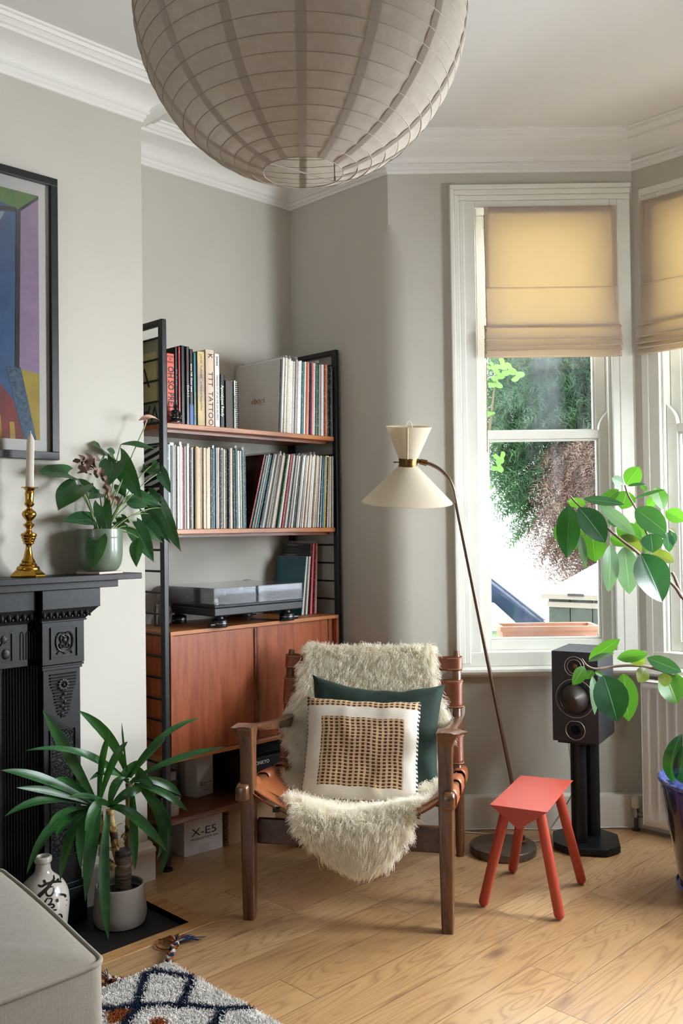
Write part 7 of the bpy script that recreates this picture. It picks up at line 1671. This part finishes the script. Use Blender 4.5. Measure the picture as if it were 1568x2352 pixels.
fl_ = obj('pale_spathe', b, mat('pale_pink_spathe', '#cfa898', 0.6), an, smooth=180); b = MB(); b.tube([e0, ony(341, 957, 2.79)], [0.0025, 0.0012], 8); obj('spadix', b, mat('ochre_spadix', '#b98a4a', 0.6), fl_, smooth=60)
b = MB()
for k, (x, y, r_) in enumerate(((470, 350, 95), (500, 430, 90), (545, 340, 110), (620, 350, 120), (560, 460, 90), (640, 460, 105), (690, 480, 95))):
    c = az(x, y, 2.745); leaf(b, [c + V((0.0, 0.012, -r_ * 0.00012)), c + V((rnd.uniform(-.012, .012), -0.028, 0)), c + V((rnd.uniform(-.012, .012), 0.004, r_ * 0.00018))], r_ * 0.00040, V((rnd.uniform(-.5, .5), -0.9, 0.4)), 'heart', 0.55, 0, 0.1, k, 12, 6)
for k, (x, y) in enumerate(((715, 540), (735, 580), (755, 640), (770, 700), (790, 760), (740, 670), (860, 780))):
    c = az(x, y, 2.75); leaf(b, [c + V((0, 0.01, 0.012)), c + V((0.0, -0.02, 0)), c + V((rnd.uniform(-.008, .012), 0.0, -0.020))], 0.022, V((rnd.uniform(-.5, .5), -1, 0.1)), 'lance', 0.6, 0, 0.1, k, 8, 4)
b.tube(crom([hub, az(775, 780, 2.76), az(730, 590, 2.755), az(640, 450, 2.755), az(540, 400, 2.755)], 6), 0.003, 6)
obj('dried_flower', b, pet_m, an, smooth=180)

# ---- rubber plant in the blue pot, at the right edge
fic_dark = leaf_mat('ficus_leaf_dark', '#23402f', '#11221b', '#357a1c', 0.2, 0.24, '#6f9478', 24, 0.05); fic_mid = leaf_mat('ficus_leaf_mid', '#36594a', '#1f3b2c', '#447a28', 0.25, 0.25, '#a0bb90', 24, 0.06)
fic_lit = leaf_mat('ficus_leaf_lit', '#2f5f20', '#1d4413', '#5a9426', 0.42, 0.3, '#a5cc6a', 22, 0.14); fic_olive = leaf_mat('ficus_leaf_olive', '#5f6a34', '#4a4526', '#8aa030', 0.4, 0.35, '#93a060', 20, 0.1); fic_pale = leaf_mat('ficus_leaf_underside', '#6a846c', '#4f6e52', '#7aa264', 0.35, 0.4, '#b9cba8', 24, 0.12)  # fic_lit is the lit copy: backlit brightness put into the leaf colour
FM = [fic_dark, fic_mid, fic_lit, fic_olive, fic_pale]; DK, MD, LT, OL, PL = range(5)
fb = mat('ficus_bark', '#6a5448', 0.7, var=(30, '#8c7868', 0.6), bump=(60, 0.3))
pd = 3.12; pc = CP + ray(1672, 1900) * pd; fcx, fcy = pc.x, pc.y; rimz = 1.25 - (1785 - 1198) * pd / FPX
fic = thing('potted_rubber_plant', 'rubber plant in a blue glazed pot at the right edge', 'plant', (fcx, fcy, 0))
def glaze():
    t = NT('blue_drip_glaze'); co = t.coord('Object', (14, 14, 2.2)); f = t.noise(co, 1.0, 4, 0.6); tc = t.n('ShaderNodeTexCoord'); z = t.n('ShaderNodeSeparateXYZ', {0: tc.outputs['Object']}).outputs[2]
    h = t.math('ADD', t.math('MULTIPLY', z, 2.3), t.math('MULTIPLY', t.math('SUBTRACT', f, 0.5), 1.3)); c = t.ramp(h, [(0.2, S('#5a4c45')), (0.5, S('#3a2c2c')), (0.68, S('#15182e')), (0.95, S('#26348a'))]); c = t.mix(t.ramp(t.noise(t.coord('Object', (60, 60, 4)), 1, 2), [(0.62, (0, 0, 0, 1)), (0.72, (0.6, 0.6, 0.6, 1))]), c, S('#7f5f55'))
    return t.end(t.pbsdf(c, 0.12, 0, **{'Coat Weight': 0.7, 'Coat Roughness': 0.06}).outputs[0])
glz = glaze(); rim_m = mat('cobalt_rim_glaze', '#2a3a8f', 0.14, var=(60, '#7f8fd0', 0.5), **{'Coat Weight': 0.6})
rimr = 152 * pd / FPX
b = MB(Matrix.Translation((fcx, fcy, 0.022))); hp = rimz - 0.022
b.lathe(smooth_prof([(0.0, 0.0), (rimr * 0.66, 0.0), (rimr * 0.70, 0.01), (rimr * 0.80, hp * 0.35), (rimr * 0.91, hp * 0.72), (rimr * 0.965, hp * 0.93), (rimr * 0.955, hp * 0.97)], 4), 56); obj('pot', b, glz, fic, smooth=60)
b = MB(Matrix.Translation((fcx, fcy, 0.022))); b.lathe(smooth_prof([(rimr * 0.955, hp * 0.955), (rimr * 1.0, hp * 0.97), (rimr * 1.0, hp * 0.995), (rimr * 0.95, hp * 1.01), (rimr * 0.86, hp * 0.995), (rimr * 0.85, hp * 0.9)], 4), 56); obj('rim', b, rim_m, fic, smooth=60)
b = MB(Matrix.Translation((fcx, fcy, 0.0005))); b.lathe(smooth_prof([(0.0, 0.0), (rimr * 0.60, 0.0), (rimr * 0.66, 0.005), (rimr * 0.76, 0.030), (rimr * 0.75, 0.034), (rimr * 0.70, 0.022), (0.0, 0.020)], 3), 48); obj('saucer', b, rim_m, fic, smooth=60)
b = MB(Matrix.Translation((fcx, fcy, 0.022))); b.lathe([(0, hp * 0.93), (rimr * 0.87, hp * 0.92)], 28); obj('soil', b, soil_m, fic, smooth=180)
def fz1_(x, y, d): return ond(1260 + x / 5.09, 1040 + y / 5.09, d)
def fz2_(x, y, d): return ond(1240 + x / 3.793, 1440 + y / 3.793, d)
b = MB(); b.tube(crom([(fcx, fcy, rimz - 0.03), (fcx + 0.01, fcy, rimz + 0.2), ond(1640, 1500, 3.18), ond(1600, 1400, 3.2)], 8), [0.016] * 9 + [0.013] * 16, 12); trk = obj('trunk', b, fb, fic, smooth=60)
D0 = 3.12; rnd = random.Random(9)
up_leaves = [((905, 370), (1060, 165), 215, LT, .03), ((868, 365), (733, 295), 125, PL, .02), ((920, 388), (1130, 368), 62, MD, .0), ((1080, 380), (1135, 450), 90, LT, .05), ((915, 450), (850, 660), 250, LT, .06), ((1000, 540), (1365, 430), 75, MD, -.02), ((1250, 400), (1330, 670), 225, LT, .07), ((1150, 640), (1270, 480), 120, LT, .09), ((1012, 655), (1375, 935), 285, MD, -.06), ((1365, 680), (1590, 800), 190, LT, .03), ((600, 615), (1010, 965), 165, PL, -.03), ((400, 540), (885, 605), 120, MD, -.02), ((815, 430), (575, 615), 140, LT, .04), ((345, 640), (660, 1052), 325, DK, -.09), ((235, 615), (212, 1232), 268, DK, -.08), ((505, 930), (540, 1278), 300, LT, .03), ((350, 930), (430, 1368), 100, PL, .02), ((715, 1080), (695, 1632), 212, PL, -.04), ((880, 1100), (940, 1655), 275, PL, -.02), ((1075, 1178), (1325, 1748), 440, DK, -.12), ((1190, 945), (1215, 1168), 250, MD, -.05), ((1210, 1165), (1467, 1278), 165, OL, -.02), ((790, 880), (1090, 1010), 260, LT, .05), ((845, 965), (1090, 1168), 180, OL, .03), ((1385, 930), (1405, 1162), 140, MD, .02), ((1430, 900), (1450, 1085), 110, MD, .04), ((225, 570), (440, 605), 125, LT, .04), ((85, 850), (92, 1040), 65, LT, .03), ((400, 820), (280, 1150), 130, LT, .05), ((1020, 800), (1130, 1000), 170, LT, .08), ((740, 740), (790, 870), 160, MD, .08), ((720, 990), (900, 1090), 150, LT, .08), ((1200, 880), (1375, 1000), 110, MD, .0), ((1100, 1020), (1150, 1180), 90, LT, .09), ((1410, 880), (1468, 935), 70, OL, .05)]
def ficus_branch(name, paths, leaves, fz, sc_, seed, d0):
    rn = random.Random(seed); b = MB()
    for pts, r0, r1 in paths:
        q = crom(pts, 8); n_ = len(q); b.tube(q, [r0 + (r1 - r0) * i / (n_ - 1) for i in range(n_)], 9)
    br = obj(name, b, fb, fic, smooth=60); b = MB(); b.mi = []
    for k, (a, d, w, m_, dz) in enumerate(leaves):
        A, D = fz(*a, d0 + dz + 0.012), fz(*d, d0 + dz - rn.uniform(0.0, 0.03)); wd_ = w / sc_ * d0 / FPX; L_ = (D - A).length
        b.cur = m_
        if w > 100: face = -CAMF + V((0, 0, rn.uniform(0.1, 0.5))) + CAMR * rn.uniform(-.25, .25)
        else: face = V((0, 0, 1)) - CAMF * 0.8 + CAMR * rn.uniform(-.2, .2)
        f = face.normalized(); leaf(b, [A, (A + D) / 2 + f * L_ * 0.07, D], wd_ * 1.02, face, 'ficus', 0.14, rn.uniform(-.25, .25), 0.02, k, 18, 8)
    obj('foliage', b, FM, br, smooth=180); return br
A1 = [ond(1600, 1400, 3.22), fz1_(1560, 1690, 3.17), fz1_(1440, 1530, 3.15), fz1_(1050, 1175, 3.12), fz1_(900, 1060, 3.12), fz1_(735, 925, 3.12), fz1_(560, 760, 3.13), fz1_(350, 615, 3.12), fz1_(245, 500, 3.12)]
A2 = [fz1_(1440, 1530, 3.15), fz1_(1330, 1300, 3.19), fz1_(1190, 1010, 3.18), fz1_(1140, 930, 3.17), fz1_(1020, 660, 3.15), fz1_(930, 500, 3.15), fz1_(888, 378, 3.15)]
A3 = [fz1_(1560, 1700, 3.17), fz1_(1480, 1480, 3.19), fz1_(1440, 1400, 3.2)]
ficus_branch('branch', [(A1, 0.0065, 0.0028), (A2, 0.005, 0.0028), (A3, 0.006, 0.005)], up_leaves, fz1_, 5.09, 31, D0)
lo_leaves = [((425, 285), (695, 105), 125, LT, -.02), ((420, 300), (650, 228), 70, PL, -.04), ((670, 275), (940, 235), 110, LT, .0), ((760, 235), (920, 320), 120, OL, .02), ((930, 270), (1232, 392), 130, MD, -.03), ((975, 335), (1185, 385), 90, OL, .01), ((385, 345), (280, 505), 125, LT, -.02), ((462, 380), (390, 455), 85, LT, .0), ((480, 385), (545, 432), 75, LT, .01), ((455, 430), (475, 768), 85, PL, -.02), ((550, 420), (672, 830), 305, DK, -.06), ((725, 405), (770, 825), 200, LT, .0), ((915, 358), (853, 482), 130, OL, .0), ((1080, 390), (1195, 672), 265, LT, .02), ((1085, 400), (1085, 522), 115, OL, -.02)]
B1 = [V((fcx + 0.01, fcy, rimz + 0.10)), ond(1620, 1590, 3.24), fz2_(1244, 450, 3.18), fz2_(1100, 392, 3.16), fz2_(930, 346, 3.15), fz2_(790, 335, 3.15), fz2_(640, 345, 3.15), fz2_(490, 365, 3.14), fz2_(410, 338, 3.14), fz2_(362, 276, 3.14)]
ficus_branch('branch', [(B1, 0.008, 0.0028)], lo_leaves, fz2_, 3.793, 32, 3.13)
b = MB(); leaf(b, [ond(1545, 1795, 3.12), ond(1532, 1740, 3.05), ond(1566, 1685, 3.10)], 0.060, -CAMF + CAMR * -0.6, 'ficus', 0.3, nt=14); leaf(b, [ond(1570, 1800, 3.10), ond(1565, 1760, 3.04), ond(1580, 1705, 3.08)], 0.07, -CAMF + CAMR * -0.3, 'ficus', 0.2); leaf(b, [ond(1562, 1712, 3.12), ond(1552, 1706, 3.10), ond(1544, 1712, 3.10)], 0.02, V((0, 0, 1)), 'ficus', 0.2)
obj('foliage', b, fic_dark, trk, smooth=180)
